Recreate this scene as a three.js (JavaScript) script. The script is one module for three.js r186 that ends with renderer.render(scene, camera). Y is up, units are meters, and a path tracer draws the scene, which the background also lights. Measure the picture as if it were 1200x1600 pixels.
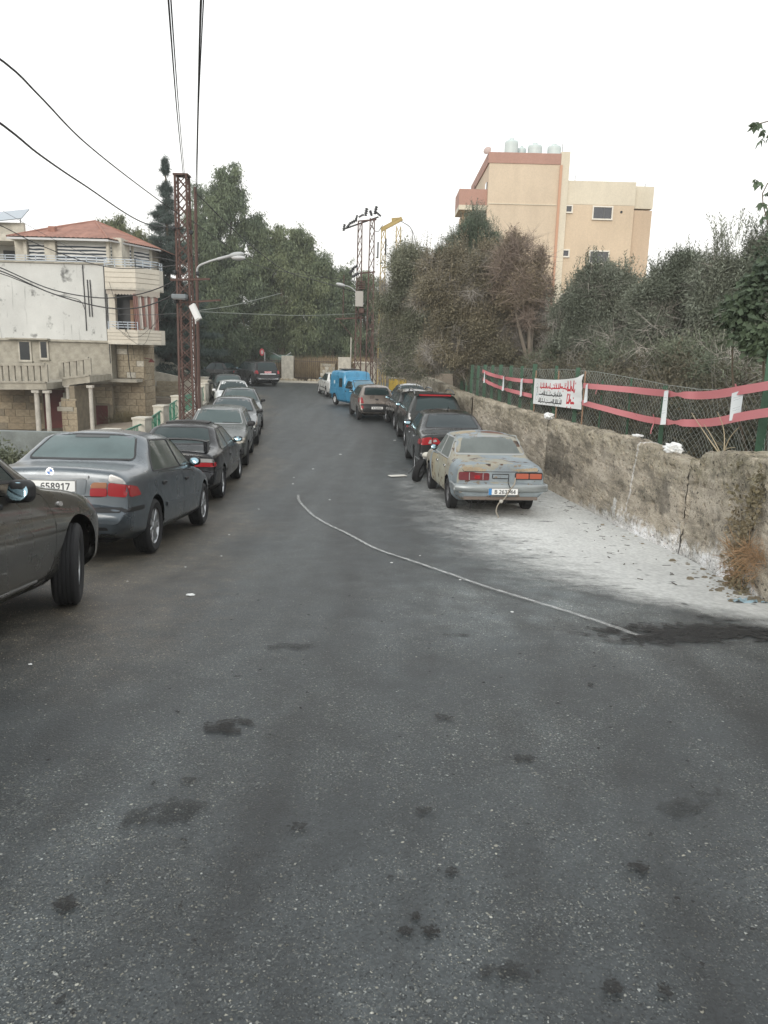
import * as THREE from 'three';
import { mergeGeometries, mergeVertices, toCreasedNormals } from 'three/addons/utils/BufferGeometryUtils.js';
import { RoundedBoxGeometry } from 'three/addons/geometries/RoundedBoxGeometry.js';
import { Brush, Evaluator, SUBTRACTION, INTERSECTION } from 'three-bvh-csg';
import { MeshBVH } from 'three-mesh-bvh';
import { createNoise2D, createNoise3D } from 'simplex-noise';

// ---------------------------------------------------------------- camera, sky, sun, exposure
const scene = new THREE.Scene();
const camera = new THREE.PerspectiveCamera(67.3, 0.75, 0.05, 900);
camera.rotation.order = 'YXZ';
camera.position.set(0, 1.55, 0);
camera.rotation.set(-12.2 * Math.PI / 180, 0, 1.5 * Math.PI / 180);

const renderer = new THREE.WebGLRenderer({ antialias: true });
renderer.toneMapping = THREE.LinearToneMapping;
renderer.toneMappingExposure = 1.3;
renderer.shadowMap.enabled = true;

{ // pale evening overcast: near-even white air, a touch warmer low down
  const W = 64, H = 32, data = new Float32Array(W * H * 4);
  for (let r = 0; r < H; r++) for (let c = 0; c < W; c++) {
    const up = Math.sin(((r + 0.5) / H - 0.5) * Math.PI), k = Math.max(0, up), i = (r * W + c) * 4;
    const lo = [1.06, 1.035, 0.985], hi = [1.03, 1.06, 1.07];
    for (let j = 0; j < 3; j++) data[i + j] = up < -0.05 ? 0.25 : lo[j] + (hi[j] - lo[j]) * Math.min(1, k * 2.5);
    data[i + 3] = 1;
  }
  const t = new THREE.DataTexture(data, W, H, THREE.RGBAFormat, THREE.FloatType);
  t.mapping = THREE.EquirectangularReflectionMapping; t.magFilter = THREE.LinearFilter; t.minFilter = THREE.LinearFilter; t.needsUpdate = true;
  scene.background = t; scene.environment = t;
}
const sun = new THREE.DirectionalLight(new THREE.Color(1.0, 0.94, 0.86), 1.5);
sun.position.set(-30, 32, 82);
sun.target.position.set(0, 0, -20);
sun.castShadow = true; sun.shadow.radius = 44; sun.shadow.mapSize.set(2048, 2048);
Object.assign(sun.shadow.camera, { left: -45, right: 45, top: 45, bottom: -45, near: 1, far: 240 });
scene.add(sun, sun.target);

// ---------------------------------------------------------------- helpers
const { PI, sin, cos, min, max, abs, sqrt, floor, pow, hypot, atan2 } = Math;
const mulberry = (a) => () => { a |= 0; a = (a + 0x6d2b79f5) | 0; let t = Math.imul(a ^ (a >>> 15), 1 | a); t = (t + Math.imul(t ^ (t >>> 7), 61 | t)) ^ t; return ((t ^ (t >>> 14)) >>> 0) / 4294967296; };
const N2 = createNoise2D(mulberry(11)), N3 = createNoise3D(mulberry(12));
const clamp = (x, a = 0, b = 1) => min(b, max(a, x)), lerp = (a, b, t) => a + (b - a) * t;
const sm = (a, b, x) => { const t = clamp((x - a) / (b - a)); return t * t * (3 - 2 * t); };
const fbm = (x, y, o = 4) => { let s = 0, a = 0.5, f = 1; for (let i = 0; i < o; i++) { s += a * N2(x * f, y * f); a *= 0.5; f *= 2.03; } return s; };
const V = (x, y, z) => new THREE.Vector3(x, y, z);
function pchip(xs, ys) { // monotone cubic
  const n = xs.length, d = [], m = [];
  for (let i = 0; i < n - 1; i++) d[i] = (ys[i + 1] - ys[i]) / (xs[i + 1] - xs[i] || 1e-9);
  m[0] = d[0]; m[n - 1] = d[n - 2];
  for (let i = 1; i < n - 1; i++) m[i] = d[i - 1] * d[i] <= 0 ? 0 : 2 / (1 / d[i - 1] + 1 / d[i]);
  return (x) => {
    if (x <= xs[0]) return ys[0]; if (x >= xs[n - 1]) return ys[n - 1];
    let i = 0; while (i < n - 2 && x > xs[i + 1]) i++;
    const h = xs[i + 1] - xs[i], t = (x - xs[i]) / h, t2 = t * t, t3 = t2 * t;
    return (2 * t3 - 3 * t2 + 1) * ys[i] + (t3 - 2 * t2 + t) * h * m[i] + (-2 * t3 + 3 * t2) * ys[i + 1] + (t3 - t2) * h * m[i + 1];
  };
}
const used = {};
function numbered(n) { const k = used[n] = (used[n] ?? -1) + 1; return k ? n + '_' + String(k).padStart(3, '0') : n; }
function shade(o) { o.castShadow = true; o.receiveShadow = true; return o; }
function mesh(name, geo, m, parent) { const o = shade(new THREE.Mesh(geo, m)); o.name = name; parent?.add(o); return o; }
function thing(name, label, category, pos = [0, 0, 0], turn = 0, group) {
  const o = new THREE.Group(); o.name = numbered(name); o.position.set(...pos); o.rotation.y = turn;
  o.userData = { label, category }; if (group) o.userData.group = group; scene.add(o); return o;
}
function one(name, geo, m, label, category, group) { const o = mesh(numbered(name), geo, m, scene); o.userData = { label, category }; if (group) o.userData.group = group; return o; }
function struct(name, geo, m, label) { const o = mesh(numbered(name), geo, m, scene); o.userData.kind = 'structure'; if (label) o.userData.label = label; return o; }
function structGroup(name, label) { const o = new THREE.Group(); o.name = numbered(name); o.userData.kind = 'structure'; if (label) o.userData.label = label; scene.add(o); return o; }
function clean(g) { const h = g.index ? g.toNonIndexed() : g; for (const k of Object.keys(h.attributes)) if (!['position', 'normal', 'uv'].includes(k)) h.deleteAttribute(k); if (!h.attributes.uv) h.setAttribute('uv', new THREE.BufferAttribute(new Float32Array(h.attributes.position.count * 2), 2)); return h; }
const merge = (list) => mergeGeometries(list.map(clean));
const move = (g, x, y, z) => g.translate(x, y, z);
function boxUV(g, s = 1) { // uv in metres, by the face's main direction
  const h = g.index ? g.toNonIndexed() : g, p = h.attributes.position, uv = new Float32Array(p.count * 2), a = V(0, 0, 0), b = V(0, 0, 0), c = V(0, 0, 0), n = V(0, 0, 0);
  for (let i = 0; i < p.count; i += 3) {
    a.fromBufferAttribute(p, i); b.fromBufferAttribute(p, i + 1); c.fromBufferAttribute(p, i + 2);
    n.copy(b).sub(a).cross(c.clone().sub(a)); const x = abs(n.x), y = abs(n.y), z = abs(n.z);
    [a, b, c].forEach((q, k) => { const o = (i + k) * 2; if (y >= x && y >= z) { uv[o] = q.x / s; uv[o + 1] = q.z / s; } else if (x >= z) { uv[o] = q.z / s; uv[o + 1] = q.y / s; } else { uv[o] = q.x / s; uv[o + 1] = q.y / s; } });
  }
  h.setAttribute('uv', new THREE.BufferAttribute(uv, 2)); return h;
}
const box = (w, h, d, x = 0, y = 0, z = 0) => new THREE.BoxGeometry(w, h, d).translate(x, y, z);
const rbox = (w, h, d, x = 0, y = 0, z = 0, r = 0.01, s = 2) => new RoundedBoxGeometry(w, h, d, s, min(r, w / 2.01, h / 2.01, d / 2.01)).translate(x, y, z);
function bar(a, b, r = 0.02, r2 = r, seg = 6) { // round bar from a to b
  const A = V(...a), B = V(...b), L = A.distanceTo(B), g = new THREE.CylinderGeometry(r2, r, L, seg, 1);
  g.applyQuaternion(new THREE.Quaternion().setFromUnitVectors(V(0, 1, 0), B.clone().sub(A).normalize())); return g.translate((A.x + B.x) / 2, (A.y + B.y) / 2, (A.z + B.z) / 2);
}
function sbar(a, b, w = 0.04, t = w) { // square bar
  const A = V(...a), B = V(...b), L = A.distanceTo(B), g = new THREE.BoxGeometry(w, L, t);
  g.applyQuaternion(new THREE.Quaternion().setFromUnitVectors(V(0, 1, 0), B.clone().sub(A).normalize())); return g.translate((A.x + B.x) / 2, (A.y + B.y) / 2, (A.z + B.z) / 2);
}
const tube = (pts, r, n = 20, seg = 6) => new THREE.TubeGeometry(new THREE.CatmullRomCurve3(pts.map((p) => V(...p))), n, r, seg);
const shapeOf = (pts) => new THREE.Shape(pts.map((p) => new THREE.Vector2(p[0], p[1])));
const extr = (pts, depth, bevel = 0) => new THREE.ExtrudeGeometry(shapeOf(pts), { depth, bevelEnabled: bevel > 0, bevelSize: bevel, bevelThickness: bevel, bevelSegments: 1, steps: 1 });
function grid(nu, nv, fn, uvf) { // a sheet of (nu+1)x(nv+1) points
  const p = [], u = [], ix = [];
  for (let j = 0; j <= nv; j++) for (let i = 0; i <= nu; i++) { const q = fn(i / nu, j / nv, i, j); p.push(q[0], q[1], q[2]); const w = uvf ? uvf(i / nu, j / nv, q) : [i / nu, j / nv]; u.push(w[0], w[1]); }
  for (let j = 0; j < nv; j++) for (let i = 0; i < nu; i++) { const a = j * (nu + 1) + i, b = a + 1, c = a + nu + 1, d = c + 1; ix.push(a, b, d, a, d, c); }
  const g = new THREE.BufferGeometry(); g.setAttribute('position', new THREE.Float32BufferAttribute(p, 3)); g.setAttribute('uv', new THREE.Float32BufferAttribute(u, 2)); g.setIndex(ix); g.computeVertexNormals(); return g;
}
function dataTex(W, H, fn, srgb = true, rx = 1, ry = 1) {
  const d = new Uint8Array(W * H * 4);
  for (let y = 0; y < H; y++) for (let x = 0; x < W; x++) { const c = fn(x, y, x / W, y / H), i = (y * W + x) * 4; d[i] = clamp(c[0]) * 255; d[i + 1] = clamp(c[1]) * 255; d[i + 2] = clamp(c[2]) * 255; d[i + 3] = c[3] === undefined ? 255 : clamp(c[3]) * 255; }
  const t = new THREE.DataTexture(d, W, H, THREE.RGBAFormat); t.wrapS = t.wrapT = THREE.RepeatWrapping; t.magFilter = THREE.LinearFilter; t.minFilter = THREE.LinearMipmapLinearFilter; t.generateMipmaps = true;
  if (srgb) t.colorSpace = THREE.SRGBColorSpace; t.repeat.set(rx, ry); t.needsUpdate = true; return t;
}
function canvasTex(W, H, draw) { const c = document.createElement('canvas'); c.width = W; c.height = H; draw(c.getContext('2d'), W, H); const t = new THREE.CanvasTexture(c); t.colorSpace = THREE.SRGBColorSpace; t.wrapS = t.wrapT = THREE.RepeatWrapping; return t; }
// tiling noise: sums of periodic lattice noise
function tileNoise(seed) {
  const P = 512, tab = new Float32Array(P * P), r = mulberry(seed); for (let i = 0; i < P * P; i++) tab[i] = r();
  return (x, y, per) => { // per = period in cells
    const xi = floor(x), yi = floor(y), fx = x - xi, fy = y - yi, u = fx * fx * (3 - 2 * fx), v = fy * fy * (3 - 2 * fy);
    const g = (a, b) => tab[(((b % per) + per) % per) * P + (((a % per) + per) % per)];
    return lerp(lerp(g(xi, yi), g(xi + 1, yi), u), lerp(g(xi, yi + 1), g(xi + 1, yi + 1), u), v);
  };
}
const TN = tileNoise(5);
const tfbm = (u, v, base, oct = 4) => { let s = 0, a = 0.5, p = base, n = 0; for (let i = 0; i < oct && p <= 512; i++) { s += a * TN(u * p + 17 * i, v * p + 31 * i, p); n += a; a *= 0.55; p *= 2; } return s / n; };
const lin = (r, g, b) => new THREE.Color().setRGB(r, g, b);
const std = (c, rough = 0.8, o = {}) => new THREE.MeshStandardMaterial({ color: Array.isArray(c) ? lin(...c) : c, roughness: rough, side: THREE.DoubleSide, ...o });
const phys = (c, rough = 0.5, o = {}) => new THREE.MeshPhysicalMaterial({ color: Array.isArray(c) ? lin(...c) : c, roughness: rough, side: THREE.DoubleSide, ...o });

// ground level along the street: steep at first, then levelling out
const road_y = pchip([-40, -3, 0, 3, 6, 9.8, 14, 20, 30, 45, 60, 120], [0.5, 0.05, 0, -0.12, -0.48, -1.03, -1.36, -1.53, -1.60, -1.56, -1.5, -1.5]);
// ---------------------------------------------------------------- vehicles
const evaluator = new Evaluator(); evaluator.attributes = ['position', 'normal']; evaluator.useGroups = false;
const dirtTex = dataTex(512, 512, (x, y, u, v) => { const n = tfbm(u, v, 6, 6), f = TN(u * 512, v * 512, 512), k = clamp(0.87 + 0.2 * n - (f > 0.985 ? 0.12 : 0)); return [k, k * 0.995, k * 0.98]; });
const roughTex = dataTex(512, 512, (x, y, u, v) => { const n = tfbm(u, v, 5, 6), k = clamp(0.3 + 0.65 * n); return [k, k, k]; }, false);
const paint = (c, o = {}) => phys(c, 0.5, { metalness: 0.35, clearcoat: 0.8, clearcoatRoughness: 0.12, map: dirtTex, roughnessMap: roughTex, ...o });
const M = {
  glass: phys([0.018, 0.032, 0.033], 0.2, { ior: 1.5, specularIntensity: 0.7 }),
  glassDusty: phys([0.075, 0.115, 0.12], 0.3, { map: dirtTex }),
  trim: std([0.012, 0.012, 0.013], 0.55), rubber: std([0.014, 0.014, 0.015], 0.85), under: std([0.01, 0.01, 0.01], 1),
  chrome: std([0.62, 0.63, 0.64], 0.22, { metalness: 1 }), alloy: std([0.42, 0.43, 0.44], 0.35, { metalness: 0.85 }), steelRim: std([0.16, 0.16, 0.165], 0.6, { metalness: 0.4 }),
  red: phys([0.3, 0.012, 0.017], 0.25, { clearcoat: 0.4, clearcoatRoughness: 0.1, specularIntensity: 0.6 }), redDark: phys([0.13, 0.012, 0.018], 0.3, { clearcoat: 0.6 }), orange: phys([0.36, 0.085, 0.045], 0.45), amber: phys([0.3, 0.12, 0.05], 0.2, { clearcoat: 1 }),
  clear: phys([0.38, 0.37, 0.36], 0.15, { clearcoat: 0.6, metalness: 0.2 }), head: phys([0.55, 0.54, 0.48], 0.12, { clearcoat: 1, metalness: 0.3 }),
  plateW: std([0.72, 0.72, 0.7], 0.5), plateR: std([0.55, 0.03, 0.06], 0.5), ink: std([0.015, 0.015, 0.02], 0.6), plateBlue: std([0.05, 0.2, 0.42], 0.5), mirrorGlass: std([0.34, 0.48, 0.54], 0.08, { metalness: 1 }),
};
// one station of a body: x, yb wb (floor), wl yl (sill), wm ym (widest), ws ys (shoulder), wt yt (roof edge or hood edge), yc (centre line)
const KEYS = ['x', 'yb', 'wb', 'yl', 'wl', 'ym', 'wm', 'ys', 'ws', 'yt', 'wt', 'yc'];
function sectionPts(s, R) {
  const P = [[0, s.yb], [s.wb, s.yb], [s.wl, s.yl], [s.wm, s.ym], [s.ws, s.ys], [s.wt, s.yt], [0, s.yc]], out = [[0, s.yb]];
  for (let i = 1; i < 6; i++) {
    const a = P[i - 1], p = P[i], b = P[i + 1], r = R[i - 1], la = hypot(p[0] - a[0], p[1] - a[1]), lb = hypot(b[0] - p[0], b[1] - p[1]);
    const ra = min(r, la * 0.47) / (la || 1), rb = min(r, lb * 0.47) / (lb || 1), A = [lerp(p[0], a[0], ra), lerp(p[1], a[1], ra)], B = [lerp(p[0], b[0], rb), lerp(p[1], b[1], rb)];
    for (let k = 0; k <= 4; k++) { const t = k / 4, u = 1 - t; out.push([u * u * A[0] + 2 * u * t * p[0] + t * t * B[0], u * u * A[1] + 2 * u * t * p[1] + t * t * B[1]]); }
    if (i === 5) { for (const t of [0.33, 0.66]) { const w = B[0] * (1 - t); out.push([w, lerp(B[1], s.yc, 1 - (1 - t) * (1 - t))]); } }
  }
  out.push([0, s.yc]); return out;
}
function bodyGeometry(st, R = [0.03, 0.05, 0.25, 0.06, 0.12], sub = 4) {
  const n = st.length, idx = st.map((_, i) => i), f = {}; for (const k of KEYS) f[k] = pchip(idx, st.map((s) => s[k]));
  const rows = []; for (let i = 0; i < n - 1; i++) for (let j = 0; j < sub; j++) rows.push(i + j / sub); rows.push(n - 1);
  const pos = [], ring = []; let m = 0;
  rows.forEach((t) => {
    const s = {}; for (const k of KEYS) s[k] = f[k](t);
    const h = sectionPts(s, R), full = [...h.map(([w, y]) => [s.x, y, w]), ...h.slice(1, -1).reverse().map(([w, y]) => [s.x, y, -w])];
    m = full.length; ring.push(full);
  });
  const ix = []; ring.forEach((r) => r.forEach((p) => pos.push(...p)));
  for (let i = 0; i < ring.length - 1; i++) for (let j = 0; j < m; j++) { const a = i * m + j, b = i * m + (j + 1) % m, c = a + m, d = b + m; ix.push(a, b, d, a, d, c); }
  for (const [r, flip] of [[0, 0], [ring.length - 1, 1]]) {
    const c = pos.length / 3, q = ring[r]; let y = 0; q.forEach((p) => y += p[1] / m); pos.push(q[0][0], y, 0);
    for (let j = 0; j < m; j++) { const a = r * m + j, b = r * m + (j + 1) % m; flip ? ix.push(c, a, b) : ix.push(c, b, a); }
  }
  const g = new THREE.BufferGeometry(); g.setAttribute('position', new THREE.Float32BufferAttribute(pos, 3)); g.setIndex(ix); g.computeVertexNormals(); return g;
}
class Caster {
  constructor(g) { const c = new THREE.BufferGeometry(); c.setAttribute('position', g.attributes.position.clone()); if (g.index) c.setIndex(g.index.clone()); this.bvh = new MeshBVH(c); this.ray = new THREE.Ray(); }
  hit(o, d) { this.ray.origin.copy(o); this.ray.direction.copy(d); return this.bvh.raycastFirst(this.ray, THREE.DoubleSide); }
}
function roundPoly(pts, r = 0.03, n = 3) {
  const out = [], N = pts.length;
  pts.forEach((p, i) => {
    const a = pts[(i + N - 1) % N], b = pts[(i + 1) % N], rr = p[2] ?? r, la = hypot(p[0] - a[0], p[1] - a[1]), lb = hypot(b[0] - p[0], b[1] - p[1]), ra = min(rr, la * 0.45) / la, rb = min(rr, lb * 0.45) / lb;
    const A = [lerp(p[0], a[0], ra), lerp(p[1], a[1], ra)], B = [lerp(p[0], b[0], rb), lerp(p[1], b[1], rb)];
    for (let k = 0; k <= n; k++) { const t = k / n, u = 1 - t; out.push([u * u * A[0] + 2 * u * t * p[0] + t * t * B[0], u * u * A[1] + 2 * u * t * p[1] + t * t * B[1]]); }
  });
  return out;
}
function densify(pts, step = 0.08) { const o = []; pts.forEach((p, i) => { const b = pts[(i + 1) % pts.length], n = max(1, Math.ceil(hypot(b[0] - p[0], b[1] - p[1]) / step)); for (let k = 0; k < n; k++) o.push([lerp(p[0], b[0], k / n), lerp(p[1], b[1], k / n)]); }); return o; }
// A plate laid on the body: an outline drawn in side view [x, y] or end view [z, y], cast onto the shell, raised by `off`, with a skirt into it
function panel(caster, view, outline, off = 0.004, skirt = 0.02, rings = 5) {
  const dir = { right: V(0, 0, -1), left: V(0, 0, 1), rear: V(1, 0, 0), front: V(-1, 0, 0), top: V(0, -1, 0) }[view], pts = densify(outline);
  const put = (a, b) => view === 'right' ? V(a, b, 3) : view === 'left' ? V(a, b, -3) : view === 'rear' ? V(-6, b, a) : view === 'front' ? V(6, b, a) : V(a, 4, b);
  let cx = 0, cy = 0; pts.forEach((p) => { cx += p[0] / pts.length; cy += p[1] / pts.length; });
  const N = pts.length, pos = [], ix = []; let last = null;
  const cast = (a, b, up) => { const o = put(a, b), h = caster.hit(o, dir); const dist = h ? h.distance : (last ?? 4); last = dist; return o.addScaledVector(dir, dist - up).toArray(); };
  pos.push(...cast(cx, cy, off));
  for (let r = 1; r <= rings; r++) for (const p of pts) { const t = r / rings; pos.push(...cast(lerp(cx, p[0], t), lerp(cy, p[1], t), off)); }
  for (let k = 0; k < N; k++) { const b = (1 + (rings - 1) * N + k) * 3; pos.push(pos[b] + dir.x * skirt, pos[b + 1] + dir.y * skirt, pos[b + 2] + dir.z * skirt); }
  for (let k = 0; k < N; k++) ix.push(0, 1 + k, 1 + (k + 1) % N);
  for (let r = 0; r < rings - 1; r++) for (let k = 0; k < N; k++) { const a = 1 + r * N + k, b = 1 + r * N + (k + 1) % N; ix.push(a, a + N, b + N, a, b + N, b); }
  const g = new THREE.BufferGeometry(); g.setAttribute('position', new THREE.Float32BufferAttribute(pos, 3)); g.setIndex(ix); g.computeVertexNormals();
  const nrm = g.attributes.normal, a = V(nrm.getX(0), nrm.getY(0), nrm.getZ(0)); if (a.dot(dir) > 0) { const i2 = g.index.array; for (let i = 0; i < i2.length; i += 3) { const t = i2[i]; i2[i] = i2[i + 1]; i2[i + 1] = t; } g.computeVertexNormals(); }
  const sk = []; for (let k = 0; k < N; k++) { const a1 = 1 + (rings - 1) * N + k, b1 = 1 + (rings - 1) * N + (k + 1) % N, c1 = 1 + rings * N + k, d1 = 1 + rings * N + (k + 1) % N; sk.push(a1, c1, d1, a1, d1, b1); }
  // skirt on its own points so that its shading stays crisp
  const sp = []; sk.forEach((i) => sp.push(pos[i * 3], pos[i * 3 + 1], pos[i * 3 + 2])); const g2 = new THREE.BufferGeometry(); g2.setAttribute('position', new THREE.Float32BufferAttribute(sp, 3)); g2.computeVertexNormals();
  return boxUV(merge([g, g2]));
}
// a closed line laid on the body as a raised or dark band
function band(caster, view, path, w, off = 0.004, closed = false) {
  const dir = { right: V(0, 0, -1), left: V(0, 0, 1), rear: V(1, 0, 0), front: V(-1, 0, 0), top: V(0, -1, 0) }[view];
  const put = (a, b) => view === 'right' ? V(a, b, 3) : view === 'left' ? V(a, b, -3) : view === 'rear' ? V(-6, b, a) : view === 'front' ? V(6, b, a) : V(a, 4, b);
  const pts = []; for (let i = 0; i < path.length - (closed ? 0 : 1); i++) { const p = path[i], b = path[(i + 1) % path.length], n = max(1, Math.ceil(hypot(b[0] - p[0], b[1] - p[1]) / 0.06)); for (let k = 0; k < n; k++) pts.push([lerp(p[0], b[0], k / n), lerp(p[1], b[1], k / n)]); } if (!closed) pts.push(path[path.length - 1]);
  const pos = [], ix = [], N = pts.length; let last = 4;
  pts.forEach((p, i) => {
    const a = pts[closed ? (i + N - 1) % N : max(0, i - 1)], b = pts[closed ? (i + 1) % N : min(N - 1, i + 1)], L = hypot(b[0] - a[0], b[1] - a[1]) || 1, nx = -(b[1] - a[1]) / L * w / 2, ny = (b[0] - a[0]) / L * w / 2;
    for (const [s, up] of [[1, -0.01], [1, off], [-1, off], [-1, -0.01]]) { const o = put(p[0] + nx * s, p[1] + ny * s), h = caster.hit(o, dir), t = h ? h.distance : last; last = t; pos.push(...o.addScaledVector(dir, t - up).toArray()); }
  });
  for (let i = 0; i < (closed ? N : N - 1); i++) for (let k = 0; k < 3; k++) { const a = i * 4 + k, c = ((i + 1) % N) * 4 + k; ix.push(a, a + 1, c + 1, a, c + 1, c); }
  const g = new THREE.BufferGeometry(); g.setAttribute('position', new THREE.Float32BufferAttribute(pos, 3)); g.setIndex(ix); return toCreasedNormals(g, 0.5);
}
const tyreCache = {};
function tyreGeo(R, w, rimR) {
  const k = [R, w, rimR].join(); if (tyreCache[k]) return tyreCache[k];
  const h = w / 2, p = [[rimR - 0.02, -h * 0.8], [rimR, -h * 0.92], [rimR + (R - rimR) * 0.55, -h * 1.03], [R - 0.018, -h * 0.92], [R - 0.004, -h * 0.76]];
  for (let i = -2; i <= 2; i++) { const c = i * h * 0.3; p.push([R, c - h * 0.1], [R, c + h * 0.1]); if (i < 2) p.push([R - 0.008, c + h * 0.11], [R - 0.008, c + h * 0.19]); }
  p.push([R - 0.004, h * 0.76], [R - 0.018, h * 0.92], [rimR + (R - rimR) * 0.55, h * 1.03], [rimR, h * 0.92], [rimR - 0.02, h * 0.8]);
  const g = new THREE.LatheGeometry(p.map((q) => new THREE.Vector2(q[0], q[1])), 40).rotateX(PI / 2); return tyreCache[k] = toCreasedNormals(g, 0.6);
}
const rimCache = {};
function rimGeo(r, w, kind) { // outer face towards +z
  const k = [r, w, kind].join(); if (rimCache[k]) return rimCache[k];
  const h = w / 2, L = [];
  L.push(new THREE.LatheGeometry([[r - 0.012, -h * 0.9], [r - 0.03, -h * 0.5], [r - 0.035, h * 0.4], [r - 0.015, h * 0.8], [r + 0.004, h * 0.9], [r + 0.006, h * 0.8]].map((q) => new THREE.Vector2(...q)), 32).rotateX(PI / 2));
  const spoke = (a, w0, w1, z = h * 0.55) => { const s = extr([[0.03, -w0], [r - 0.02, -w1], [r - 0.02, w1], [0.03, w0]], 0.03, 0.006); s.translate(0, 0, z - 0.02); L.push(s.rotateZ(a)); };
  if (kind === 'five') for (let i = 0; i < 5; i++) spoke(i * PI * 0.4, 0.03, 0.03);
  else if (kind === 'star') for (let i = 0; i < 10; i++) spoke(i * PI * 0.2 + (i % 2 ? 0.1 : -0.1), 0.014, 0.012);
  else if (kind === 'vspoke') for (let i = 0; i < 7; i++) { spoke(i * PI * 2 / 7 + 0.11, 0.016, 0.013); spoke(i * PI * 2 / 7 - 0.11, 0.016, 0.013); }
  else { // pressed steel disc with holes round it
    const s = new THREE.Shape(); s.absarc(0, 0, r - 0.02, 0, PI * 2); for (let i = 0; i < 8; i++) { const q = new THREE.Path(); q.absellipse(cos(i * PI / 4) * r * 0.72, sin(i * PI / 4) * r * 0.72, r * 0.1, r * 0.1, 0, PI * 2); s.holes.push(q); }
    L.push(new THREE.ExtrudeGeometry(s, { depth: 0.012, bevelEnabled: false, curveSegments: 20 }).translate(0, 0, h * 0.35));
  }
  L.push(new THREE.CylinderGeometry(0.05, 0.06, 0.05, 16).rotateX(PI / 2).translate(0, 0, h * 0.55));
  return rimCache[k] = merge(L);
}
const discGeo = {};
function addWheel(parent, x, z, R, w, rimR, kind, mat, steer = 0) {
  const side = z > 0 ? 1 : -1, g = new THREE.Group(); g.name = 'wheel'; g.position.set(x, R, z); g.rotation.y = (side > 0 ? 0 : PI) + steer; parent.add(g);
  mesh('tyre', tyreGeo(R, w, rimR), M.rubber, g); mesh('rim', rimGeo(rimR, w, kind), mat, g);
  const k = rimR + ',' + w; discGeo[k] ??= new THREE.CylinderGeometry(rimR - 0.03, rimR - 0.03, 0.02, 24).rotateX(PI / 2).translate(0, 0, -w * 0.1); mesh('brake_disc', discGeo[k], M.under, g);
  return g;
}
function plateTexture(text, blue, W = 512, H = 110, red = false) {
  return canvasTex(W, H, (c) => {
    c.fillStyle = red ? '#c0283c' : '#dedfdd'; c.fillRect(0, 0, W, H); c.strokeStyle = red ? '#e8d8d8' : '#333'; c.lineWidth = 6; c.strokeRect(4, 4, W - 8, H - 8);
    let x0 = 10; if (blue) { c.fillStyle = '#3f7fb8'; c.fillRect(4, 4, 54, H - 8); x0 = 58; }
    c.fillStyle = red ? '#f2e4e4' : '#1c1f24'; c.font = 'bold 88px sans-serif'; c.textAlign = 'center'; c.textBaseline = 'middle'; c.fillText(text, (x0 + W) / 2, H / 2 + 3, W - x0 - 24);
  });
}
function plateMesh(parent, x, y, z, w, h, tex, facing, tilt = 0) { // facing -1 rear, 1 front
  const g = new THREE.BoxGeometry(0.008, h, w); const uv = g.attributes.uv; // texture on the two big faces
  const o = mesh('license_plate', g, [0, 1].map(() => new THREE.MeshStandardMaterial({ map: tex, roughness: 0.5 })).concat([M.plateW, M.plateW, M.plateW, M.plateW]), parent); o.position.set(x, y, z); o.rotation.z = tilt; return o;
}
function cutProfile(pts, z0, z1, grow = 0) { // prism from an outline in side view between z0 and z1
  let cx = 0, cy = 0; pts.forEach((p) => { cx += p[0] / pts.length; cy += p[1] / pts.length; });
  const q = grow ? pts.map((p, i) => { const a = pts[(i + pts.length - 1) % pts.length], b = pts[(i + 1) % pts.length], tx = b[0] - a[0], ty = b[1] - a[1], L = hypot(tx, ty) || 1; let nx = ty / L, ny = -tx / L; if (nx * (p[0] - cx) + ny * (p[1] - cy) < 0) { nx = -nx; ny = -ny; } return [p[0] + nx * grow, p[1] + ny * grow]; }) : pts;
  const g = new THREE.ExtrudeGeometry(shapeOf(q), { depth: z1 - z0, bevelEnabled: false }); g.translate(0, 0, z0); g.deleteAttribute('uv'); return g;
}
const csg = (a, b, op) => { const A = new Brush(a), B = new Brush(b); A.updateMatrixWorld(); B.updateMatrixWorld(); const r = evaluator.evaluate(A, B, op); return r.geometry; };

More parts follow.
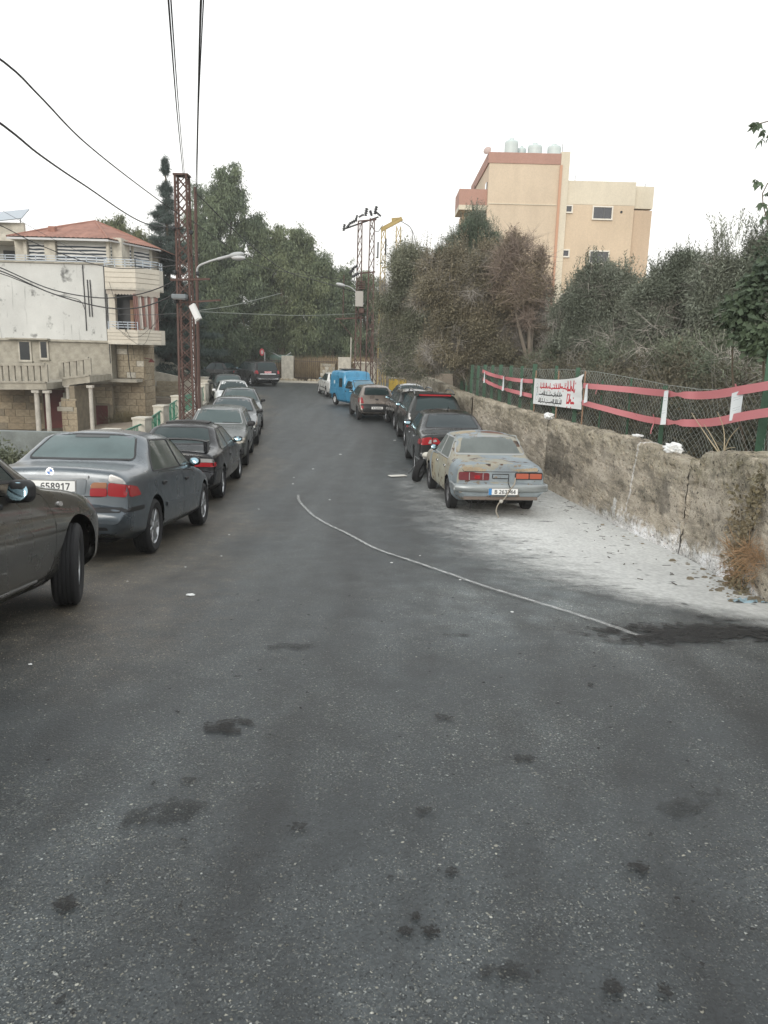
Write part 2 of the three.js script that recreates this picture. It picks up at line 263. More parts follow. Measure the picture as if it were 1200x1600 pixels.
/* A car from its outline. d: L W H wb ra(rear axle x) R tw rim kind, st(stations, rear to front), paint ... x runs from the tail (0) to the nose (L) */
function makeCar(name, label, category, d) {
  const t = thing(name, label, category), B = new THREE.Group(); // B only shifts while building
  const inner = []; const add = (n, g, m, p = t) => mesh(n, g, m, p);
  const x0 = d.ra + d.wb / 2; // origin between the axles
  let g = bodyGeometry(d.st, d.R, d.sub ?? 4); const caster = new Caster(g);
  g = toCreasedNormals(g, 0.62);
  const hw = d.W / 2;
  // wheel wells
  for (const ax of [d.ra, d.ra + d.wb]) {
    const ar = d.arch ?? d.R0 * 1.16, parts = [];
    for (const s of [-1, 1]) { const c = new THREE.CylinderGeometry(ar, ar, 0.42, 36).rotateX(PI / 2).translate(ax, d.R0 * 1.02, s * (hw - 0.06)); c.deleteAttribute('uv'); g = csg(g, c.toNonIndexed(), SUBTRACTION); }
  }
  // doors as pieces of the shell with a real gap round them
  const doors = [];
  for (const dr of d.doors ?? []) for (const s of (d.doorSides ?? [1, -1])) {
    const z0 = s > 0 ? hw - 0.16 : -hw - 0.2, z1 = s > 0 ? hw + 0.2 : -hw + 0.16, out = roundPoly(dr.pts, dr.r ?? 0.05);
    doors.push([csg(g, cutProfile(out, z0, z1), INTERSECTION), s, dr]); g = csg(g, cutProfile(out, z0, z1, 0.005), SUBTRACTION);
  }
  if (d.lidCut) { // boot lid: outline in end view, cut from behind
    const mk = (grow) => { const q = cutProfile(roundPoly(d.lid.pts, 0.05), 0, d.lid.depth, grow); return q.rotateY(PI / 2 + 0.0007).translate(-0.1, 0.0003, 0.0011); }; // z' -> x ; x' -> -z
    doors.push([csg(g, mk(0), INTERSECTION), 0, { name: d.lid.name ?? 'boot_lid' }]); g = csg(g, mk(0.004), SUBTRACTION);
  }
  add('body', boxUV(g), d.paint);
  for (const [dg, s, dr] of doors) { const o = add(dr.name ?? 'door', boxUV(dg), dr.mat ?? d.paint); dr.handle && handleOn(o, dr, s); }
  function handleOn(o, dr, s) {
    const [hx, hy] = dr.handle, h = caster.hit(V(hx, hy, 3), V(0, 0, -1)); if (!h) return; const z = 3 - h.distance;
    mesh('handle', merge([rbox(0.17, 0.035, 0.03, hx, hy, s * (z + 0.008), 0.012), rbox(0.09, 0.05, 0.012, hx, hy - 0.008, s * (z + 0.002), 0.005)]), d.handleMat ?? M.trim, o);
  }
  // panels: windows, lamps, trims
  for (const p of d.panels ?? []) {
    const views = p.view === 'side' ? (p.sides ?? ['right', 'left']) : [p.view];
    for (const v of views) for (const mir of (p.mirror ? [1, -1] : [1])) {
      const out = roundPoly(p.pts.map((q) => [q[0] * (p.mirror ? mir : 1), q[1], q[2]]), p.r ?? 0.03);
      const o = add(p.name, panel(caster, v, out, p.off ?? 0.004, p.skirt ?? 0.02, p.rings ?? 5), p.mat); if (p.label) o.userData.label = p.label;
      if (p.frame) mesh('frame', band(caster, v, out, p.frame, (p.off ?? 0.004) + 0.004, true), p.frameMat ?? M.trim, o);
    }
  }
  for (const b of d.bands ?? []) for (const v of b.view === 'side' ? ['right', 'left'] : [b.view]) for (const mir of (b.mirror ? [1, -1] : [1])) add(b.name, band(caster, v, b.pts.map((q) => [q[0] * mir, q[1]]), b.w, b.off ?? 0.006, b.closed), b.mat ?? M.trim);
  if (d.lid) { const p = d.lid.pts, n = p.length, low = p.filter((q) => q[1] < 0.95); const q = roundPoly(p, 0.04, 2).filter((w) => w[1] < (d.lid.top ?? 0.93)); q.sort((u, w) => atan2(u[0], -(u[1] - 1.2)) - atan2(w[0], -(w[1] - 1.2))); add('boot_shut_line', band(caster, 'rear', q, 0.009, 0.0012), M.under); }
  // mirrors
  if (d.mirror) for (const s of d.mirrorSides ?? [1, -1]) {
    const [mx, my, mw = 0.2, mh = 0.13, col] = d.mirror, h = caster.hit(V(mx, my, 3), V(0, 0, -1)), z = h ? 3 - h.distance : hw - 0.1;
    const o = add('mirror', merge([rbox(0.13, mh, mw, mx, my + 0.02, s * (z + 0.02 + mw / 2), 0.05, 5), rbox(0.06, 0.05, 0.12, mx, my - 0.03, s * (z + 0.03), 0.015)]), d.mirrorMat ?? d.paint);
    mesh('mirror_glass', new THREE.SphereGeometry(0.5, 18, 10).scale(0.014, mh * 0.84, mw * 0.86).rotateZ(-0.22).translate(mx - 0.062, my + 0.02, s * (z + 0.02 + mw / 2)), M.mirrorGlass, o);
  }
  d.extra?.(t, add, caster);
  // wheels
  for (const [ax, front] of [[d.ra, 0], [d.ra + d.wb, 1]]) for (const s of [-1, 1]) addWheel(t, ax, s * (hw - (d.inset ?? 0.02) - d.tw / 2), d.R0, d.tw, d.rim, d.kind, d.rimMat ?? M.alloy, front ? d.steer ?? 0 : 0);
  add('underbody', box(d.L * 0.84, 0.12, d.W * 0.62, d.L * 0.5, (d.floor ?? 0.2) + 0.06, 0), M.under);
  for (const c of t.children) c.position.x -= x0;
  return t;
}
// stands a car with its axle midpoint at (x, -dist) facing `head` degrees (0 = away from the viewer, positive = to the left), tilted to the street
function park(car, x, dist, head, wb, lift = 0, hf = road_y) {
  const a = head * PI / 180, fx = -sin(a), fz = -cos(a), yf = hf(dist - fz * -1 * 0 + cos(a) * wb / 2), yr = hf(dist - cos(a) * wb / 2);
  car.rotation.order = 'YZX'; car.rotation.y = atan2(-fz, fx); car.rotation.z = Math.atan2(yf - yr, wb); car.position.set(x, (yf + yr) / 2 + lift + 0.006, -dist);
}
/* stations from a top line T: [x, height, half width of the upper edge / half body width]; o: L W belt(x) yb(x) plan(x) */
function stations(o) {
  const h = o.W / 2, L = o.L;
  const plan = o.plan ?? pchip([0, 0.04, 0.14, 0.45, 1.1, L - 1.2, L - 0.5, L - 0.16, L - 0.05, L], [0.85, 0.9, 0.95, 0.985, 1, 1, 0.97, 0.9, 0.82, 0.7]);
  const yb = o.yb ?? pchip([0, 0.04, 0.3, 0.8, L - 0.7, L - 0.15, L], [0.42, 0.33, 0.26, 0.2, 0.19, 0.24, 0.34]), belt = pchip(...o.belt), ymax = o.ym ?? 0.6;
  return o.T.map(([x, yc, wt, crown = 0.03]) => {
    const w = plan(x) * h, b = yb(x), ys = min(belt(x), yc - 0.03 - crown), ym = min(ymax, ys - 0.05), yl = min(b + 0.1, ym - 0.02), cab = yc - belt(x) > 0.12;
    return { x, yb: b, wb: w * 0.82, yl, wl: w * 0.965, ym, wm: w, ys, ws: w * (o.tuck ?? 0.955), yt: yc - crown, wt: wt * h * (cab ? 1 : min(1, plan(x) / 0.97)), yc };
  });
}
function sedanTop(o) {
  const { L, H, yd, xr0, xr1, xf1, xf0, yh, yn, wr = 0.66, nose = 0.62 } = o, m = (a, b, t) => a + (b - a) * t;
  return [[0, 0.58, 0.6], [0.03, 0.64, 0.68], [0.075, 0.665, 0.74], [0.09, yd - 0.03, 0.74], [0.14, yd, 0.76], [xr0 * 0.6, yd + 0.015, 0.8], [xr0, yd + 0.03, 0.83], [m(xr0, xr1, 0.5), m(yd + 0.03, H, 0.58), m(0.83, wr, 0.6), 0.045], [m(xr0, xr1, 0.85), m(yd, H, 0.93), wr + 0.02, 0.05], [xr1 + 0.12, H - 0.015, wr, 0.05],
    [m(xr1, xf1, 0.5), H, wr, 0.05], [xf1 - 0.08, H - 0.02, wr, 0.05], [m(xf1, xf0, 0.2), m(H, yh, 0.17), wr + 0.02, 0.05], [m(xf1, xf0, 0.55), m(H, yh, 0.5), m(wr, 0.86, 0.5), 0.05], [xf0 - 0.03, yh + 0.05, 0.85, 0.05], [xf0 + 0.12, yh + 0.01, 0.84, 0.035], [m(xf0, L, 0.5), m(yh, yn, 0.4), 0.82], [L - 0.14, yn, 0.78], [L - 0.075, yn - 0.05, 0.74], [L - 0.05, nose, 0.7], [L - 0.015, nose - 0.03, 0.66], [L, nose - 0.1, 0.55]];
}
// standard window set for a three-box or two-box body; b = belt height, t = glass top
function windows(o) {
  const { xr, xrt, xft, xf, b, t, mid, mat = M.glass, wr = 0.66, W, yd, yh, rearTop, frontTop, quarter, rw = 0.75, fw = 0.8 } = o, h = W / 2, P = [];
  const sideX = (y, x0, x1) => lerp(x0, x1, (y - b) / (t - b));
  for (let i = 0; i < mid.length - 1; i++) {
    const [a, c] = [mid[i], mid[i + 1]], first = i === 0, last = i === mid.length - 2;
    P.push({ name: 'window', view: 'side', mat: o.sideMat ?? mat, r: 0.035, pts: [[first ? xr : a + 0.02, b], [last ? xf : c - 0.02, b], [last ? xft : c - 0.035, t], [first ? xrt : a + 0.01, t]], rings: 4, frame: o.frame ?? 0.016, frameMat: o.frameMat });
  }
  if (o.rear) P.push({ name: 'rear_window', view: 'rear', mat: o.rearMat ?? mat, r: 0.06, pts: [[-rw * h, o.rear[0]], [rw * h, o.rear[0]], [o.rear[2] * h, o.rear[1]], [-o.rear[2] * h, o.rear[1]]], frame: o.rframe ?? 0.02, frameMat: o.rFrameMat, rings: 6 });
  if (o.front) P.push({ name: 'windscreen', view: 'front', mat: o.frontMat ?? mat, r: 0.05, pts: [[-fw * h, o.front[0]], [fw * h, o.front[0]], [o.front[2] * h, o.front[1]], [-o.front[2] * h, o.front[1]]], frame: o.rframe ?? 0.02, frameMat: o.rFrameMat, rings: 6 });
  return P;
}
const wiper = (add, pts) => add('wiper', tube(pts, 0.008, 6, 5), M.trim);

// --- blue grey four door saloon
function blueGreySaloon(label) {
  const L = 4.47, W = 1.74, H = 1.415, P = paint([0.082, 0.102, 0.122], { metalness: 0.45, roughness: 0.55, clearcoat: 0.65, clearcoatRoughness: 0.16 });
  const T = sedanTop({ L, H, yd: 1.02, xr0: 0.86, xr1: 1.62, xf1: 2.62, xf0: 3.32, yh: 0.93, yn: 0.74 });
  const st = stations({ L, W, T, belt: [[0, 0.3, 1, 2.5, 3.4, L], [0.9, 0.92, 0.915, 0.885, 0.84, 0.68]] });
  const d = {
    L, W, H, wb: 2.725, ra: 0.99, R0: 0.315, R: [0.03, 0.05, 0.3, 0.07, 0.1], tw: 0.2, rim: 0.225, kind: 'vspoke', st, paint: P, arch: 0.365,
    doors: [{ pts: [[1.3, 0.5], [1.3, 0.3], [2.34, 0.28], [2.36, 0.9], [1.18, 0.925], [1.16, 0.78]], r: 0.08, handle: [1.36, 0.8] }, { pts: [[2.375, 0.28], [3.3, 0.28], [3.34, 0.7], [3.2, 0.86], [2.375, 0.895]], r: 0.07, handle: [2.52, 0.78] }],
    lid: { pts: [[-0.56, 0.72], [0.56, 0.72], [0.66, 0.86], [0.7, 1.07], [-0.703, 1.07], [-0.66, 0.86]], depth: 0.8 },
    panels: [
      ...windows({ W, xr: 1.02, xrt: 1.52, xft: 2.62, xf: 3.1, b: 0.95, t: 1.3, mid: [1.0, 2.34, 3.2], rear: [1.075, 1.355, 0.56], rw: 0.7, front: [1.0, 1.35, 0.58], fw: 0.76, rearMat: M.glassDusty, sideMat: phys([0.045, 0.058, 0.052], 0.16, { specularIntensity: 0.9 }) }),
      { name: 'tail_light', view: 'rear', mirror: true, mat: M.red, r: 0.02, pts: [[0.41, 0.725], [0.585, 0.725], [0.585, 0.81], [0.415, 0.81]], off: 0.012 },
      { name: 'tail_light', view: 'rear', mirror: true, mat: M.amber, r: 0.015, pts: [[0.415, 0.812], [0.585, 0.812], [0.585, 0.87], [0.45, 0.87], [0.425, 0.85]], off: 0.012 },
      { name: 'tail_light', view: 'rear', mirror: true, mat: M.red, r: 0.03, pts: [[0.595, 0.73], [0.79, 0.72], [0.8, 0.85], [0.6, 0.87]], off: 0.012 },
      { name: 'turn_signal', view: 'rear', mirror: true, mat: M.clear, r: 0.03, pts: [[0.6, 0.875], [0.79, 0.855], [0.74, 0.92], [0.62, 0.965]], off: 0.012 },
      { name: 'tail_light', view: 'side', mat: M.red, r: 0.03, pts: [[0.12, 0.72], [0.42, 0.725], [0.33, 0.82], [0.12, 0.85]], off: 0.008 },
      { name: 'headlight', view: 'front', mirror: true, mat: M.head, r: 0.03, pts: [[0.4, 0.6], [0.72, 0.61], [0.72, 0.7], [0.4, 0.71]], off: 0.01 },
      { name: 'grille', view: 'front', mat: M.trim, r: 0.03, pts: [[-0.2, 0.58], [0.2, 0.58], [0.18, 0.7], [-0.18, 0.7]], off: 0.01 },
      { name: 'plate_recess', view: 'rear', mat: P, r: 0.03, pts: [[-0.36, 0.74], [0.36, 0.74], [0.38, 0.905], [-0.38, 0.905]], off: 0.006 },
      { name: 'bumper_strip', view: 'rear', mat: M.trim, r: 0.02, pts: [[-0.74, 0.565], [0.74, 0.565], [0.76, 0.615], [-0.76, 0.615]], off: 0.008 },
      { name: 'bumper_strip', view: 'side', mat: M.trim, r: 0.02, pts: [[0.04, 0.565], [0.5, 0.565], [0.5, 0.61], [0.04, 0.615]], off: 0.008 },
      { name: 'bumper_vent', view: 'rear', mat: M.trim, r: 0.02, pts: [[0.12, 0.375], [0.62, 0.375], [0.6, 0.41], [0.12, 0.41]], off: 0.004, mirror: true },
      { name: 'fuel_flap', view: 'side', sides: ['right'], mat: P, r: 0.03, pts: [[0.72, 0.68], [0.88, 0.68], [0.88, 0.82], [0.72, 0.82]], off: 0.003 },
    ],
    bands: [{ name: 'side_moulding', view: 'side', pts: [[1.42, 0.53], [2.3, 0.52], [3.2, 0.51]], w: 0.05, off: 0.014, mat: P }, { name: 'lid_lip', view: 'rear', pts: [[-0.4, 0.925], [0.4, 0.925]], w: 0.025, off: 0.02, mat: P }],
    mirror: [3.02, 0.97, 0.15, 0.115], mirrorMat: M.trim,
    extra(t, add, c) {
      plateMesh(t, 0.07, 0.825, 0, 0.54, 0.125, plateTexture('B  658917', false), -1);
      const e = add('emblem', new THREE.CylinderGeometry(0.042, 0.042, 0.012, 28).rotateZ(PI / 2).translate(0.092, 0.972, 0), M.chrome);
      for (let i = 0; i < 4; i++) mesh('quadrant', new THREE.CylinderGeometry(0.03, 0.03, 0.004, 8, 1, false, i * PI / 2, PI / 2).rotateZ(PI / 2).translate(0.085, 0.972, 0), i % 2 ? std([0.7, 0.7, 0.7], 0.3) : std([0.05, 0.18, 0.5], 0.3), e);
      add('boot_lock', new THREE.CylinderGeometry(0.016, 0.016, 0.012, 14).rotateZ(PI / 2).translate(0.083, 0.83, 0.43), M.chrome);
      add('high_brake_light', panel(c, 'rear', roundPoly([[-0.2, 1.318], [0.2, 1.318], [0.2, 1.345], [-0.2, 1.345]], 0.01), 0.012, 0.02), std([0.05, 0.055, 0.055], 0.3));
    },
  };
  return makeCar('saloon_car', label, 'car', d);
}
// --- black two door with a rear wing
function blackCoupe(label) {
  const L = 4.43, W = 1.71, H = 1.37, P = paint([0.008, 0.0085, 0.011], { metalness: 0.1, clearcoat: 0.45, specularIntensity: 0.5 });
  const T = sedanTop({ L, H, yd: 0.97, xr0: 0.86, xr1: 1.62, xf1: 2.5, xf0: 3.3, yh: 0.89, yn: 0.7 });
  const st = stations({ L, W, T, belt: [[0, 0.3, 1, 2.5, 3.4, L], [0.85, 0.875, 0.875, 0.85, 0.81, 0.64]] });
  return makeCar('coupe_car', label, 'car', {
    L, W, H, wb: 2.7, ra: 0.95, R0: 0.31, R: [0.03, 0.05, 0.28, 0.05, 0.09], tw: 0.22, rim: 0.235, kind: 'star', st, paint: P, arch: 0.35, floor: 0.16,
    doors: [{ pts: [[1.78, 0.26], [3.2, 0.26], [3.22, 0.8], [1.8, 0.855]], r: 0.06, handle: [1.95, 0.74] }],
    lid: { pts: [[-0.56, 0.68], [0.56, 0.68], [0.64, 0.8], [0.66, 1.02], [-0.663, 1.02], [-0.64, 0.8]], depth: 0.78 },
    panels: [
      ...windows({ W, xr: 1.05, xrt: 1.5, xft: 2.48, xf: 3.1, b: 0.915, t: 1.26, mid: [1.0, 1.85, 3.2], rear: [1.02, 1.3, 0.56], rw: 0.7, front: [0.97, 1.3, 0.58], fw: 0.76, sideMat: phys([0.045, 0.055, 0.048], 0.22, { specularIntensity: 0.7 }) }),
      { name: 'tail_light', view: 'rear', mirror: true, mat: M.red, r: 0.02, pts: [[0.44, 0.69], [0.79, 0.69], [0.79, 0.765], [0.44, 0.765]], off: 0.012 },
      { name: 'turn_signal', view: 'rear', mirror: true, mat: M.clear, r: 0.02, pts: [[0.44, 0.77], [0.79, 0.77], [0.77, 0.83], [0.46, 0.84]], off: 0.012 },
      { name: 'tail_light', view: 'side', mat: M.red, r: 0.02, pts: [[0.1, 0.69], [0.22, 0.69], [0.22, 0.765], [0.1, 0.765]], off: 0.006 },
      { name: 'headlight', view: 'front', mirror: true, mat: M.head, r: 0.03, pts: [[0.4, 0.57], [0.72, 0.58], [0.72, 0.67], [0.4, 0.67]], off: 0.01 },
    ],
    bands: [{ name: 'side_moulding', view: 'side', pts: [[1.36, 0.5], [3.2, 0.48]], w: 0.045, off: 0.014, mat: P }, { name: 'bumper_strip', view: 'side', pts: [[0.05, 0.62], [0.56, 0.62]], w: 0.02, off: 0.01, mat: M.trim }],
    mirror: [3.0, 0.93, 0.19, 0.12],
    extra(t, add, c) {
      // wing on two uprights, and a roof-edge visor
      const fo = []; const N = 14; add('wing_blade', grid(N, 8, (u, v) => { const a = v * PI * 2, z = (u * 2 - 1) * 0.66, dr = 0.05 * pow(abs(z) / 0.66, 4); return [0.25 + cos(a) * 0.13, 1.165 - dr + sin(a) * 0.022 + cos(a) * -0.01, z]; }), P);
      for (const s of [-1, 1]) add('wing_support', extr([[0.14, 0.96], [0.4, 0.97], [0.38, 1.14], [0.13, 1.13]], 0.05, 0.008).translate(0, 0, s * 0.63 - 0.025), P);
      const v = c.hit(V(1.66, 4, 0), V(0, -1, 0)); add('sunroof', panel(c, 'top', roundPoly([[1.85, -0.42], [2.3, -0.42], [2.3, 0.42], [1.85, 0.42]], 0.05), 0.03, 0.03), M.trim);
      const em = add('model_badge', merge([0, 1, 2, 3].map((i) => box(0.006, 0.028, 0.018, 0.084, 0.9, 0.31 + i * 0.035 * (i < 2 ? 0.8 : 1)))), M.chrome);
    },
  });
}
// --- grey hatchback at the near left
function greyHatch(label) {
  const L = 4.25, W = 1.7, H = 1.53, P = paint([0.115, 0.113, 0.106], { metalness: 0.7, roughness: 0.42, clearcoatRoughness: 0.05 });
  const m = (a, b, t) => a + (b - a) * t;
  const T = [[0, 0.58, 0.6], [0.03, 0.64, 0.7], [0.07, 0.7, 0.76], [0.1, 0.98, 0.78], [0.2, 1.12, 0.78, 0.04], [0.42, 1.38, 0.7, 0.045], [0.62, 1.47, 0.66, 0.05], [1.2, 1.53, 0.66, 0.05], [1.9, 1.52, 0.66, 0.05], [2.2, 1.45, 0.66, 0.05], [2.55, 1.22, 0.75, 0.05], [2.84, 1.02, 0.84, 0.05], [2.96, 0.965, 0.84, 0.05], [3.4, 0.92, 0.83, 0.06], [3.75, 0.86, 0.8, 0.06], [3.98, 0.78, 0.74, 0.06], [4.12, 0.69, 0.66, 0.05], [4.18, 0.6, 0.6], [4.23, 0.52, 0.56], [4.25, 0.47, 0.5]];
  const st = stations({ L, W, T, belt: [[0, 0.6, 2, 2.8, 3.4, 3.75, 4.0, L], [0.95, 0.96, 0.93, 0.89, 0.84, 0.78, 0.7, 0.5]], ym: 0.6, tuck: 0.9, plan: pchip([0, 0.05, 0.2, 0.6, 1.2, 3.1, 3.6, 3.95, 4.12, 4.2, L], [0.78, 0.86, 0.94, 0.985, 0.99, 0.985, 0.985, 0.9, 0.76, 0.66, 0.56]), yb: pchip([0, 0.04, 0.3, 0.8, 3.5, 4.1, L], [0.42, 0.33, 0.26, 0.2, 0.2, 0.2, 0.26]) });
  return makeCar('hatchback_car', label, 'car', {
    L, W, H, wb: 2.6, ra: 0.8, R0: 0.305, R: [0.03, 0.05, 0.3, 0.1, 0.1], tw: 0.185, rim: 0.2, kind: 'vspoke', st, paint: P, arch: 0.37, steer: 0.3, inset: 0.03,
    doors: [{ pts: [[1.15, 0.3], [2.02, 0.26], [2.04, 0.9], [1.02, 0.92], [1.0, 0.75]], r: 0.07, handle: [1.2, 0.86], mat: P }, { pts: [[2.06, 0.26], [2.82, 0.26], [2.96, 0.4], [3.0, 0.72], [2.9, 0.865], [2.06, 0.9]], r: 0.06, handle: [2.22, 0.83] }],
    panels: [
      ...windows({ W, xr: 0.62, xrt: 0.8, xft: 2.12, xf: 2.62, b: 0.97, t: 1.41, mid: [0.6, 1.7, 2.7], rear: [1.08, 1.42, 0.6], rw: 0.72, front: [1.05, 1.42, 0.58], fw: 0.78 }),
      { name: 'headlight', view: 'front', mirror: true, mat: phys([0.62, 0.6, 0.52], 0.2, { clearcoat: 1 }), r: 0.05, pts: [[0.4, 0.6], [0.62, 0.62], [0.74, 0.79], [0.64, 0.78], [0.46, 0.71]], off: 0.008 },
      { name: 'side_repeater', view: 'side', mat: M.clear, r: 0.02, pts: [[3.1, 0.765], [3.17, 0.765], [3.17, 0.795], [3.1, 0.795]], off: 0.014 },
    ],
    bands: [{ name: 'sill_strip', view: 'side', pts: [[1.2, 0.275], [2.75, 0.285]], w: 0.02, off: 0.012, mat: M.chrome }],
    mirror: [2.44, 0.9, 0.15, 0.14], mirrorMat: M.trim,
    extra(t, add) {},
  });
}
// --- plain saloon for the far rows
function plainSaloon(name, label, o) {
  const { L = 4.4, W = 1.7, H = 1.4, yd = 0.98, yh = 0.92, yn = 0.72, xr0 = 0.8, xr1 = 1.5, xf1 = 2.5, xf0 = 3.2, wb = 2.6, ra = 0.95, wr = 0.66 } = o, P = o.paint;
  const T = o.T ?? sedanTop({ L, H, yd, xr0, xr1, xf1, xf0, yh, yn, wr }), b = yh - 0.04;
  const st = stations({ L, W, T, belt: [[0, 0.3, 1, xf1, xf0, L], [yd - 0.1, yd - 0.08, yd - 0.08, b + 0.02, b - 0.02, yn - 0.06]] });
  const mx = (xr1 + xf1) / 2, g = o.glass ?? M.glass;
  return makeCar(name, label, 'car', {
    L, W, H, wb, ra, R0: o.R0 ?? 0.3, R: o.R ?? [0.03, 0.05, 0.28, 0.05, 0.09], tw: 0.18, rim: o.rim ?? 0.2, kind: o.kind ?? 'five', st, paint: P, rimMat: o.rimMat, arch: o.arch, handleMat: o.handleMat,
    doors: o.noDoors ? [] : [{ pts: [[ra + 0.38, 0.3], [mx - 0.02, 0.28], [mx - 0.02, b], [ra + 0.2, b + 0.01], [ra + 0.2, 0.75]], r: 0.06, handle: [ra + 0.4, b - 0.1] }, { pts: [[mx + 0.01, 0.28], [xf0 - 0.1, 0.28], [xf0 - 0.05, b - 0.04], [mx + 0.01, b]], r: 0.06, handle: [mx + 0.18, b - 0.1] }],
    panels: [
      ...windows({ W, xr: xr0 + 0.2, xrt: xr1 - 0.08, xft: xf1 + 0.02, xf: xf0 - 0.18, b: b + 0.05, t: H - 0.12, mid: [xr0, mx, xf0], rear: [yd + 0.06, H - 0.065, wr - 0.1], rw: 0.7, front: [yh + 0.075, H - 0.065, wr - 0.08], fw: o.fw ?? 0.77, mat: g, frontMat: o.frontMat, rearMat: o.rearMat, frameMat: o.frameMat, rFrameMat: o.frameMat, rframe: o.rframe }),
      { name: 'headlight', view: 'front', mirror: true, mat: o.headMat ?? M.head, r: 0.03, pts: o.head ?? [[0.4, yn - 0.15], [0.74, yn - 0.14], [0.74, yn - 0.03], [0.4, yn - 0.03]], off: 0.012 },
      { name: 'grille', view: 'front', mat: M.trim, r: 0.02, pts: [[-0.36, yn - 0.15], [0.36, yn - 0.15], [0.36, yn - 0.04], [-0.36, yn - 0.04]], off: 0.008 },
      { name: 'tail_light', view: 'rear', mirror: true, mat: M.red, r: 0.03, pts: o.tail ?? [[0.42, 0.72], [0.76, 0.72], [0.76, 0.86], [0.42, 0.86]], off: 0.012 },
      ...(o.panels ?? []),
    ],
    bands: o.bands ?? [{ name: 'side_moulding', view: 'side', pts: [[ra + 0.4, 0.52], [xf0 - 0.1, 0.51]], w: 0.045, off: 0.012 }],
    mirror: o.mirror ?? [xf0 - 0.3, b + 0.08, 0.17, 0.11], mirrorMat: o.mirrorMat ?? M.trim,
    extra(t, add, c) {
      add('bumper', rbox(0.08, 0.16, W * 0.9, L - 0.02, 0.44, 0, 0.03), o.bumperMat ?? P); add('bumper', rbox(0.08, 0.16, W * 0.92, 0.02, 0.48, 0, 0.03), o.bumperMat ?? P);
      for (const s of [0.1, -0.55]) { const p = []; for (let i = 0; i <= 5; i++) { const z = s + i * 0.09, y = yh + 0.085 + i * 0.004; const h = c.hit(V(6, y, z), V(-1, 0, 0)); p.push([6 - (h?.distance ?? 3) + 0.012, y, z]); } wiper(add, p); }
      const mh = c.hit(V(xf1 + 0.1, 4, 0), V(0, -1, 0));
      o.extra?.(t, add, c);
    },
  });
}
// --- body with an upright tail: estates, off-roaders, hatchbacks, people carriers
function uprightCar(name, label, o) {
  const { L, W, H, yh, yn, wb, ra, xf1, xf0, b, wr = 0.68, tail = 0.1, rw = 0.72, lean = 0.35, sill = 0.28 } = o, P = o.paint;
  const T = [[0, 0.58, 0.6], [0.03, o.bump ?? 0.64, 0.7], [0.07, (o.bump ?? 0.64) + 0.05, 0.78], [tail, b - 0.1, 0.82], [tail + 0.06, b + 0.06, 0.82, 0.04], [tail + lean * 0.6, lerp(b, H, 0.66), lerp(0.82, wr, 0.6), 0.045], [tail + lean, H - 0.05, wr + 0.02, 0.05], [tail + lean + 0.12, H - 0.015, wr, 0.05], [lerp(tail + lean, xf1, 0.5), H, wr, 0.05], [xf1 - 0.05, H - 0.025, wr, 0.05],
    [lerp(xf1, xf0, 0.25), lerp(H, yh, 0.2), wr + 0.02, 0.05], [lerp(xf1, xf0, 0.6), lerp(H, yh, 0.55), lerp(wr, 0.86, 0.5), 0.05], [xf0 - 0.02, yh + 0.06, 0.85, 0.05], [xf0 + 0.12, yh + 0.02, 0.84, 0.04], [lerp(xf0, L, 0.55), lerp(yh, yn, 0.45), 0.82, 0.04], [L - 0.14, yn, 0.78, 0.04], [L - 0.075, yn - 0.06, 0.74], [L - 0.05, 0.62, 0.7], [L - 0.015, 0.58, 0.66], [L, 0.5, 0.55]];
  const st = stations({ L, W, T, ym: o.ym ?? 0.65, belt: [[0, 0.5, xf1, xf0, L], [b - 0.05, b, b - 0.02, yh - 0.06, yn - 0.08]], yb: o.yb });
  const mids = o.mids;
  return makeCar(name, label, o.category ?? 'car', {
    L, W, H, wb, ra, R0: o.R0 ?? 0.31, R: [0.03, 0.05, 0.28, 0.06, 0.1], tw: o.tw ?? 0.2, rim: o.rim ?? 0.21, kind: o.kind ?? 'five', st, paint: P, rimMat: o.rimMat, arch: o.arch, floor: o.floor, handleMat: o.handleMat ?? P,
    doors: o.doors ?? [{ pts: [[ra + 0.42, sill], [mids[mids.length - 2] - 0.02, sill], [mids[mids.length - 2] - 0.02, b - 0.04], [ra + 0.15, b - 0.03], [ra + 0.18, 0.8]], r: 0.06, handle: [ra + 0.4, b - 0.14] }, { pts: [[mids[mids.length - 2] + 0.01, sill], [xf0 - 0.06, sill], [xf0 - 0.02, b - 0.1], [mids[mids.length - 2] + 0.01, b - 0.04]], r: 0.06, handle: [mids[mids.length - 2] + 0.18, b - 0.14] }],
    panels: [
      ...windows({ W, xr: tail + 0.3, xrt: tail + lean + 0.22, xft: xf1 + 0.0, xf: xf0 - 0.2, b: b + 0.03, t: H - 0.13, mid: mids, rear: [b + 0.08, H - 0.1, wr - 0.09], rw, front: [yh + 0.09, H - 0.07, wr - 0.08], fw: 0.77, mat: o.glass, sideMat: o.sideMat, rearMat: o.rearMat }),
      { name: 'headlight', view: 'front', mirror: true, mat: M.head, r: 0.04, pts: [[0.42, yn - 0.18], [0.76, yn - 0.16], [0.76, yn - 0.03], [0.42, yn - 0.05]], off: 0.012 },
      { name: 'grille', view: 'front', mat: M.trim, r: 0.02, pts: [[-0.36, yn - 0.2], [0.36, yn - 0.2], [0.36, yn - 0.06], [-0.36, yn - 0.06]], off: 0.008 },
      ...(o.panels ?? []),
    ],
    bands: o.bands ?? [], mirror: o.mirror ?? [xf0 - 0.36, b + 0.08, 0.19, 0.14], mirrorMat: o.mirrorMat ?? P, extra: o.extra,
  });
}
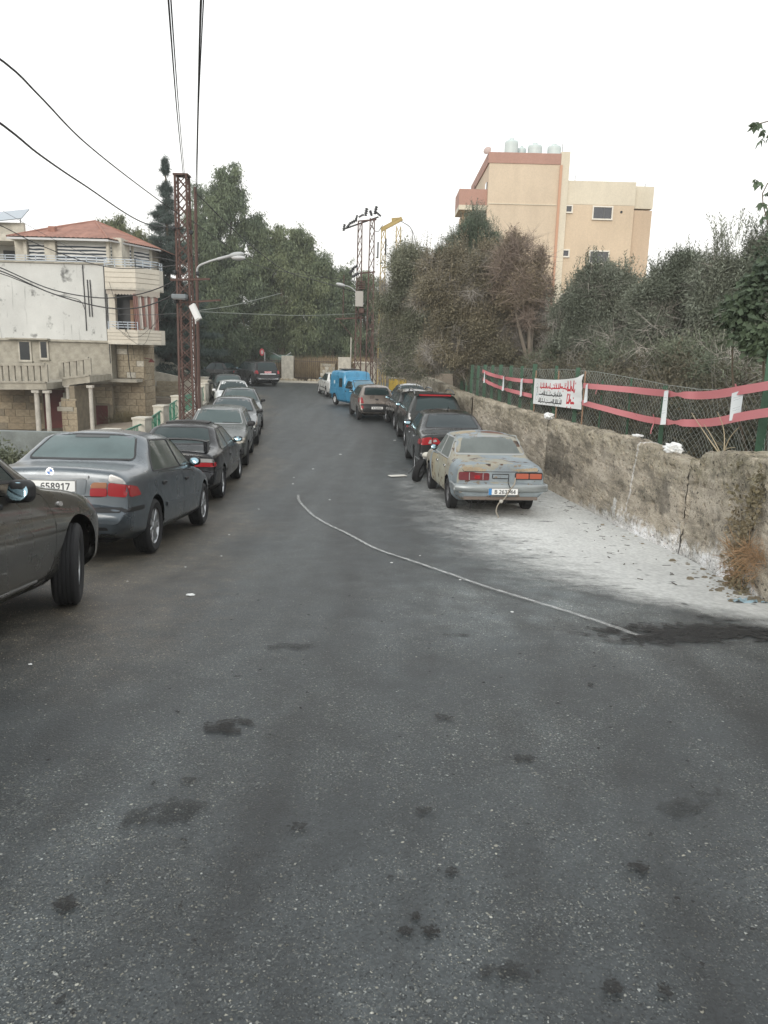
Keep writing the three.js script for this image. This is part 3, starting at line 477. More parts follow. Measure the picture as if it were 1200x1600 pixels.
// ---------------------------------------------------------------- the ground, the street, the wall
const wallX = pchip([-20, 3, 6.4, 7.2, 9.6, 13.2, 16, 19.3, 28, 36, 45, 52, 66], [2.4, 2.85, 3.3, 3.42, 3.8, 3.83, 3.66, 3.3, 2.28, 1.9, 1.6, 2.2, 9]);
const railX = pchip([-20, 3, 10, 14, 20.8, 25.9, 31, 37, 43, 50, 57, 66], [-5.2, -5.2, -5.5, -5.9, -6.6, -7.5, -8.3, -8.95, -10, -12.3, -17, -22]);
const alleyDrop = pchip([9, 16, 20, 30, 40, 45, 52, 58], [0, 0.5, 0.95, 1.05, 1.05, 0.6, 0.15, 0]);
const leftY = (x, d) => { const u = railX(d) - x; return road_y(d) - alleyDrop(d) * sm(0, 0.4, u) - 0.1 * max(0, min(u, 9) - 3.5) * sm(22, 30, d) * (1 - sm(42, 52, d)); };
const rightY = (d) => lerp(0.0, -1.5, sm(46, 62, d)) + 0.25 * (1 - sm(4, 9, d));
const dirtMapTex = dataTex(1024, 1024, (x, y, u, v) => { const n = tfbm(u, v, 8, 6), f = TN(u * 256, v * 256, 256), g = TN(u * 512 + 3, v * 512, 512); const k = 0.9 + 0.3 * (n - 0.5) + 0.16 * (f - 0.5) + 0.1 * (g - 0.5); return [k, k * 0.98, k * 0.95]; });
dirtMapTex.repeat.set(0.5, 0.5);
const noiseBump = dataTex(512, 512, (x, y, u, v) => { const k = 0.6 * tfbm(u, v, 8, 6) + 0.4 * TN(u * 256, v * 256, 256); return [k, k, k]; }, false);
{
  const ds = []; for (let d = -60; d < 70; d += d > 0 && d < 45 ? 1 : 3) ds.push(d); for (const d of [75, 90, 120, 170, 250, 400, 600]) ds.push(d);
  const n = ds.length - 1, us = [0, 0.3, 0.6, 1, 1.5, 2.5, 4, 6, 9, 13, 18, 26, 40, 70, 140, 300], geos = [];
  const at = (v) => ds[Math.round(v * n)];
  geos.push(grid(15, n, (u, v) => { const d = at(v), x = railX(d) - us[Math.round((1 - u) * 15)]; return [x, leftY(x, d) - (x > railX(d) - 0.01 ? 0.04 : 0.02), -d]; }, (u, v, q) => [q[0], q[2]]));
  geos.push(grid(8, n, (u, v) => { const d = at(v); return [lerp(railX(d), wallX(d) + 0.15, u), road_y(d) - 0.04, -d]; }, (u, v, q) => [q[0], q[2]]));
  geos.push(grid(15, n, (u, v) => { const d = at(v), x = wallX(d) + 0.15 + us[Math.round(u * 15)]; return [x, rightY(d) + (u > 0.2 ? 0.1 * N2(x * 0.3, d * 0.3) : 0), -d]; }, (u, v, q) => [q[0], q[2]]));
  struct('ground', merge(geos), std([0.16, 0.125, 0.085], 1, { map: dirtMapTex }), 'bare brown earth round the street');
}
// asphalt: dark binder with pale chippings
const asphaltTex = (() => {
  const W = 2048, a = new Float32Array(W * W), c = new Float32Array(W * W), r = mulberry(77);
  for (let y = 0; y < W; y++) for (let x = 0; x < W; x++) { const u = x / W, v = y / W; a[y * W + x] = 0.15 + 0.05 * (tfbm(u, v, 12, 5) - 0.5) + 0.08 * (TN(u * 512, v * 512, 512) - 0.5) + 0.05 * (r() - 0.5); }
  const stamp = (x0, y0, s, e, ang, val, warm) => { const R = Math.ceil(s * 1.2), ca = cos(ang), sa = sin(ang); for (let y = -R; y <= R; y++) for (let x = -R; x <= R; x++) { const p = (x * ca + y * sa) / s, q = (-x * sa + y * ca) / (s * e), k = p * p + q * q + 0.45 * (r() - 0.5); if (k < 1) { const i = ((y0 + y + W) % W) * W + (x0 + x + W) % W; a[i] = lerp(a[i], val, 0.9); c[i] = warm; } } };
  const clump = (x, y) => 0.55 * tfbm(x / W, y / W, 4, 3) + 0.45 * tfbm(x / W + 0.4, y / W, 24, 3);
  for (let i = 0; i < 260000; i++) { const x0 = floor(r() * W), y0 = floor(r() * W); if (clump(x0, y0) < 0.22 + 0.5 * r()) continue; stamp(x0, y0, 1 + 1.9 * r() * r(), 0.5 + 0.5 * r(), r() * PI, 0.2 + 0.26 * r() * r(), r() * 0.05); }
  for (let i = 0; i < 22000; i++) { const x0 = floor(r() * W), y0 = floor(r() * W); if (clump(x0, y0) < 0.28 + 0.45 * r()) continue; stamp(x0, y0, 1.6 + 2.6 * r() * r(), 0.45 + 0.45 * r(), r() * PI, 0.32 + 0.28 * r() * r(), 0.02 + r() * 0.07); }
  for (let i = 0; i < 200; i++) stamp(floor(r() * W), floor(r() * W), 3 + 2.4 * r(), 0.4 + 0.4 * r(), r() * PI, 0.3 + 0.2 * r(), 0.03 + r() * 0.08);
  for (let i = 0; i < 22000; i++) stamp(floor(r() * W), floor(r() * W), 1 + 2.6 * r() * r(), 0.5 + 0.5 * r(), r() * PI, 0.06, 0);
  const col = dataTex(W, W, (x, y) => { const k = a[y * W + x], w = c[y * W + x]; return [k + w * 0.6, k + 0.012 + w * 0.3, k + 0.016 - w * 0.2]; });
  const bmp = dataTex(W, W, (x, y) => { const k = clamp(a[y * W + x] * 1.6); return [k, k, k]; }, false);
  for (const t of [col, bmp]) t.repeat.set(1 / 3.2, 1 / 3.2);
  return { col, bmp };
})();
const stains = [ // oil and wet marks: x, distance, half sizes, turn, strength
  [2.25, 5.1, 0.75, 0.24, 0.15, 0.85], [2.78, 5.66, 0.3, 0.13, 0.1, 0.95], [1.95, 4.85, 0.4, 0.12, 0.2, 0.6], [-0.67, 3.14, 0.09, 0.07, 0.3, 0.75], [-0.89, 1.93, 0.035, 0.035, 0, 0.8], [0.24, 2.13, 0.02, 0.02, 0, 0.7], [0.16, 1.86, 0.025, 0.02, 0, 0.9], [0.09, 1.86, 0.018, 0.015, 0, 0.85], [0.12, 1.92, 0.016, 0.015, 0, 0.85], [0.85, 2.18, 0.03, 0.025, 0, 0.85],
  [0.62, 1.68, 0.03, 0.03, 0, 0.8], [0.17, 2.48, 0.03, 0.02, 0.4, 0.6], [-0.27, 2.36, 0.03, 0.02, 0.2, 0.7], [-0.72, 2.65, 0.03, 0.02, 0, 0.6], [-0.75, 2.42, 0.14, 0.07, 0.5, 0.4], [0.3, 3.3, 0.04, 0.03, 0, 0.6], [0.6, 2.9, 0.05, 0.03, 0, 0.6], [2.1, 3.4, 0.06, 0.03, 0, 0.6], [0.35, 1.72, 0.06, 0.03, 0, 0.5], [-0.55, 4.4, 0.14, 0.06, 0, 0.35], [1.2, 2.6, 0.2, 0.05, 0.6, 0.3], [0.5, 4.8, 0.08, 0.03, 0, 0.5], [-2.6, 7.0, 0.45, 0.2, 0, 0.45],
];
function roadTint(x, d) { // multiplies the asphalt map
  const s = x - 0.15 * sin(d * 0.3), track = fbm(s * 1.15 + 3, d * 0.07, 3), mott = fbm(x * 2.4, d * 1.5, 4), fine = fbm(x * 9, d * 7, 2);
  let wet = 0, k = 1.05 + 0.55 * track + 0.42 * mott + 0.2 * fine, r = 1, g = 1, b = 1;
  for (const [a, w, str] of [[-0.55, 0.35, 0.16], [0.75, 0.28, 0.2], [1.7, 0.22, 0.14], [-1.75, 0.25, 0.1]]) k -= str * Math.exp(-pow((s - a + 0.25 * N2(d * 0.15, a)) / w, 2)) * (0.7 + 0.5 * N2(d * 0.5, a * 7));
  // wandering seam with pitch in it
  const seam = 0.1 + 0.75 * sm(5.5, 1.6, d) - 0.22 * sm(5, 11, d) + 0.05 * N2(d * 1.3, 4) + 0.03 * N2(d * 6, 9); k -= 0.3 * Math.exp(-pow((x - seam) / 0.03, 2)) * clamp(0.4 + N2(d * 1.7, 3)) * (d < 12 ? 1 : 0);
  for (const [sx, sd, a, c] of stains.slice(0, 3)) wet = max(wet, sm(2.2, 0.8, hypot((x - sx) / a, (d - sd) / c)));
  k = clamp(k, 0.22, 1.9);
  // brown dust where the row of cars stands and along the left edge
  const edge = (x - (railX(d) + 3.45 + 0.35 * N2(d * 0.25, 8))) / 0.9 + 0.55 * fbm(x * 3, d * 3, 4), m = sm(0.7, -0.7, edge) * (0.95 + 0.4 * fbm(x * 7 + 5, d * 7, 3)) * sm(2.6, 5.5, d + 0.5 * N2(x, 2)); if (m > 0) { r = lerp(r, 1.95, m); g = lerp(g, 1.5, m); b = lerp(b, 1.14, m); }
  // grey lime dust trodden out from the spill
  const w = (1 - wet) * sm(2.9, 0.6, wallX(d) - 1.0 - x + 0.5 * fbm(x * 2, d * 2, 4)) * sm(3.9, 5.4, d) * sm(30, 17, d) * clamp(0.75 + 0.7 * fbm(x * 2.5 + 9, d * 1.3, 4)); r += w * 2.0; g += w * 2.0; b += w * 1.95;
  return [k * r, k * g, k * b];
}
{
  const ds = []; for (let d = -8; d < 0.8; d += 0.4) ds.push(d); for (let d = 0.8; d < 7; d += 0.035) ds.push(d); for (let d = 7; d < 16; d += 0.08) ds.push(d); for (let d = 16; d < 34; d += 0.2) ds.push(d); for (let d = 34; d <= 66; d += 0.8) ds.push(d);
  const n = ds.length - 1, nu = 210;
  const g = grid(nu, n, (u, v) => { const d = ds[Math.round(v * n)]; const a = railX(d) + 0.02, b = wallX(d) - 0.02; return [lerp(a, b, u), road_y(d) + 0.003 * N2(u * 6, d * 0.8), -d]; }, (u, v, q) => [q[0], q[2]]);
  const p = g.attributes.position, col = new Float32Array(p.count * 3); for (let i = 0; i < p.count; i++) { const t = roadTint(p.getX(i), -p.getZ(i)); col.set(t, i * 3); }
  g.setAttribute('color', new THREE.BufferAttribute(col, 3));
  struct('road', g, std([1.38, 1.43, 1.45], 0.5, { map: asphaltTex.col, bumpMap: asphaltTex.bmp, bumpScale: 0.008, vertexColors: true }), 'worn grey asphalt street running downhill');
}
{ // tar spots and the oily patch, with ragged outlines
  const X0 = -1.4, X1 = 3.4, D0 = 1.4, D1 = 6.4, r = mulberry(23), spots = stains.map((q) => [...q]); for (let i = 0; i < 150; i++) { const d = 1.5 + 4.6 * r(), x = -1 - 0.2 * d + (2 + 0.6 * d) * r(); if (x > -1.35 && x < 3) spots.push([x, d, 0.006 + 0.03 * r() * r() * r(), 0.006 + 0.02 * r() * r() * r(), r() * 3, 0.6 + 0.3 * r()]); }
  const W = 2048, acc = new Float32Array(W * W);
  for (const [sx, sd, a, c, t, str] of spots) { const R = max(a, c) * 1.7 + 0.02, x0 = floor((sx - R - X0) / (X1 - X0) * W), x1 = (sx + R - X0) / (X1 - X0) * W, y0 = floor((sd - R - D0) / (D1 - D0) * W), y1 = (sd + R - D0) / (D1 - D0) * W, big = a > 0.2, f = big ? 6 : 0.9 / max(a, 0.01); for (let y = max(0, y0); y < min(W, y1); y++) for (let x = max(0, x0); x < min(W, x1); x++) { const X = lerp(X0, X1, x / W), D = lerp(D0, D1, y / W), dx = X - sx, dd = D - sd, p = (dx * cos(t) + dd * sin(t)) / a, q = (-dx * sin(t) + dd * cos(t)) / c, e = p * p + q * q + (big ? 1.9 : 1.9) * fbm(X * f + sx * 9, D * f, 5), k = sm(big ? 1.25 : 1.0, big ? 0.5 : 0.8, e) * str * clamp(0.45 + 0.95 * TN(X * 130 + 400, D * 130 + 400, 512) + 0.2 * (r() - 0.5)); const i = y * W + x; if (k > acc[i]) acc[i] = k; } }
  const al = dataTex(W, W, (x, y) => { const k = acc[y * W + x]; return [k, k, k]; }, false); al.wrapS = al.wrapT = THREE.ClampToEdgeWrapping;
  const g = grid(60, 60, (u, v) => { const d = lerp(D0, D1, v), x = min(lerp(X0, X1, u), wallX(d) - 0.05); return [x, road_y(d) + 0.012 + 0.0, -d]; }, (u, v, q) => [(q[0] - X0) / (X1 - X0), (-q[2] - D0) / (D1 - D0)]);
  const o = struct('oil_stains', g, std([0.012, 0.011, 0.01], 0.92, { alphaMap: al, transparent: true }), 'dark oil patch and tar spots on the asphalt'); o.userData.kind = 'stuff'; o.userData.category = 'stain';
}
// lane of beaten earth and concrete below the railing
{
  const g = grid(24, 40, (u, v) => { const d = 20 + 36 * v, x1 = railX(d) - 0.3, x0 = x1 - lerp(8, 4.5, sm(24, 46, d)) ; const x = lerp(x0, x1, u); return [x, leftY(x, d) + 0.012, -d]; }, (u, v, q) => [q[0], q[2]]);
  struct('lane', g, std([0.3, 0.26, 0.215], 0.95, { map: dirtMapTex }), 'dusty concrete lane beside the house');
}
// spilt lime
const dirtMapTex2 = dataTex(512, 1024, (x, y, u, v) => { const n = tfbm(u, v, 6, 6), f = TN(u * 200, v * 400, 200), k = 0.93 + 0.2 * (n - 0.5) + 0.12 * (f - 0.5); return [k, k * 0.995, k * 0.98]; }), noiseBump2 = noiseBump.clone(); noiseBump2.repeat.set(5, 18);
{
  const X0 = -0.5, X1 = 4.1, D0 = 4.4, D1 = 21.5, edge = pchip([4.4, 5.3, 6.2, 7.3, 10.1, 14.8, 18.3, 21.5], [2.9, 2.62, 2.0, 1.5, 0.95, 0.42, 0.1, 0.3]), rr = mulberry(9);
  const pits = []; for (let i = 0; i < 90; i++) { const d = 5.6 + 10 * rr(), x = lerp(edge(d) + 0.3, wallX(d), rr()); pits.push([x, d, 0.02 + 0.09 * rr() * rr(), 0.015 + 0.07 * rr() * rr()]); }
  pits.push([1.75, 9.0, 0.13, 0.07], [1.25, 11.3, 0.1, 0.06], [1.45, 12.2, 0.1, 0.08], [1.6, 12.8, 0.08, 0.06], [1.1, 12.4, 0.09, 0.06], [2.7, 12.6, 0.16, 0.06]);
  const W = 1024, H = 2048, alpha = dataTex(W, H, (px, py, u, v) => {
    const x = lerp(X0, X1, u), d = lerp(D0, D1, v), wx = wallX(d), e = (x - edge(d)) / max(0.5, (wx - edge(d)));
    let k = sm(-0.2, 0.68, e + 0.13 * fbm(x * 1.3, d * 1.3, 3) + 0.1 * fbm(x * 7, d * 7, 4));
    k *= sm(4.5, 6.3, d + 0.5 * fbm(x * 2, d * 2, 3)) * lerp(1, 0.62, sm(11, 17, d)) * sm(21, 16.5, d + N2(x, d));
    const wear = fbm(x * 3.1 + 20, d * 3.1, 5), grit = fbm(x * 26, d * 24, 2);
    k = clamp(k * (1.25 + 0.26 * wear) + (grit * 0.22 + (rr() - 0.5) * 0.5) * k * (1.25 - k) - 0.05);
    for (const [a, b, ra, rb] of pits) { const q = pow((x - a) / ra, 2) + pow((d - b) / rb, 2) + 0.8 * fbm(x * 12, d * 12, 3); if (q < 1) k *= 0.25 + 0.6 * max(0, q); }
    return [k, k * 0.93, k];
  }, false);
  alpha.wrapS = alpha.wrapT = THREE.ClampToEdgeWrapping;
  const g = grid(40, 120, (u, v) => { const d = lerp(D0, D1, v), x = lerp(X0, wallX(d) - 0.015, u); return [x, road_y(d) + 0.017 + 0.02 * sm(0.5, 0, wallX(d) - x) * sm(5.5, 7, d) * sm(14, 11, d), -d]; }, (u, v, q) => [(q[0] - X0) / (X1 - X0), (-q[2] - D0) / (D1 - D0)]);
  const o = struct('lime_powder', g, std([0.78, 0.795, 0.795], 1, { alphaMap: alpha, transparent: true, map: dirtMapTex2, bumpMap: noiseBump2, bumpScale: 0.02 }), 'white lime powder spilt over the roadside'); o.userData.kind = 'stuff'; o.userData.category = 'powder';
}
// worn painted line
{
  const pts = [[-1.7, 14.95], [-1.62, 14.3], [-1.4, 13.4], [-1.17, 12.54], [-0.85, 11.6], [-0.55, 10.84], [-0.1, 9.5], [0.31, 8.5], [0.66, 7.5], [0.94, 6.66], [1.2, 6.1], [1.41, 5.68], [1.58, 5.28], [1.73, 4.88]];
  const c = new THREE.CatmullRomCurve3(pts.map(([x, d]) => V(x, 0, -d))), W = 1024, rr = mulberry(4);
  const a = dataTex(W, 64, (x, y, u, v) => { const k = sm(0.08, 0.35, 0.5 - abs(v - 0.5) + 0.12 * fbm(u * 60, v * 3, 3)) * clamp(0.42 + 0.75 * fbm(u * 40, v * 4, 4) + 0.8 * (rr() - 0.5)) * (0.7 + 0.3 * sin(u * PI)); return [0, k, 0]; }, false);
  const g = grid(160, 2, (u, v) => { const p = c.getPointAt(u), t = c.getTangentAt(u), w = (v - 0.5) * 0.085; const x = p.x - t.z * w, z = p.z + t.x * w; return [x, road_y(-z) + 0.021, z]; });
  struct('painted_line', g, std([0.62, 0.62, 0.6], 0.85, { alphaMap: a, transparent: true }), 'worn white line curving across the asphalt');
}
// ---------------------------------------------------------------- concrete wall in five lengths
const concreteBump = dataTex(1024, 1024, (x, y, u, v) => { let k = 0.5 * tfbm(u, v, 10, 6) + 0.3 * TN(u * 300, v * 300, 300) + 0.2 * TN(u * 512, v * 512, 512); const pit = TN(u * 90 + 7, v * 90, 90); if (pit > 0.86) k -= (pit - 0.86) * 3; return [k, k, k]; }, false);
const concreteTex = dataTex(1024, 1024, (x, y, u, v) => { const n = tfbm(u, v, 6, 7), f = TN(u * 256, v * 256, 256), p = TN(u * 128 + 5, v * 128, 128); let k = 0.92 + 0.26 * (n - 0.5) + 0.16 * (f - 0.5); if (p > 0.9) k -= (p - 0.9) * 3.5; if (p < 0.06) k += 0.1; return [k, k * 0.985, k * 0.95]; });
const softTex = dataTex(512, 512, (x, y, u, v) => { const n = tfbm(u, v, 3, 6), f = TN(u * 128, v * 128, 128), s = tfbm(u, v * 0.15, 20, 4), k = 0.95 + 0.09 * (n - 0.5) + 0.04 * (f - 0.5) + 0.06 * (s - 0.5); return [k, k * 0.995, k * 0.985]; }); softTex.repeat.set(0.13, 0.13);
const wallTex = dataTex(1024, 1024, (x, y, u, v) => { const n = tfbm(u, v, 7, 7), f = TN(u * 340, v * 340, 340), p = TN(u * 110 + 5, v * 110, 110), q = TN(u * 200 + 9, v * 200 + 3, 200), h = tfbm(u * 0.25 + 0.1, v, 40, 4); let k = 0.88 + 0.46 * (n - 0.5) + 0.3 * (f - 0.5) + 0.3 * (h - 0.5); if (p > 0.8) k -= (p - 0.8) * 2.8; if (p < 0.1) k += (0.1 - p) * 2; if (q > 0.92) k += 0.25; if (q < 0.07) k -= 0.3; return [k, k * 0.985, k * (0.945 + 0.04 * n)]; });
const wallMat = std([0.5, 0.45, 0.37], 0.95, { map: wallTex, bumpMap: concreteBump, bumpScale: 0.02, vertexColors: true });
function wallLength(label, d0, d1, top, thick, opts = {}) {
  const near = d0 < 20, step = near ? 0.03 : 0.09, nu = Math.ceil((d1 - d0) / step), nv = near ? 96 : 26, nt = 8;
  const rows = [];
  const face = grid(nu, nv + nt + 4, (u, v, i, j) => {
    const d = lerp(d0, d1, u), ty = top(d) + 0.025 * N2(d * 1.6, 5) + 0.018 * N2(d * 6, 7), by = road_y(d) - 0.12; let x, y;
    if (j <= nv) { const h = j / nv; y = lerp(by, ty, h); x = wallX(d); const hh = y - road_y(d);
      x += 0.016 * fbm(d * 0.6, y * 1.5, 3) + 0.009 * fbm(d * 3.5, y * 8, 3) * (1 + (y > ty - 0.42 ? 1.3 : 0));
      for (const [L, dep] of [[0.3, 0.014], [0.62, 0.008], [0.95, 0.012]]) x += dep * Math.exp(-pow((hh - L - 0.03 * N2(d * 0.5, L)) / 0.014, 2)) * clamp(0.7 + N2(d * 0.8, L * 9));
      if (hh < 0.3) x -= 0.018; const rough = fbm(d * 3, y * 4, 4); if (rough > 0.36) x += (rough - 0.36) * 0.25;
      if (opts.chips) for (const [cd, cy, a, b] of opts.chips) { const q = pow((d - cd) / a, 2) + pow((y - cy) / b, 2) + 0.7 * fbm(d * 14, y * 14, 2); if (q < 1) x += 0.07 * (1 - q); }
      x += 0.03 * pow(max(0, (y - ty + 0.06) / 0.06), 2);
    } else if (j <= nv + nt) { const k = (j - nv) / nt; x = wallX(d) + 0.03 + thick * k; y = ty + 0.02 * fbm(d * 5, k * 3, 3) - 0.03 * pow(abs(k - 0.5) * 2, 4); } else { const k = (j - nv - nt) / 4; x = wallX(d) + 0.03 + thick; y = lerp(ty - 0.03, by, k); }
    return [x, y, -d];
  }, (u, v, q) => [q[2] * 0.27, (q[1] + (q[0] - 3)) * 0.5]);
  const caps = [u => d0, u => d1].map((f) => { const d = f(), ty = top(d) + 0.025 * N2(d * 1.6, 5) + 0.018 * N2(d * 6, 7) - 0.004; return box(thick, ty - road_y(d) + 0.12, 0.01, wallX(d) + 0.032 + thick / 2, (ty + road_y(d) - 0.12) / 2, -d); });
  const g = mergeGeometries([clean(face), ...caps.map((c) => clean(c))]);
  const p = g.attributes.position, col = new Float32Array(p.count * 3);
  for (let i = 0; i < p.count; i++) {
    const d = -p.getZ(i), y = p.getY(i), hh = y - road_y(d), ty = top(d); let k = 0.99 + 0.18 * fbm(d * 0.4, y * 1.4, 4) + 0.14 * fbm(d * 2, y * 6, 4), r = 1, gg = 1, b = 1;
    const streak = fbm(d * 0.9 + 40, y * 2.4, 5); if (streak > 0.15) k *= 1 - min(0.35, (streak - 0.15) * 1.3);
    for (const L of [0.3, 0.62, 0.95]) { const q = abs(hh - L - 0.03 * N2(d * 0.5, L)); if (q < 0.016) k *= 1 - 0.32 * clamp(0.55 + N2(d * 1.1, L * 9)) * (1 - q / 0.016); } const ck = abs(N2(d * 0.9 + 3, y * 2.2)); if (ck < 0.012) k *= 0.72;
    const lichen = sm(ty - 0.48, ty - 0.16, y + 0.16 * fbm(d * 2, y * 3, 3)) * (opts.lichen ?? 0.4) * clamp(0.6 + fbm(d * 5, y * 5, 3)); k *= 1 - 0.35 * lichen; b *= 1 - 0.1 * lichen; gg *= 1 + 0.02 * lichen;
    if (opts.dark) for (const [cd, cy, a, c2, s] of opts.dark) { const q = pow((d - cd) / a, 2) + pow((y - cy) / c2, 2) + 1.2 * fbm(d * 3, y * 3, 4); k *= 1 - s * sm(1.3, 0.4, q); }
    let w = 0; const reach = 0.06 + 0.2 * sm(5.9, 8, d) * sm(15, 11.5, d) + 0.07 * N2(d * 1.3, 6); // lime thrown against the foot
    if (d > 6 && d < 16) w = sm(0.75, -0.2, (hh - reach * 0.55) / max(0.05, reach) + 0.75 * fbm(d * 5, y * 5, 4)) * sm(5.9, 6.8, d) * sm(15.5, 13, d);
    if (opts.white) for (const [cd, cy, a, c2] of opts.white) { const q = pow((d - cd) / a, 2) + pow((y - cy) / c2, 2) + 0.6 * fbm(d * 9, y * 9, 3); w = max(w, 0.9 * sm(1.1, 0.6, q)); }
    if (opts.drip) for (const [a, b2] of opts.drip) { const t = clamp((y - b2[1]) / (a[1] - b2[1])); const cd = lerp(b2[0], a[0], pow(t, 0.8)) + 0.02 * N2(y * 6, 2); if (y > b2[1] - 0.05 && y < a[1] + 0.1) w = max(w, 0.75 * sm(0.035, 0.01, abs(d - cd) + 0.012 * N2(y * 20, 3))); }
    k = clamp(k, 0.35, 1.5); col.set([lerp(k * r, 1.75, w), lerp(k * gg, 1.97, w), lerp(k * b, 2.45, w)], i * 3);
  }
  g.setAttribute('color', new THREE.BufferAttribute(col, 3));
  return one('concrete_wall', g, wallMat, label, 'wall', 'lengths of roadside concrete wall');
}
const topFar = pchip([9.6, 11.2, 14, 17.5, 24, 33, 44], [0.16, 0.22, 0.14, 0.06, 0.08, 0.14, 0.0]);
wallLength('tall stained concrete wall end with creeper at the right edge', 2.2, 9.5, pchip([2, 6.4, 9.1, 9.15, 9.5], [0.95, 0.68, 0.4, 0.3, 0.28]), 0.42, { lichen: 0.9, chips: [[9.25, 0.02, 0.1, 0.12], [8.5, -0.52, 0.04, 0.07], [9.42, -0.3, 0.07, 0.2]] });
wallLength('long concrete wall with lime splashed foot beside the rusty saloon', 9.54, 17.0, topFar, 0.3, { lichen: 0.5, chips: [[9.75, -0.72, 0.14, 0.16], [9.66, -0.35, 0.08, 0.22]], white: [[12.55, -0.98, 0.11, 0.17]], drip: [[[11.6, 0.16], [12.0, -1.0]]], dark: [[10.35, -0.42, 0.3, 0.24, 0.45], [16.4, -0.7, 1.2, 0.5, 0.45], [15.5, -0.9, 1.5, 0.25, 0.3]] });
wallLength('concrete wall length below the banner beside the dark saloon', 17.03, 24.0, topFar, 0.3, { lichen: 0.5 });
wallLength('concrete wall length beside the off-roader with roof rails', 24.25, 31.0, topFar, 0.3, { lichen: 0.5 });
wallLength('farthest concrete wall length running to the yellow cabinet', 31.1, 42.0, topFar, 0.3, { lichen: 0.6 });
// ---------------------------------------------------------------- left side: railing, house, lane walls
const plasterTex = dataTex(1024, 1024, (x, y, u, v) => { const n = tfbm(u, v, 4, 7), s = tfbm(u * 1, v * 0.12, 32, 4), f = TN(u * 256, v * 256, 256); let k = 0.86 + 0.12 * n + 0.04 * (f - 0.5); const e = tfbm(u + 0.3, v, 10, 6); if (e > 0.66) k -= (e - 0.66) * 2.2; if (s > 0.68) k -= (s - 0.68) * 0.9; return [k, k * 0.995, k * 0.98]; }); plasterTex.repeat.set(0.25, 0.25);
const MW = {
  white: std([0.66, 0.675, 0.67], 0.92, { map: plasterTex, bumpMap: noiseBump, bumpScale: 0.01 }), cream: std([0.65, 0.61, 0.53], 0.9, { map: softTex }), grey: std([0.41, 0.395, 0.355], 0.95, { map: concreteTex, bumpMap: concreteBump, bumpScale: 0.01 }),
  pale: std([0.56, 0.545, 0.505], 0.92, { map: concreteTex }), stoneA: std([0.42, 0.36, 0.275], 0.95, { map: concreteTex, bumpMap: concreteBump, bumpScale: 0.02 }), stoneB: std([0.35, 0.295, 0.22], 0.95, { map: concreteTex, bumpMap: concreteBump, bumpScale: 0.02 }), stoneC: std([0.43, 0.38, 0.3], 0.95, { map: concreteTex, bumpMap: concreteBump, bumpScale: 0.02 }),
  mortar: std([0.25, 0.22, 0.175], 1, { map: concreteTex }), roof: std([0.36, 0.185, 0.145], 0.85, { map: dirtMapTex }), fascia: std([0.5, 0.5, 0.5], 0.7), dark: std([0.02, 0.022, 0.025], 0.6), redDoor: std([0.12, 0.02, 0.018], 0.75, { map: dirtMapTex }), railBlue: std([0.42, 0.47, 0.52], 0.5), curtainW: std([0.62, 0.62, 0.6], 0.95), curtainD: std([0.05, 0.06, 0.075], 0.95), awning: std([0.4, 0.36, 0.31], 0.95), drape: std([0.24, 0.13, 0.11], 0.95), drapeW: std([0.5, 0.46, 0.42], 0.95), wood: std([0.27, 0.17, 0.11], 0.8), green: std([0.035, 0.16, 0.1], 0.55), greenDull: std([0.05, 0.125, 0.08], 0.6, { map: dirtMapTex }), rust: std([0.115, 0.07, 0.062], 0.9, { map: dirtMapTex }), cableM: std([0.03, 0.03, 0.032], 0.7), paleCable: std([0.2, 0.22, 0.19], 0.7), lampM: std([0.42, 0.43, 0.43], 0.5), glassW: phys([0.03, 0.035, 0.04], 0.08, { clearcoat: 1 }), pipe: std([0.5, 0.49, 0.47], 0.8, { map: concreteTex }),
};
const B = (w, h, d, x, y, z, uv = 1) => boxUV(box(w, h, d, x, y, z), 1);
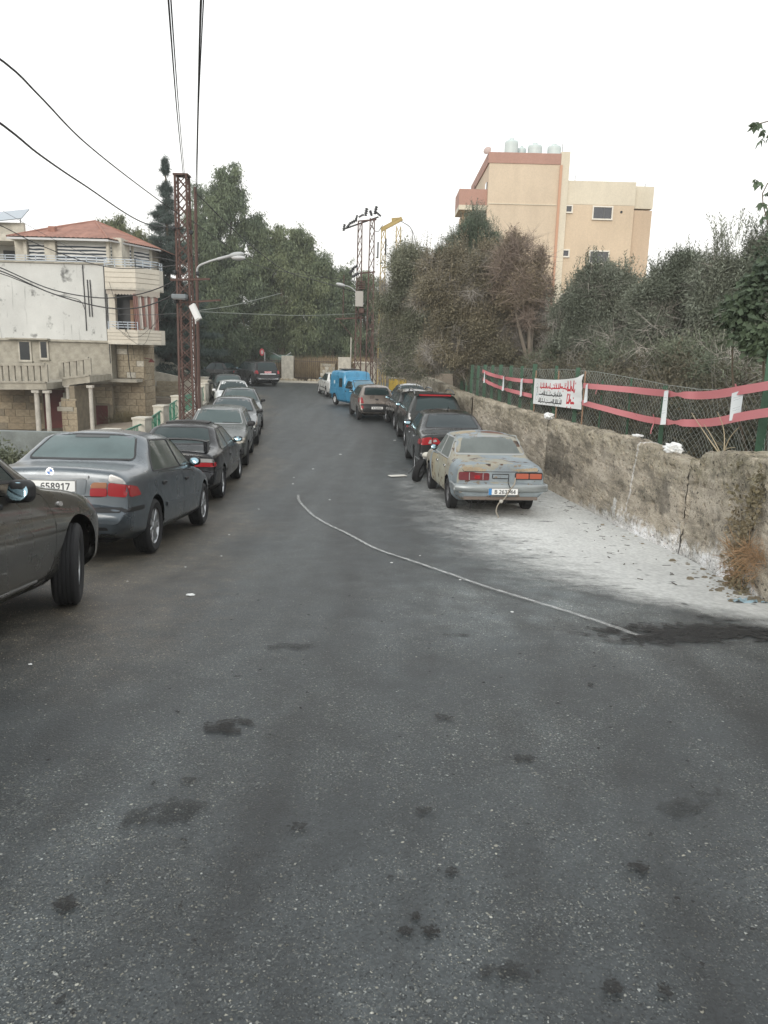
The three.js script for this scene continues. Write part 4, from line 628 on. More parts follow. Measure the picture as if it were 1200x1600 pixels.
// railing: white posts with green panels between, on a low retaining wall
{
  const stops = [13.5, 17.2, 20.8, 25.4, 30.4, 36.2, 39.4, 42.6, 46];
  const retain = grid(60, 3, (u, v, i, j) => { const d = lerp(12, 47, u), x = railX(d), y0 = leftY(x - 1, d) - 0.2, y1 = road_y(d) + 0.14; return [[x - 0.16, y0], [x - 0.16, y1], [x + 0.16, y1], [x + 0.16, road_y(d) - 0.2]][j].concat(-d); }, (u, v, q) => [q[2], q[1] + q[0]]);
  one('retaining_wall', toCreasedNormals(retain, 0.5), MW.pale, 'low pale retaining kerb wall under the green railing', 'wall');
  const names = ['beside the blue grey saloon', 'behind the blue grey saloon', 'nearest visible left of the black coupe', 'second visible just left of the lattice pole', 'third, partly behind the lattice pole', 'nearest of the four standing right of the lattice pole', 'second of the four right of the lattice pole', 'third of the four right of the lattice pole', 'farthest of the four right of the lattice pole'];
  stops.forEach((d, i) => {
    const x = railX(d), y = road_y(d), a = atan2(railX(d + 1) - railX(d - 1), 2), t = thing('railing_post', 'square white concrete railing post, ' + names[i], 'post', [x, y, -d], a, 'white railing posts');
    mesh('post', boxUV(rbox(0.36, 0.98, 0.42, 0, 0.5, 0, 0.015)), MW.pale, t); mesh('cap', boxUV(rbox(0.4, 0.06, 0.46, 0, 1.01, 0, 0.012)), MW.pale, t);
    if (i < stops.length - 1 && i > 0) {
      const d2 = stops[i + 1], P = (d, h) => [railX(d), road_y(d) + h, -d], A = d + 0.25, Z = d2 - 0.25, r = thing('green_railing', 'green metal railing panel ' + (['', 'behind the blue grey saloon boot', 'with hoop motif behind the coupe roof', 'running behind the lattice pole foot', 'just beyond the lattice pole', 'between the nearest two white posts by the far cars', 'between the second and third far white posts', 'between the last two far white posts'][i]), 'railing', [0, 0, 0], 0, 'green railing panels');
      mesh('top_rail', sbar(P(A, 0.86), P(Z, 0.86), 0.05, 0.04), MW.green, r); mesh('bottom_rail', sbar(P(A, 0.22), P(Z, 0.22), 0.04), MW.green, r);
      const n = Math.round((Z - A) / 0.2); for (let k = 1; k < n; k++) { const q = lerp(A, Z, k / n); if (k % 6 === 3) { const c = P(q, 0.5), hoop = new THREE.TorusGeometry(0.2, 0.014, 5, 20).rotateY(PI / 2 + a).translate(...c); mesh('hoop', hoop, MW.green, r); } else mesh('bar', sbar(P(q, 0.22), P(q, 0.86), 0.022), MW.green, r); }
    }
  });
}
// stone courses laid block by block on a vertical face; frame: origin O, unit vector along U
function stones(parent, O, U, len, h, course, blk, mats, seed, skip) {
  const r = mulberry(seed), geoms = [0, 1, 2].map((k) => { const g = new THREE.BoxGeometry(1, 1, 1, 2, 2, 1), p = g.attributes.position; for (let i = 0; i < p.count; i++) { const e = max(abs(p.getX(i)), abs(p.getY(i))) > 0.45; if (p.getZ(i) > 0) p.setZ(i, 0.5 - (e ? 0.3 : 0) + 0.12 * N3(p.getX(i) * 5 + k * 9, p.getY(i) * 5, k)); } g.computeVertexNormals(); return boxUV(g); });
  const rot = atan2(-U[1], U[0]);
  for (let c = 0, y = 0; y < h - 0.05; c++, y += course) for (let s = c % 2 ? -blk * 0.5 : 0; s < len - 0.03;) {
    const w = blk * (0.75 + 0.5 * r()), a = max(0, s), b = min(len, s + w); s += w; if (b - a < 0.08) continue; const hh = min(course, h - y); if (skip && skip((a + b) / 2, y + hh / 2)) continue;
    const m = mesh('stone', geoms[floor(r() * 3)], mats[floor(r() * mats.length)], parent); m.scale.set(b - a - 0.02, hh - 0.02, 0.07); m.position.set(O[0] + U[0] * (a + b) / 2, O[1] + y + hh / 2, O[2] + U[1] * (a + b) / 2); m.rotation.y = rot;
  }
}
// the old house on the left: main block z -40 .. -52
{
  const h = thing('house', 'old white plastered house with red tiled roof and stone base', 'house');
  const add = (n, g, m, p = h) => mesh(n, g, m, p);
  add('plaster_wall', B(6.2, 3.72, 11.8, -17.25, 3.28, -46), MW.white); // x -20.35 .. -14.15, y 1.42 .. 5.14
  add('side_wall', B(1.5, 3.6, 1.6, -13.42, 3.2, -41.7), MW.cream);
  add('parapet_coping', B(6.3, 0.08, 12, -17.25, 5.19, -46), MW.grey);
  add('lower_wall', B(6.0, 2.3, 11.7, -17.2, 0.28, -46.05), MW.grey);
  add('string_course', B(6.25, 0.1, 0.14, -17.2, 1.38, -40.1), MW.grey);
  add('lower_block', B(1.5, 4.6, 1.6, -13.5, -0.9, -41.7), MW.mortar);
  // blockwork below the balcony, rusticated stone below that
  stones(h, [-14.15, -0.45, -40.86], [1, 0], 1.4, 1.8, 0.3, 0.5, [MW.stoneC, MW.stoneC, MW.pale], 21);
  stones(h, [-14.9, -2.9, -40.78], [1, 0], 2.18, 2.4, 0.34, 0.62, [MW.stoneA, MW.stoneB, MW.stoneA], 22);
  stones(h, [-12.73, -2.6, -40.9], [0.02, -1], 1.6, 3.9, 0.34, 0.62, [MW.stoneA, MW.stoneC, MW.stoneB], 23);
  // basement wall of the garages
  add('basement_wall', B(6.4, 3.3, 0.3, -17.4, -2.4, -40.2), MW.mortar);
  stones(h, [-20.2, -3.6, -40.02], [1, 0], 6.0, 2.7, 0.36, 0.7, [MW.stoneB, MW.stoneA, MW.mortar], 25, (s, y) => (s > 2.4 && s < 4.0 && y < 2.3) || (s > 4.9 && s < 5.9 && y < 1.7));
  const door = (x, y, w, hh, z) => { const g = add('garage_door', B(w, hh, 0.06, x, y, z), MW.redDoor); mesh('frame', merge([box(0.07, hh + 0.07, 0.1, x - w / 2 - 0.03, y, z), box(0.07, hh + 0.07, 0.1, x + w / 2 + 0.03, y, z), box(w + 0.2, 0.12, 0.1, x, y + hh / 2 + 0.06, z)]), MW.mortar, g); };
  door(-17.0, -2.2, 1.5, 2.2, -40.0); door(-14.85, -2.45, 0.85, 1.2, -40.0);
  // windows in the lower wall
  for (const [x, w, y, hh] of [[-18.6, 0.5, 0.82, 0.9], [-17.62, 0.3, 0.9, 0.8]]) { const f = add('window', B(w + 0.16, hh + 0.16, 0.1, x, y, -40.17), MW.pale); mesh('pane', B(w, hh, 0.06, x, y, -40.13), MW.glassW, f); mesh('sill', B(w + 0.25, 0.06, 0.2, x, y - hh / 2 - 0.1, -40.13), MW.grey, f); }
  add('window_hood', B(2.1, 0.07, 0.45, -18.3, 1.43, -39.95), MW.grey);
  // balconies with a splayed corner
  const deck = (y0, y1, m, name) => { const p = [[-14.15, 40.2], [-13.9, 38.95], [-12.4, 38.95], [-11.6, 40.2], [-11.6, 40.9], [-12.9, 42.2], [-13.2, 40.4]]; const g = extr(p.map(([x, d]) => [x, d]), y1 - y0).rotateX(-PI / 2).translate(0, y0, 0); return add(name, boxUV(g), m); };
  const up = deck(4.0, 4.95, MW.cream, 'balcony_parapet'); const lo = deck(1.36, 2.0, MW.cream, 'balcony_parapet'); deck(1.28, 1.36, MW.pale, 'balcony_slab'); deck(3.9, 4.0, MW.pale, 'balcony_slab');
  for (const [p, a, b] of [[up, 4.0, 4.95], [lo, 1.36, 2.0]]) for (let k = 1; k < 4; k++) { const y = lerp(a, b, k / 4); mesh('joint', merge([sbar([-13.9, y, -38.945], [-12.4, y, -38.945], 0.014), sbar([-12.4, y, -38.945], [-11.595, y, -40.2], 0.014)]), MW.mortar, p); }
  const rail = (y0, pts, n, m) => { for (let i = 0; i < pts.length - 1; i++) { const [a, b] = [pts[i], pts[i + 1]]; const P = (t, y) => [lerp(a[0], b[0], t), y, -lerp(a[1], b[1], t)]; for (const yy of [0.36, 0.24, 0.12]) add('rail', sbar(P(0, y0 + yy), P(1, y0 + yy), 0.035), m); const k = max(2, Math.round(hypot(b[0] - a[0], b[1] - a[1]) / 0.5)); for (let j = 0; j <= k; j++) add('baluster', sbar(P(j / k, y0), P(j / k, y0 + 0.38), 0.035), m); } };
  rail(5.15, [[-20.3, 40.2], [-14.2, 40.2]], 8, MW.railBlue); rail(4.95, [[-13.9, 39.0], [-12.4, 39.0], [-11.65, 40.2], [-11.65, 40.9]], 8, MW.railBlue); rail(2.0, [[-13.85, 39.0], [-12.4, 39.0]], 6, MW.railBlue);
  // lower loggia: dark back wall, window posts, curtains
  add('loggia_back', B(1.4, 2.0, 0.1, -13.3, 3.0, -40.66), MW.dark); for (const x of [-13.15, -12.7]) { const f = add('loggia_post', B(0.16, 1.5, 0.08, x, 2.75, -40.55), MW.wood); } add('corner_pier', B(0.3, 2, 0.3, -13.95, 3, -40.1), MW.cream);
  const scal = []; for (let k = 0; k <= 60; k++) { const x = lerp(-13.9, -12.4, k / 60); scal.push([x, 3.72 - 0.06 * abs(sin(k * PI / 6))]); } add('awning_valance', extr([[-13.9, 3.92], ...scal, [-12.4, 3.92]], 0.03).translate(0, 0, -39.1), MW.awning);
  add('awning', grid(10, 4, (u, v) => [lerp(-12.42, -11.6, u), lerp(3.92, 3.62 + 0.03 * sin(u * 40), v), -lerp(38.95, 40.2, u)]), MW.awning);
  for (let k = 0; k < 7; k++) { const u = 0.02 + k / 7, cx = lerp(-12.5, -11.68, u), cz = lerp(39.0, 40.15, u); add('curtain', grid(8, 10, (a, b) => { const q = cx + (a - 0.5) * 0.17 + 0.2 * (1 - b) * (k < 3 ? 0.4 : 0.1), w = 0.03 * sin(a * 14 + k); return [q + w * 0.6, lerp(3.72, 1.95 + 0.1 * (k % 3), 1 - b) , -(cz + (a - 0.5) * 0.16) + w]; }), k % 2 ? MW.drapeW : MW.drape); }
  // top storey set back, striped blinds between piers
  add('top_wall', B(5.6, 1.7, 8, -16.9, 5.85, -46.2), MW.pale); for (const [x, w] of [[-17.72, 0.56], [-14.72, 0.14], [-19.0, 0.16]]) add('pier', B(w, 1.42, 0.3, x, 5.85, -42.0), MW.pale);
  const blind = (x0, x1, z0, z1) => { for (let k = 0; k < 14; k++) { const y = 5.25 + k * 0.088; const g = grid(10, 2, (u, v) => [lerp(x0, x1, u), y + 0.088 * v + 0.012 * sin(u * 9 + k), -lerp(z0, z1, u) + 0.01 * sin(u * 20)]); add('blind_stripe', g, k % 2 ? MW.curtainW : (k > 11 ? MW.curtainW : MW.curtainD)); } };
  blind(-18.9, -18.0, 42.05, 42.05); blind(-17.42, -14.8, 42.05, 42.05); blind(-14.66, -14.05, 42.1, 43.6); blind(-13.98, -13.5, 43.8, 45);
  add('pier', B(0.12, 1.4, 0.12, -14.02, 5.8, -43.7), MW.pale); add('pier', B(0.12, 1.4, 0.12, -13.45, 5.8, -45.1), MW.pale);
  // hipped roof with tile rows
  const eave = [[-19.7, 41.4], [-14.5, 41.4], [-13.0, 45.5], [-13.0, 50], [-19.7, 50]], apex = [-16.6, 7.95, -45.5];
  const tileFace = (a, b, c) => { const A = V(a[0], 6.5, -a[1]), Bv = V(b[0], 6.5, -b[1]), C = V(...c), n = 16, m = 60; return grid(m, n, (u, v) => { const p = A.clone().lerp(Bv, u).lerp(C, v * 0.985); p.y += 0.05 * abs(sin(u * PI * 22)) * (1 - v) + 0.035 * (1 - ((v * 12) % 1)); return p.toArray(); }, (u, v, q) => [q[0], q[1] * 2]); };
  const rg = []; for (let i = 0; i < 4; i++) rg.push(tileFace(eave[i], eave[i + 1], apex)); rg.push(tileFace(eave[4], eave[0], apex));
  const rf = add('roof', merge(rg), MW.roof); for (let i = 0; i < 3; i++) { const a = eave[i]; mesh('ridge_tile', tube([[a[0], 6.53, -a[1]], [lerp(a[0], apex[0], 0.5), 7.27, -lerp(a[1], 45.5, 0.5)], apex], 0.07, 14, 6), MW.roof, rf); }
  mesh('chimney', B(0.34, 0.6, 0.34, -17.9, 6.95, -42.8), MW.roof, rf);
  for (let i = 0; i < 2; i++) add('fascia', sbar([eave[i][0], 6.46, -eave[i][1]], [eave[i + 1][0], 6.46, -eave[i + 1][1]], 0.1, 0.06), MW.fascia);
  add('soffit', B(5.2, 0.04, 4, -17.1, 6.46, -43.4), MW.pale);
  // pipes and cables down the plaster
  for (const [x, y0, y1] of [[-15.35, 1.9, 5.1], [-15.15, 2.6, 4.4], [-15.02, 2.6, 4.4], [-14.3, 1.4, 5.1], [-14.22, 0.3, 5.1]]) add('drain_pipe', bar([x, y0, -40.07], [x - 0.03, y1, -40.07], 0.025), MW.cableM);
  add('satellite_lamp', merge([bar([-12.7, 0.6, -40.8], [-12.3, 0.55, -40.6], 0.02), new THREE.ConeGeometry(0.18, 0.2, 12).translate(-12.25, 0.5, -40.55)]), MW.redDoor);
}
{ // concrete terraces with balusters in front of the house
  const mk = (label, x0, x1, z, z1, yTop, yb, cols, skew) => {
    const t = thing('terrace', label, 'terrace'); const P = (u, y, dz = 0) => [lerp(x0, x1, u), y + skew * u, -(z + dz)];
    mesh('slab', boxUV(extr([[x0, yb], [x1, yb + skew], [x1, yb + skew + 0.3], [x0, yb + 0.3]], z1 - z).translate(0, 0, -z1)), MW.grey, t);
    mesh('top_rail', boxUV(sbar(P(0, yTop), P(1, yTop), 0.12, 0.22)), MW.grey, t); mesh('base_rail', boxUV(sbar(P(0, yb + 0.36), P(1, yb + 0.36), 0.08, 0.18)), MW.grey, t);
    const n = Math.round((x1 - x0) / 0.3); for (let k = 0; k <= n; k++) mesh('baluster', boxUV(sbar(P(k / n, yb + 0.36), P(k / n, yTop), k % n === 0 ? 0.22 : 0.13, 0.14)), MW.grey, t);
    for (const [x, y0, r] of cols) { const c = mesh('column', boxUV(bar([x, y0, -z - 0.15], [x + 0.0, yb + 0.05, -z - 0.15], r, r * 0.92, 12)), MW.pipe, t); mesh('capital', boxUV(box(r * 2.8, 0.12, r * 2.8, x, yb + 0.0, -z - 0.15)), MW.pipe, c); }
  };
  mk('concrete terrace with slab balusters over the left garage, by the photo edge', -20.5, -15.8, 36, 39.9, 0.2, -0.95, [[-16.35, -3.25, 0.12], [-15.85, -3.2, 0.11], [-18.9, -3.3, 0.16]], 0.1);
  mk('small concrete terrace with slab balusters beside the stone corner', -15.47, -14.15, 37, 39.9, 0.42, -0.72, [[-15.28, -3.1, 0.1], [-14.2, -3.0, 0.1]], 0.2);
  const st = thing('concrete_stairs', 'flight of worn concrete steps between the two terraces', 'stairs'); for (let k = 0; k < 9; k++) mesh('step', B(0.75, 0.2, 0.34, -15.5 + 0.02 * k, -0.2 - k * 0.2, -39.4 + k * 0.3), MW.grey, st); mesh('side_wall', B(0.25, 2.6, 2.6, -15.0, -2.0, -38.2), MW.mortar, st);
  stones(st, [-15.55, -3.2, -36.9], [1, 0], 0.75, 1.9, 0.3, 0.4, [MW.stoneC, MW.stoneA], 31);
  one('concrete_canopy', B(1.6, 0.14, 1.0, -13.6, -0.55, -40.2), MW.grey, 'flat concrete canopy slab on the stone house corner', 'canopy');
}
{ // low garden wall beyond the stone corner
  const t = thing('garden_wall', 'low pale block wall curving beyond the stone house corner', 'wall'); mesh('wall', boxUV(extr([[-14.9, -1.8], [-12.2, -1.8], [-12.2, -0.55], [-13.5, -0.3], [-14.9, -0.18]], 0.25).translate(0, 0, -46)), MW.pale, t); mesh('back_wall', boxUV(extr([[-14.9, -1.8], [-12.3, -1.8], [-12.3, -0.5], [-13.5, 0.2], [-14.9, 0.25]], 0.2).translate(0, 0, -49)), MW.cream, t);
  stones(t, [-14.9, -1.7, -45.72], [1, 0], 2.7, 1.15, 0.3, 0.6, [MW.pale, MW.stoneC], 33, (s, y) => y > 1.0 + 0.0 * s);
}
{ // neighbour behind
  const t = thing('white_house', 'white flat roofed house with dark balcony at the far left edge', 'house'); mesh('wall', B(5, 9, 8, -23.2, 2.2, -50), MW.white, t); mesh('roof_slab', B(5.6, 0.35, 3, -23.3, 6.75, -45.2), MW.pale, t); mesh('pier', B(0.4, 2.2, 0.4, -20.3, 5.9, -44.2), MW.white, t); mesh('balcony_recess', B(1.8, 1.1, 0.1, -21.2, 5.75, -45.95), MW.dark, t); mesh('parapet', B(3, 0.7, 0.2, -21.6, 7.25, -44.4), MW.pale, t);
  const s = thing('solar_panel', 'tilted solar water panel on the white flat roof', 'solar panel'); mesh('panel', new THREE.BoxGeometry(2.2, 0.05, 1.4).rotateX(0.5).rotateZ(0.12).translate(-21.1, 7.95, -44.4), std([0.3, 0.34, 0.38], 0.25), s); for (const x of [-20.4, -21.9]) mesh('support', bar([x, 7.4, -44.6], [x, 7.95, -44.6], 0.03), MW.lampM, s);
}
{ // low wall top left of the cars
  one('garden_wall', B(5.2, 1.4, 0.25, -9.4, -1.35, -18.2), std([0.2, 0.23, 0.24], 0.8, { map: concreteTex }), 'blue grey garden wall top behind the clipped bush', 'wall');
}
// a surveyed point: bearing and elevation read off the photograph, at a measured distance along the street
const surveyM = new THREE.Matrix4().makeRotationFromEuler(new THREE.Euler(-12.2 * PI / 180, 0, 1.5 * PI / 180, 'YXZ'));
const at = (px, py, d) => { const v = V((px - 600) / 1202, -(py - 800) / 1202, -1).applyMatrix4(surveyM); v.multiplyScalar(-d / v.z); return [v.x, v.y + 1.55, v.z]; };
// ---------------------------------------------------------------- fence on the wall
const fx = (d) => wallX(d) + 0.42;
{
  const mt = pchip([5, 7.5, 9.5, 11.5, 16, 21, 27, 30], [1.35, 1.25, 1.12, 1.08, 1.16, 1.05, 0.95, 0.9]), wireM = std([0.3, 0.33, 0.3], 0.6);
  const t = thing('chain_link_fence', 'sagging chain link fence with green steel posts behind the concrete wall', 'fence'), segs = [], y0 = -0.12;
  const tri = (a, b, r) => { const g = new THREE.CylinderGeometry(r, r, 1, 3, 1, true); const A = V(...a), Bv = V(...b), L = A.distanceTo(Bv); g.scale(1, L, 1); g.applyQuaternion(new THREE.Quaternion().setFromUnitVectors(V(0, 1, 0), Bv.clone().sub(A).normalize())); g.translate((A.x + Bv.x) / 2, (A.y + Bv.y) / 2, (A.z + Bv.z) / 2); return g.toNonIndexed(); };
  const point = (d0, h, d = clamp(d0, 4.6, 29)) => [fx(d) + 0.05 * N2(d * 0.8, h * 1.5) + 0.03, lerp(y0, mt(d), h) + 0.012 * N2(d * 5, h * 4), -d];
  for (let s = 5.6; s < 28; s += 0.15) for (const dir of [1, -1]) { const n = s < 16 ? 9 : 4, run = 1.9; for (let k = 0; k < n; k++) { const a = k / n, b = (k + 1) / n; segs.push(tri(point(s + dir * run * (a - 0.5), a), point(s + dir * run * (b - 0.5), b), s < 14 ? 0.0022 : 0.003)); } }
  const m = mesh('wire_mesh', mergeGeometries(segs), wireM, t); m.userData.kind = 'stuff';
  for (const h of [0.995]) for (let d = 4.6; d < 28.8; d += 1.2) mesh('strand', tri(point(d, h), point(d + 1.2, h), 0.0035), wireM, t);
  const posts = [[6.6, 1.4, 0.07], [8.35, 1.62, 0.1], [11.9, 1.06, 0.06], [13.6, 1.1, 0.03], [15.1, 1.0, 0.03], [16.6, 1.2, 0.09], [18.0, 1.2, 0.07], [19.6, 1.2, 0.1], [20.7, 1.12, 0.08], [21.7, 1.1, 0.1], [22.7, 1.1, 0.1], [23.6, 1.06, 0.08], [24.5, 1.05, 0.1], [25.4, 1.0, 0.09], [26.3, 1.0, 0.1], [27.2, 0.98, 0.09], [28.2, 0.95, 0.1]];
  for (const [d, top, w] of posts) { const q = mesh('post', boxUV(merge([sbar([fx(d), -0.5, -d], [fx(d) + 0.02 * N2(d, 3), top, -d], w, 0.012), sbar([fx(d) + w / 2, -0.5, -d - w / 2], [fx(d) + w / 2, top, -d - w / 2], 0.012, w)])), MW.greenDull, t); }
  for (const [d, y1] of [[15.9, 1.15], [19.25, 1.05], [17.6, 1.1]]) one('wooden_stake', sbar([fx(d) - 0.07, 0.0, -d], [fx(d) - 0.07, y1, -d], 0.026, 0.018), MW.wood, { 15.9: 'thin wooden stake at the right edge of the banner', 19.25: 'thin wooden stake at the left edge of the banner', 17.6: 'thin wooden stake behind the middle of the banner' }[d], 'stake', 'banner stakes');
}
{ // pink ribbons, banner, notices
  const pink = std([0.6, 0.2, 0.215], 0.42), fr = (d) => fx(d) - 0.11;
  const ribbon = (label, pts, w) => { const c = new THREE.CatmullRomCurve3(pts.map(([d, y, o = 0]) => V(fr(d) - o, y, -d))); one('ribbon', grid(90, 3, (u, v) => { const p = c.getPointAt(u), tw = 0.5 * sin(u * 9) + 0.9 * Math.exp(-pow((u - 0.55) / 0.03, 2)); const h = (v - 0.5) * w * (1 - 0.55 * Math.exp(-pow((u - 0.5) / 0.02, 2))); return [p.x + h * sin(tw) * 0.5 + 0.004 * sin(u * 50), p.y + h * cos(tw * 0.7), p.z]; }), pink, label, 'ribbon', 'pink ribbons along the fence'); };
  ribbon('upper pink ribbon right of the banner, tied at the tall green post', [[15.85, 0.86], [13, 0.93], [12.1, 0.95], [10.2, 1.02], [8.5, 1.2], [6.4, 1.42]], 0.105);
  ribbon('lower pink ribbon right of the banner, sagging towards the notices', [[15.85, 0.52], [13.5, 0.5], [11.9, 0.53], [10, 0.68], [8.4, 0.92], [6.4, 1.16]], 0.105);
  ribbon('upper pink ribbon left of the banner with three scraps of paper', [[19.35, 0.78], [20.6, 0.75], [22, 0.75], [23.6, 0.8], [24.4, 0.86]], 0.1);
  ribbon('lower pink ribbon left of the banner', [[19.35, 0.42], [20.6, 0.43], [22, 0.45], [23.6, 0.54], [24.3, 0.62]], 0.1);
  for (const [d, y, l, lab] of [[15.0, 0.86, 0.22, 'knotted pink ribbon tail right beside the banner'], [11.95, 0.52, 0.3, 'pink ribbon tail hanging from the lower ribbon by the long notice'], [9.1, 1.12, 0.34, 'pink ribbon tail hanging left of the wide notice']]) one('ribbon_tail', grid(2, 8, (u, v) => [fr(d) - 0.02 + 0.02 * sin(v * 5), y + 0.1 - l * v, -d + (u - 0.5) * 0.045 + 0.03 * v]), pink, lab, 'ribbon', 'pink ribbon tails');
  const bt = canvasTex(1024, 256, (c, W, H) => {
    c.fillStyle = '#eef0ef'; c.fillRect(0, 0, W, H); const r = mulberry(8);
    // joined cursive strokes with dots, set out like the banner's lines
    const word = (x1, x0, y, s, col) => { c.strokeStyle = c.fillStyle = col; c.lineCap = 'round'; c.lineJoin = 'round'; let x = x1; while (x > x0) { const w = s * (1.2 + 2.2 * r()); const e = max(x0, x - w); c.lineWidth = s * 0.34; c.beginPath(); c.moveTo(x, y); let q = x; while (q > e) { const st = s * (0.45 + 0.4 * r()); const k = floor(r() * 5); if (k === 0) { c.lineTo(q, y - s * 1.25); c.lineTo(q - st * 0.2, y); } else if (k === 1) { c.quadraticCurveTo(q - st * 0.2, y - s * 0.9, q - st, y); } else if (k === 2) { c.quadraticCurveTo(q - st * 0.5, y + s * 0.6, q - st, y); } else c.lineTo(q - st, y - s * 0.12 * r()); q -= st; c.lineTo(q, y); } c.stroke(); for (let i = 0; i < 3; i++) if (r() < 0.7) c.fillRect(lerp(e, x, r()), y + (r() < 0.6 ? -s * (0.8 + 0.5 * r()) : s * 0.55), s * 0.26, s * 0.26); if (r() < 0.6) { c.lineWidth = s * 0.28; c.beginPath(); c.moveTo(e - s * 0.2, y - s * 1.3); c.lineTo(e - s * 0.2, y + s * 0.1); c.stroke(); } x = e - s * 0.55; } };
    word(730, 130, 84, 36, '#c8182c'); word(620, 130, 156, 29, '#1c1e20'); word(620, 130, 228, 29, '#1c1e20'); word(880, 735, 100, 58, '#c8182c'); word(880, 735, 212, 58, '#c8182c');
    c.strokeStyle = '#8b9092'; c.lineWidth = 3; c.beginPath(); c.ellipse(70, 132, 36, 82, 0, 0, 7); c.stroke(); c.lineWidth = 5; for (let i = 0; i < 5; i++) { c.strokeStyle = i === 4 ? '#3c8f94' : '#6b7072'; c.beginPath(); c.moveTo(50 + 8 * i, 90 + 18 * i); c.lineTo(88 - 7 * i, 84 + 20 * i); c.moveTo(70, 80 + i * 16); c.lineTo(64 + 6 * (i % 3), 100 + i * 18); c.stroke(); }
  });
  bt.flipY = true;
  const bg = grid(36, 10, (u, v) => { const d = lerp(19.25, 15.9, u), top = lerp(0.86, 1.04, u) - 0.05 * sin(u * PI) + 0.05 * sm(0.85, 1, u), bot = lerp(0.24, 0.4, u) - 0.03 * u; return [fx(d) - 0.1 + 0.02 * sin(u * 11) * sin(v * 3) + 0.025 * pow(u, 6) * N2(u * 3, v * 3), lerp(bot, top, v), -d]; });
  one('banner', bg, std([0.86, 0.86, 0.86], 0.7, { map: bt }), 'white cloth banner with red and black lettering tied to the fence', 'banner');
  const noteTex = canvasTex(128, 192, (c) => { c.fillStyle = '#eef0f0'; c.fillRect(0, 0, 128, 192); c.strokeStyle = '#8a8f94'; c.lineWidth = 2; const r = mulberry(3); for (const y of [40, 56, 110, 126]) for (let x = 24; x < 100; x += 9) { c.beginPath(); c.moveTo(x, y); c.lineTo(x + 6 * r() + 2, y - 5 + 8 * r()); c.stroke(); } });
  const note = (label, d, y, w, h, k) => one('paper_notice', grid(8, 8, (u, v) => [fr(d) - 0.03 - 0.02 * sin(u * 3 + k) * (1 - v), y + (v - 0.5) * h + 0.02 * (u - 0.5) * k, -d + (u - 0.5) * w * (0.9 + 0.15 * v * (k % 2))]), std([0.84, 0.86, 0.87], 0.8, { map: noteTex }), label, 'notice', 'paper notices on the ribbons');
  note('long narrow paper notice spanning both ribbons', 11.45, 0.76, 0.16, 0.5, 1); note('wide curled paper notice hanging beside the tall green post', 8.95, 0.98, 0.28, 0.32, 3); note('paper strip hanging just right of the banner', 15.55, 0.72, 0.16, 0.36, 2);
  note('leftmost scrap of white paper between the left ribbons', 24.0, 0.68, 0.14, 0.34, 1); note('middle scrap of white paper between the left ribbons', 21.9, 0.6, 0.16, 0.4, 2); note('broad scrap of white paper close left of the banner', 20.2, 0.58, 0.3, 0.44, 3);
}
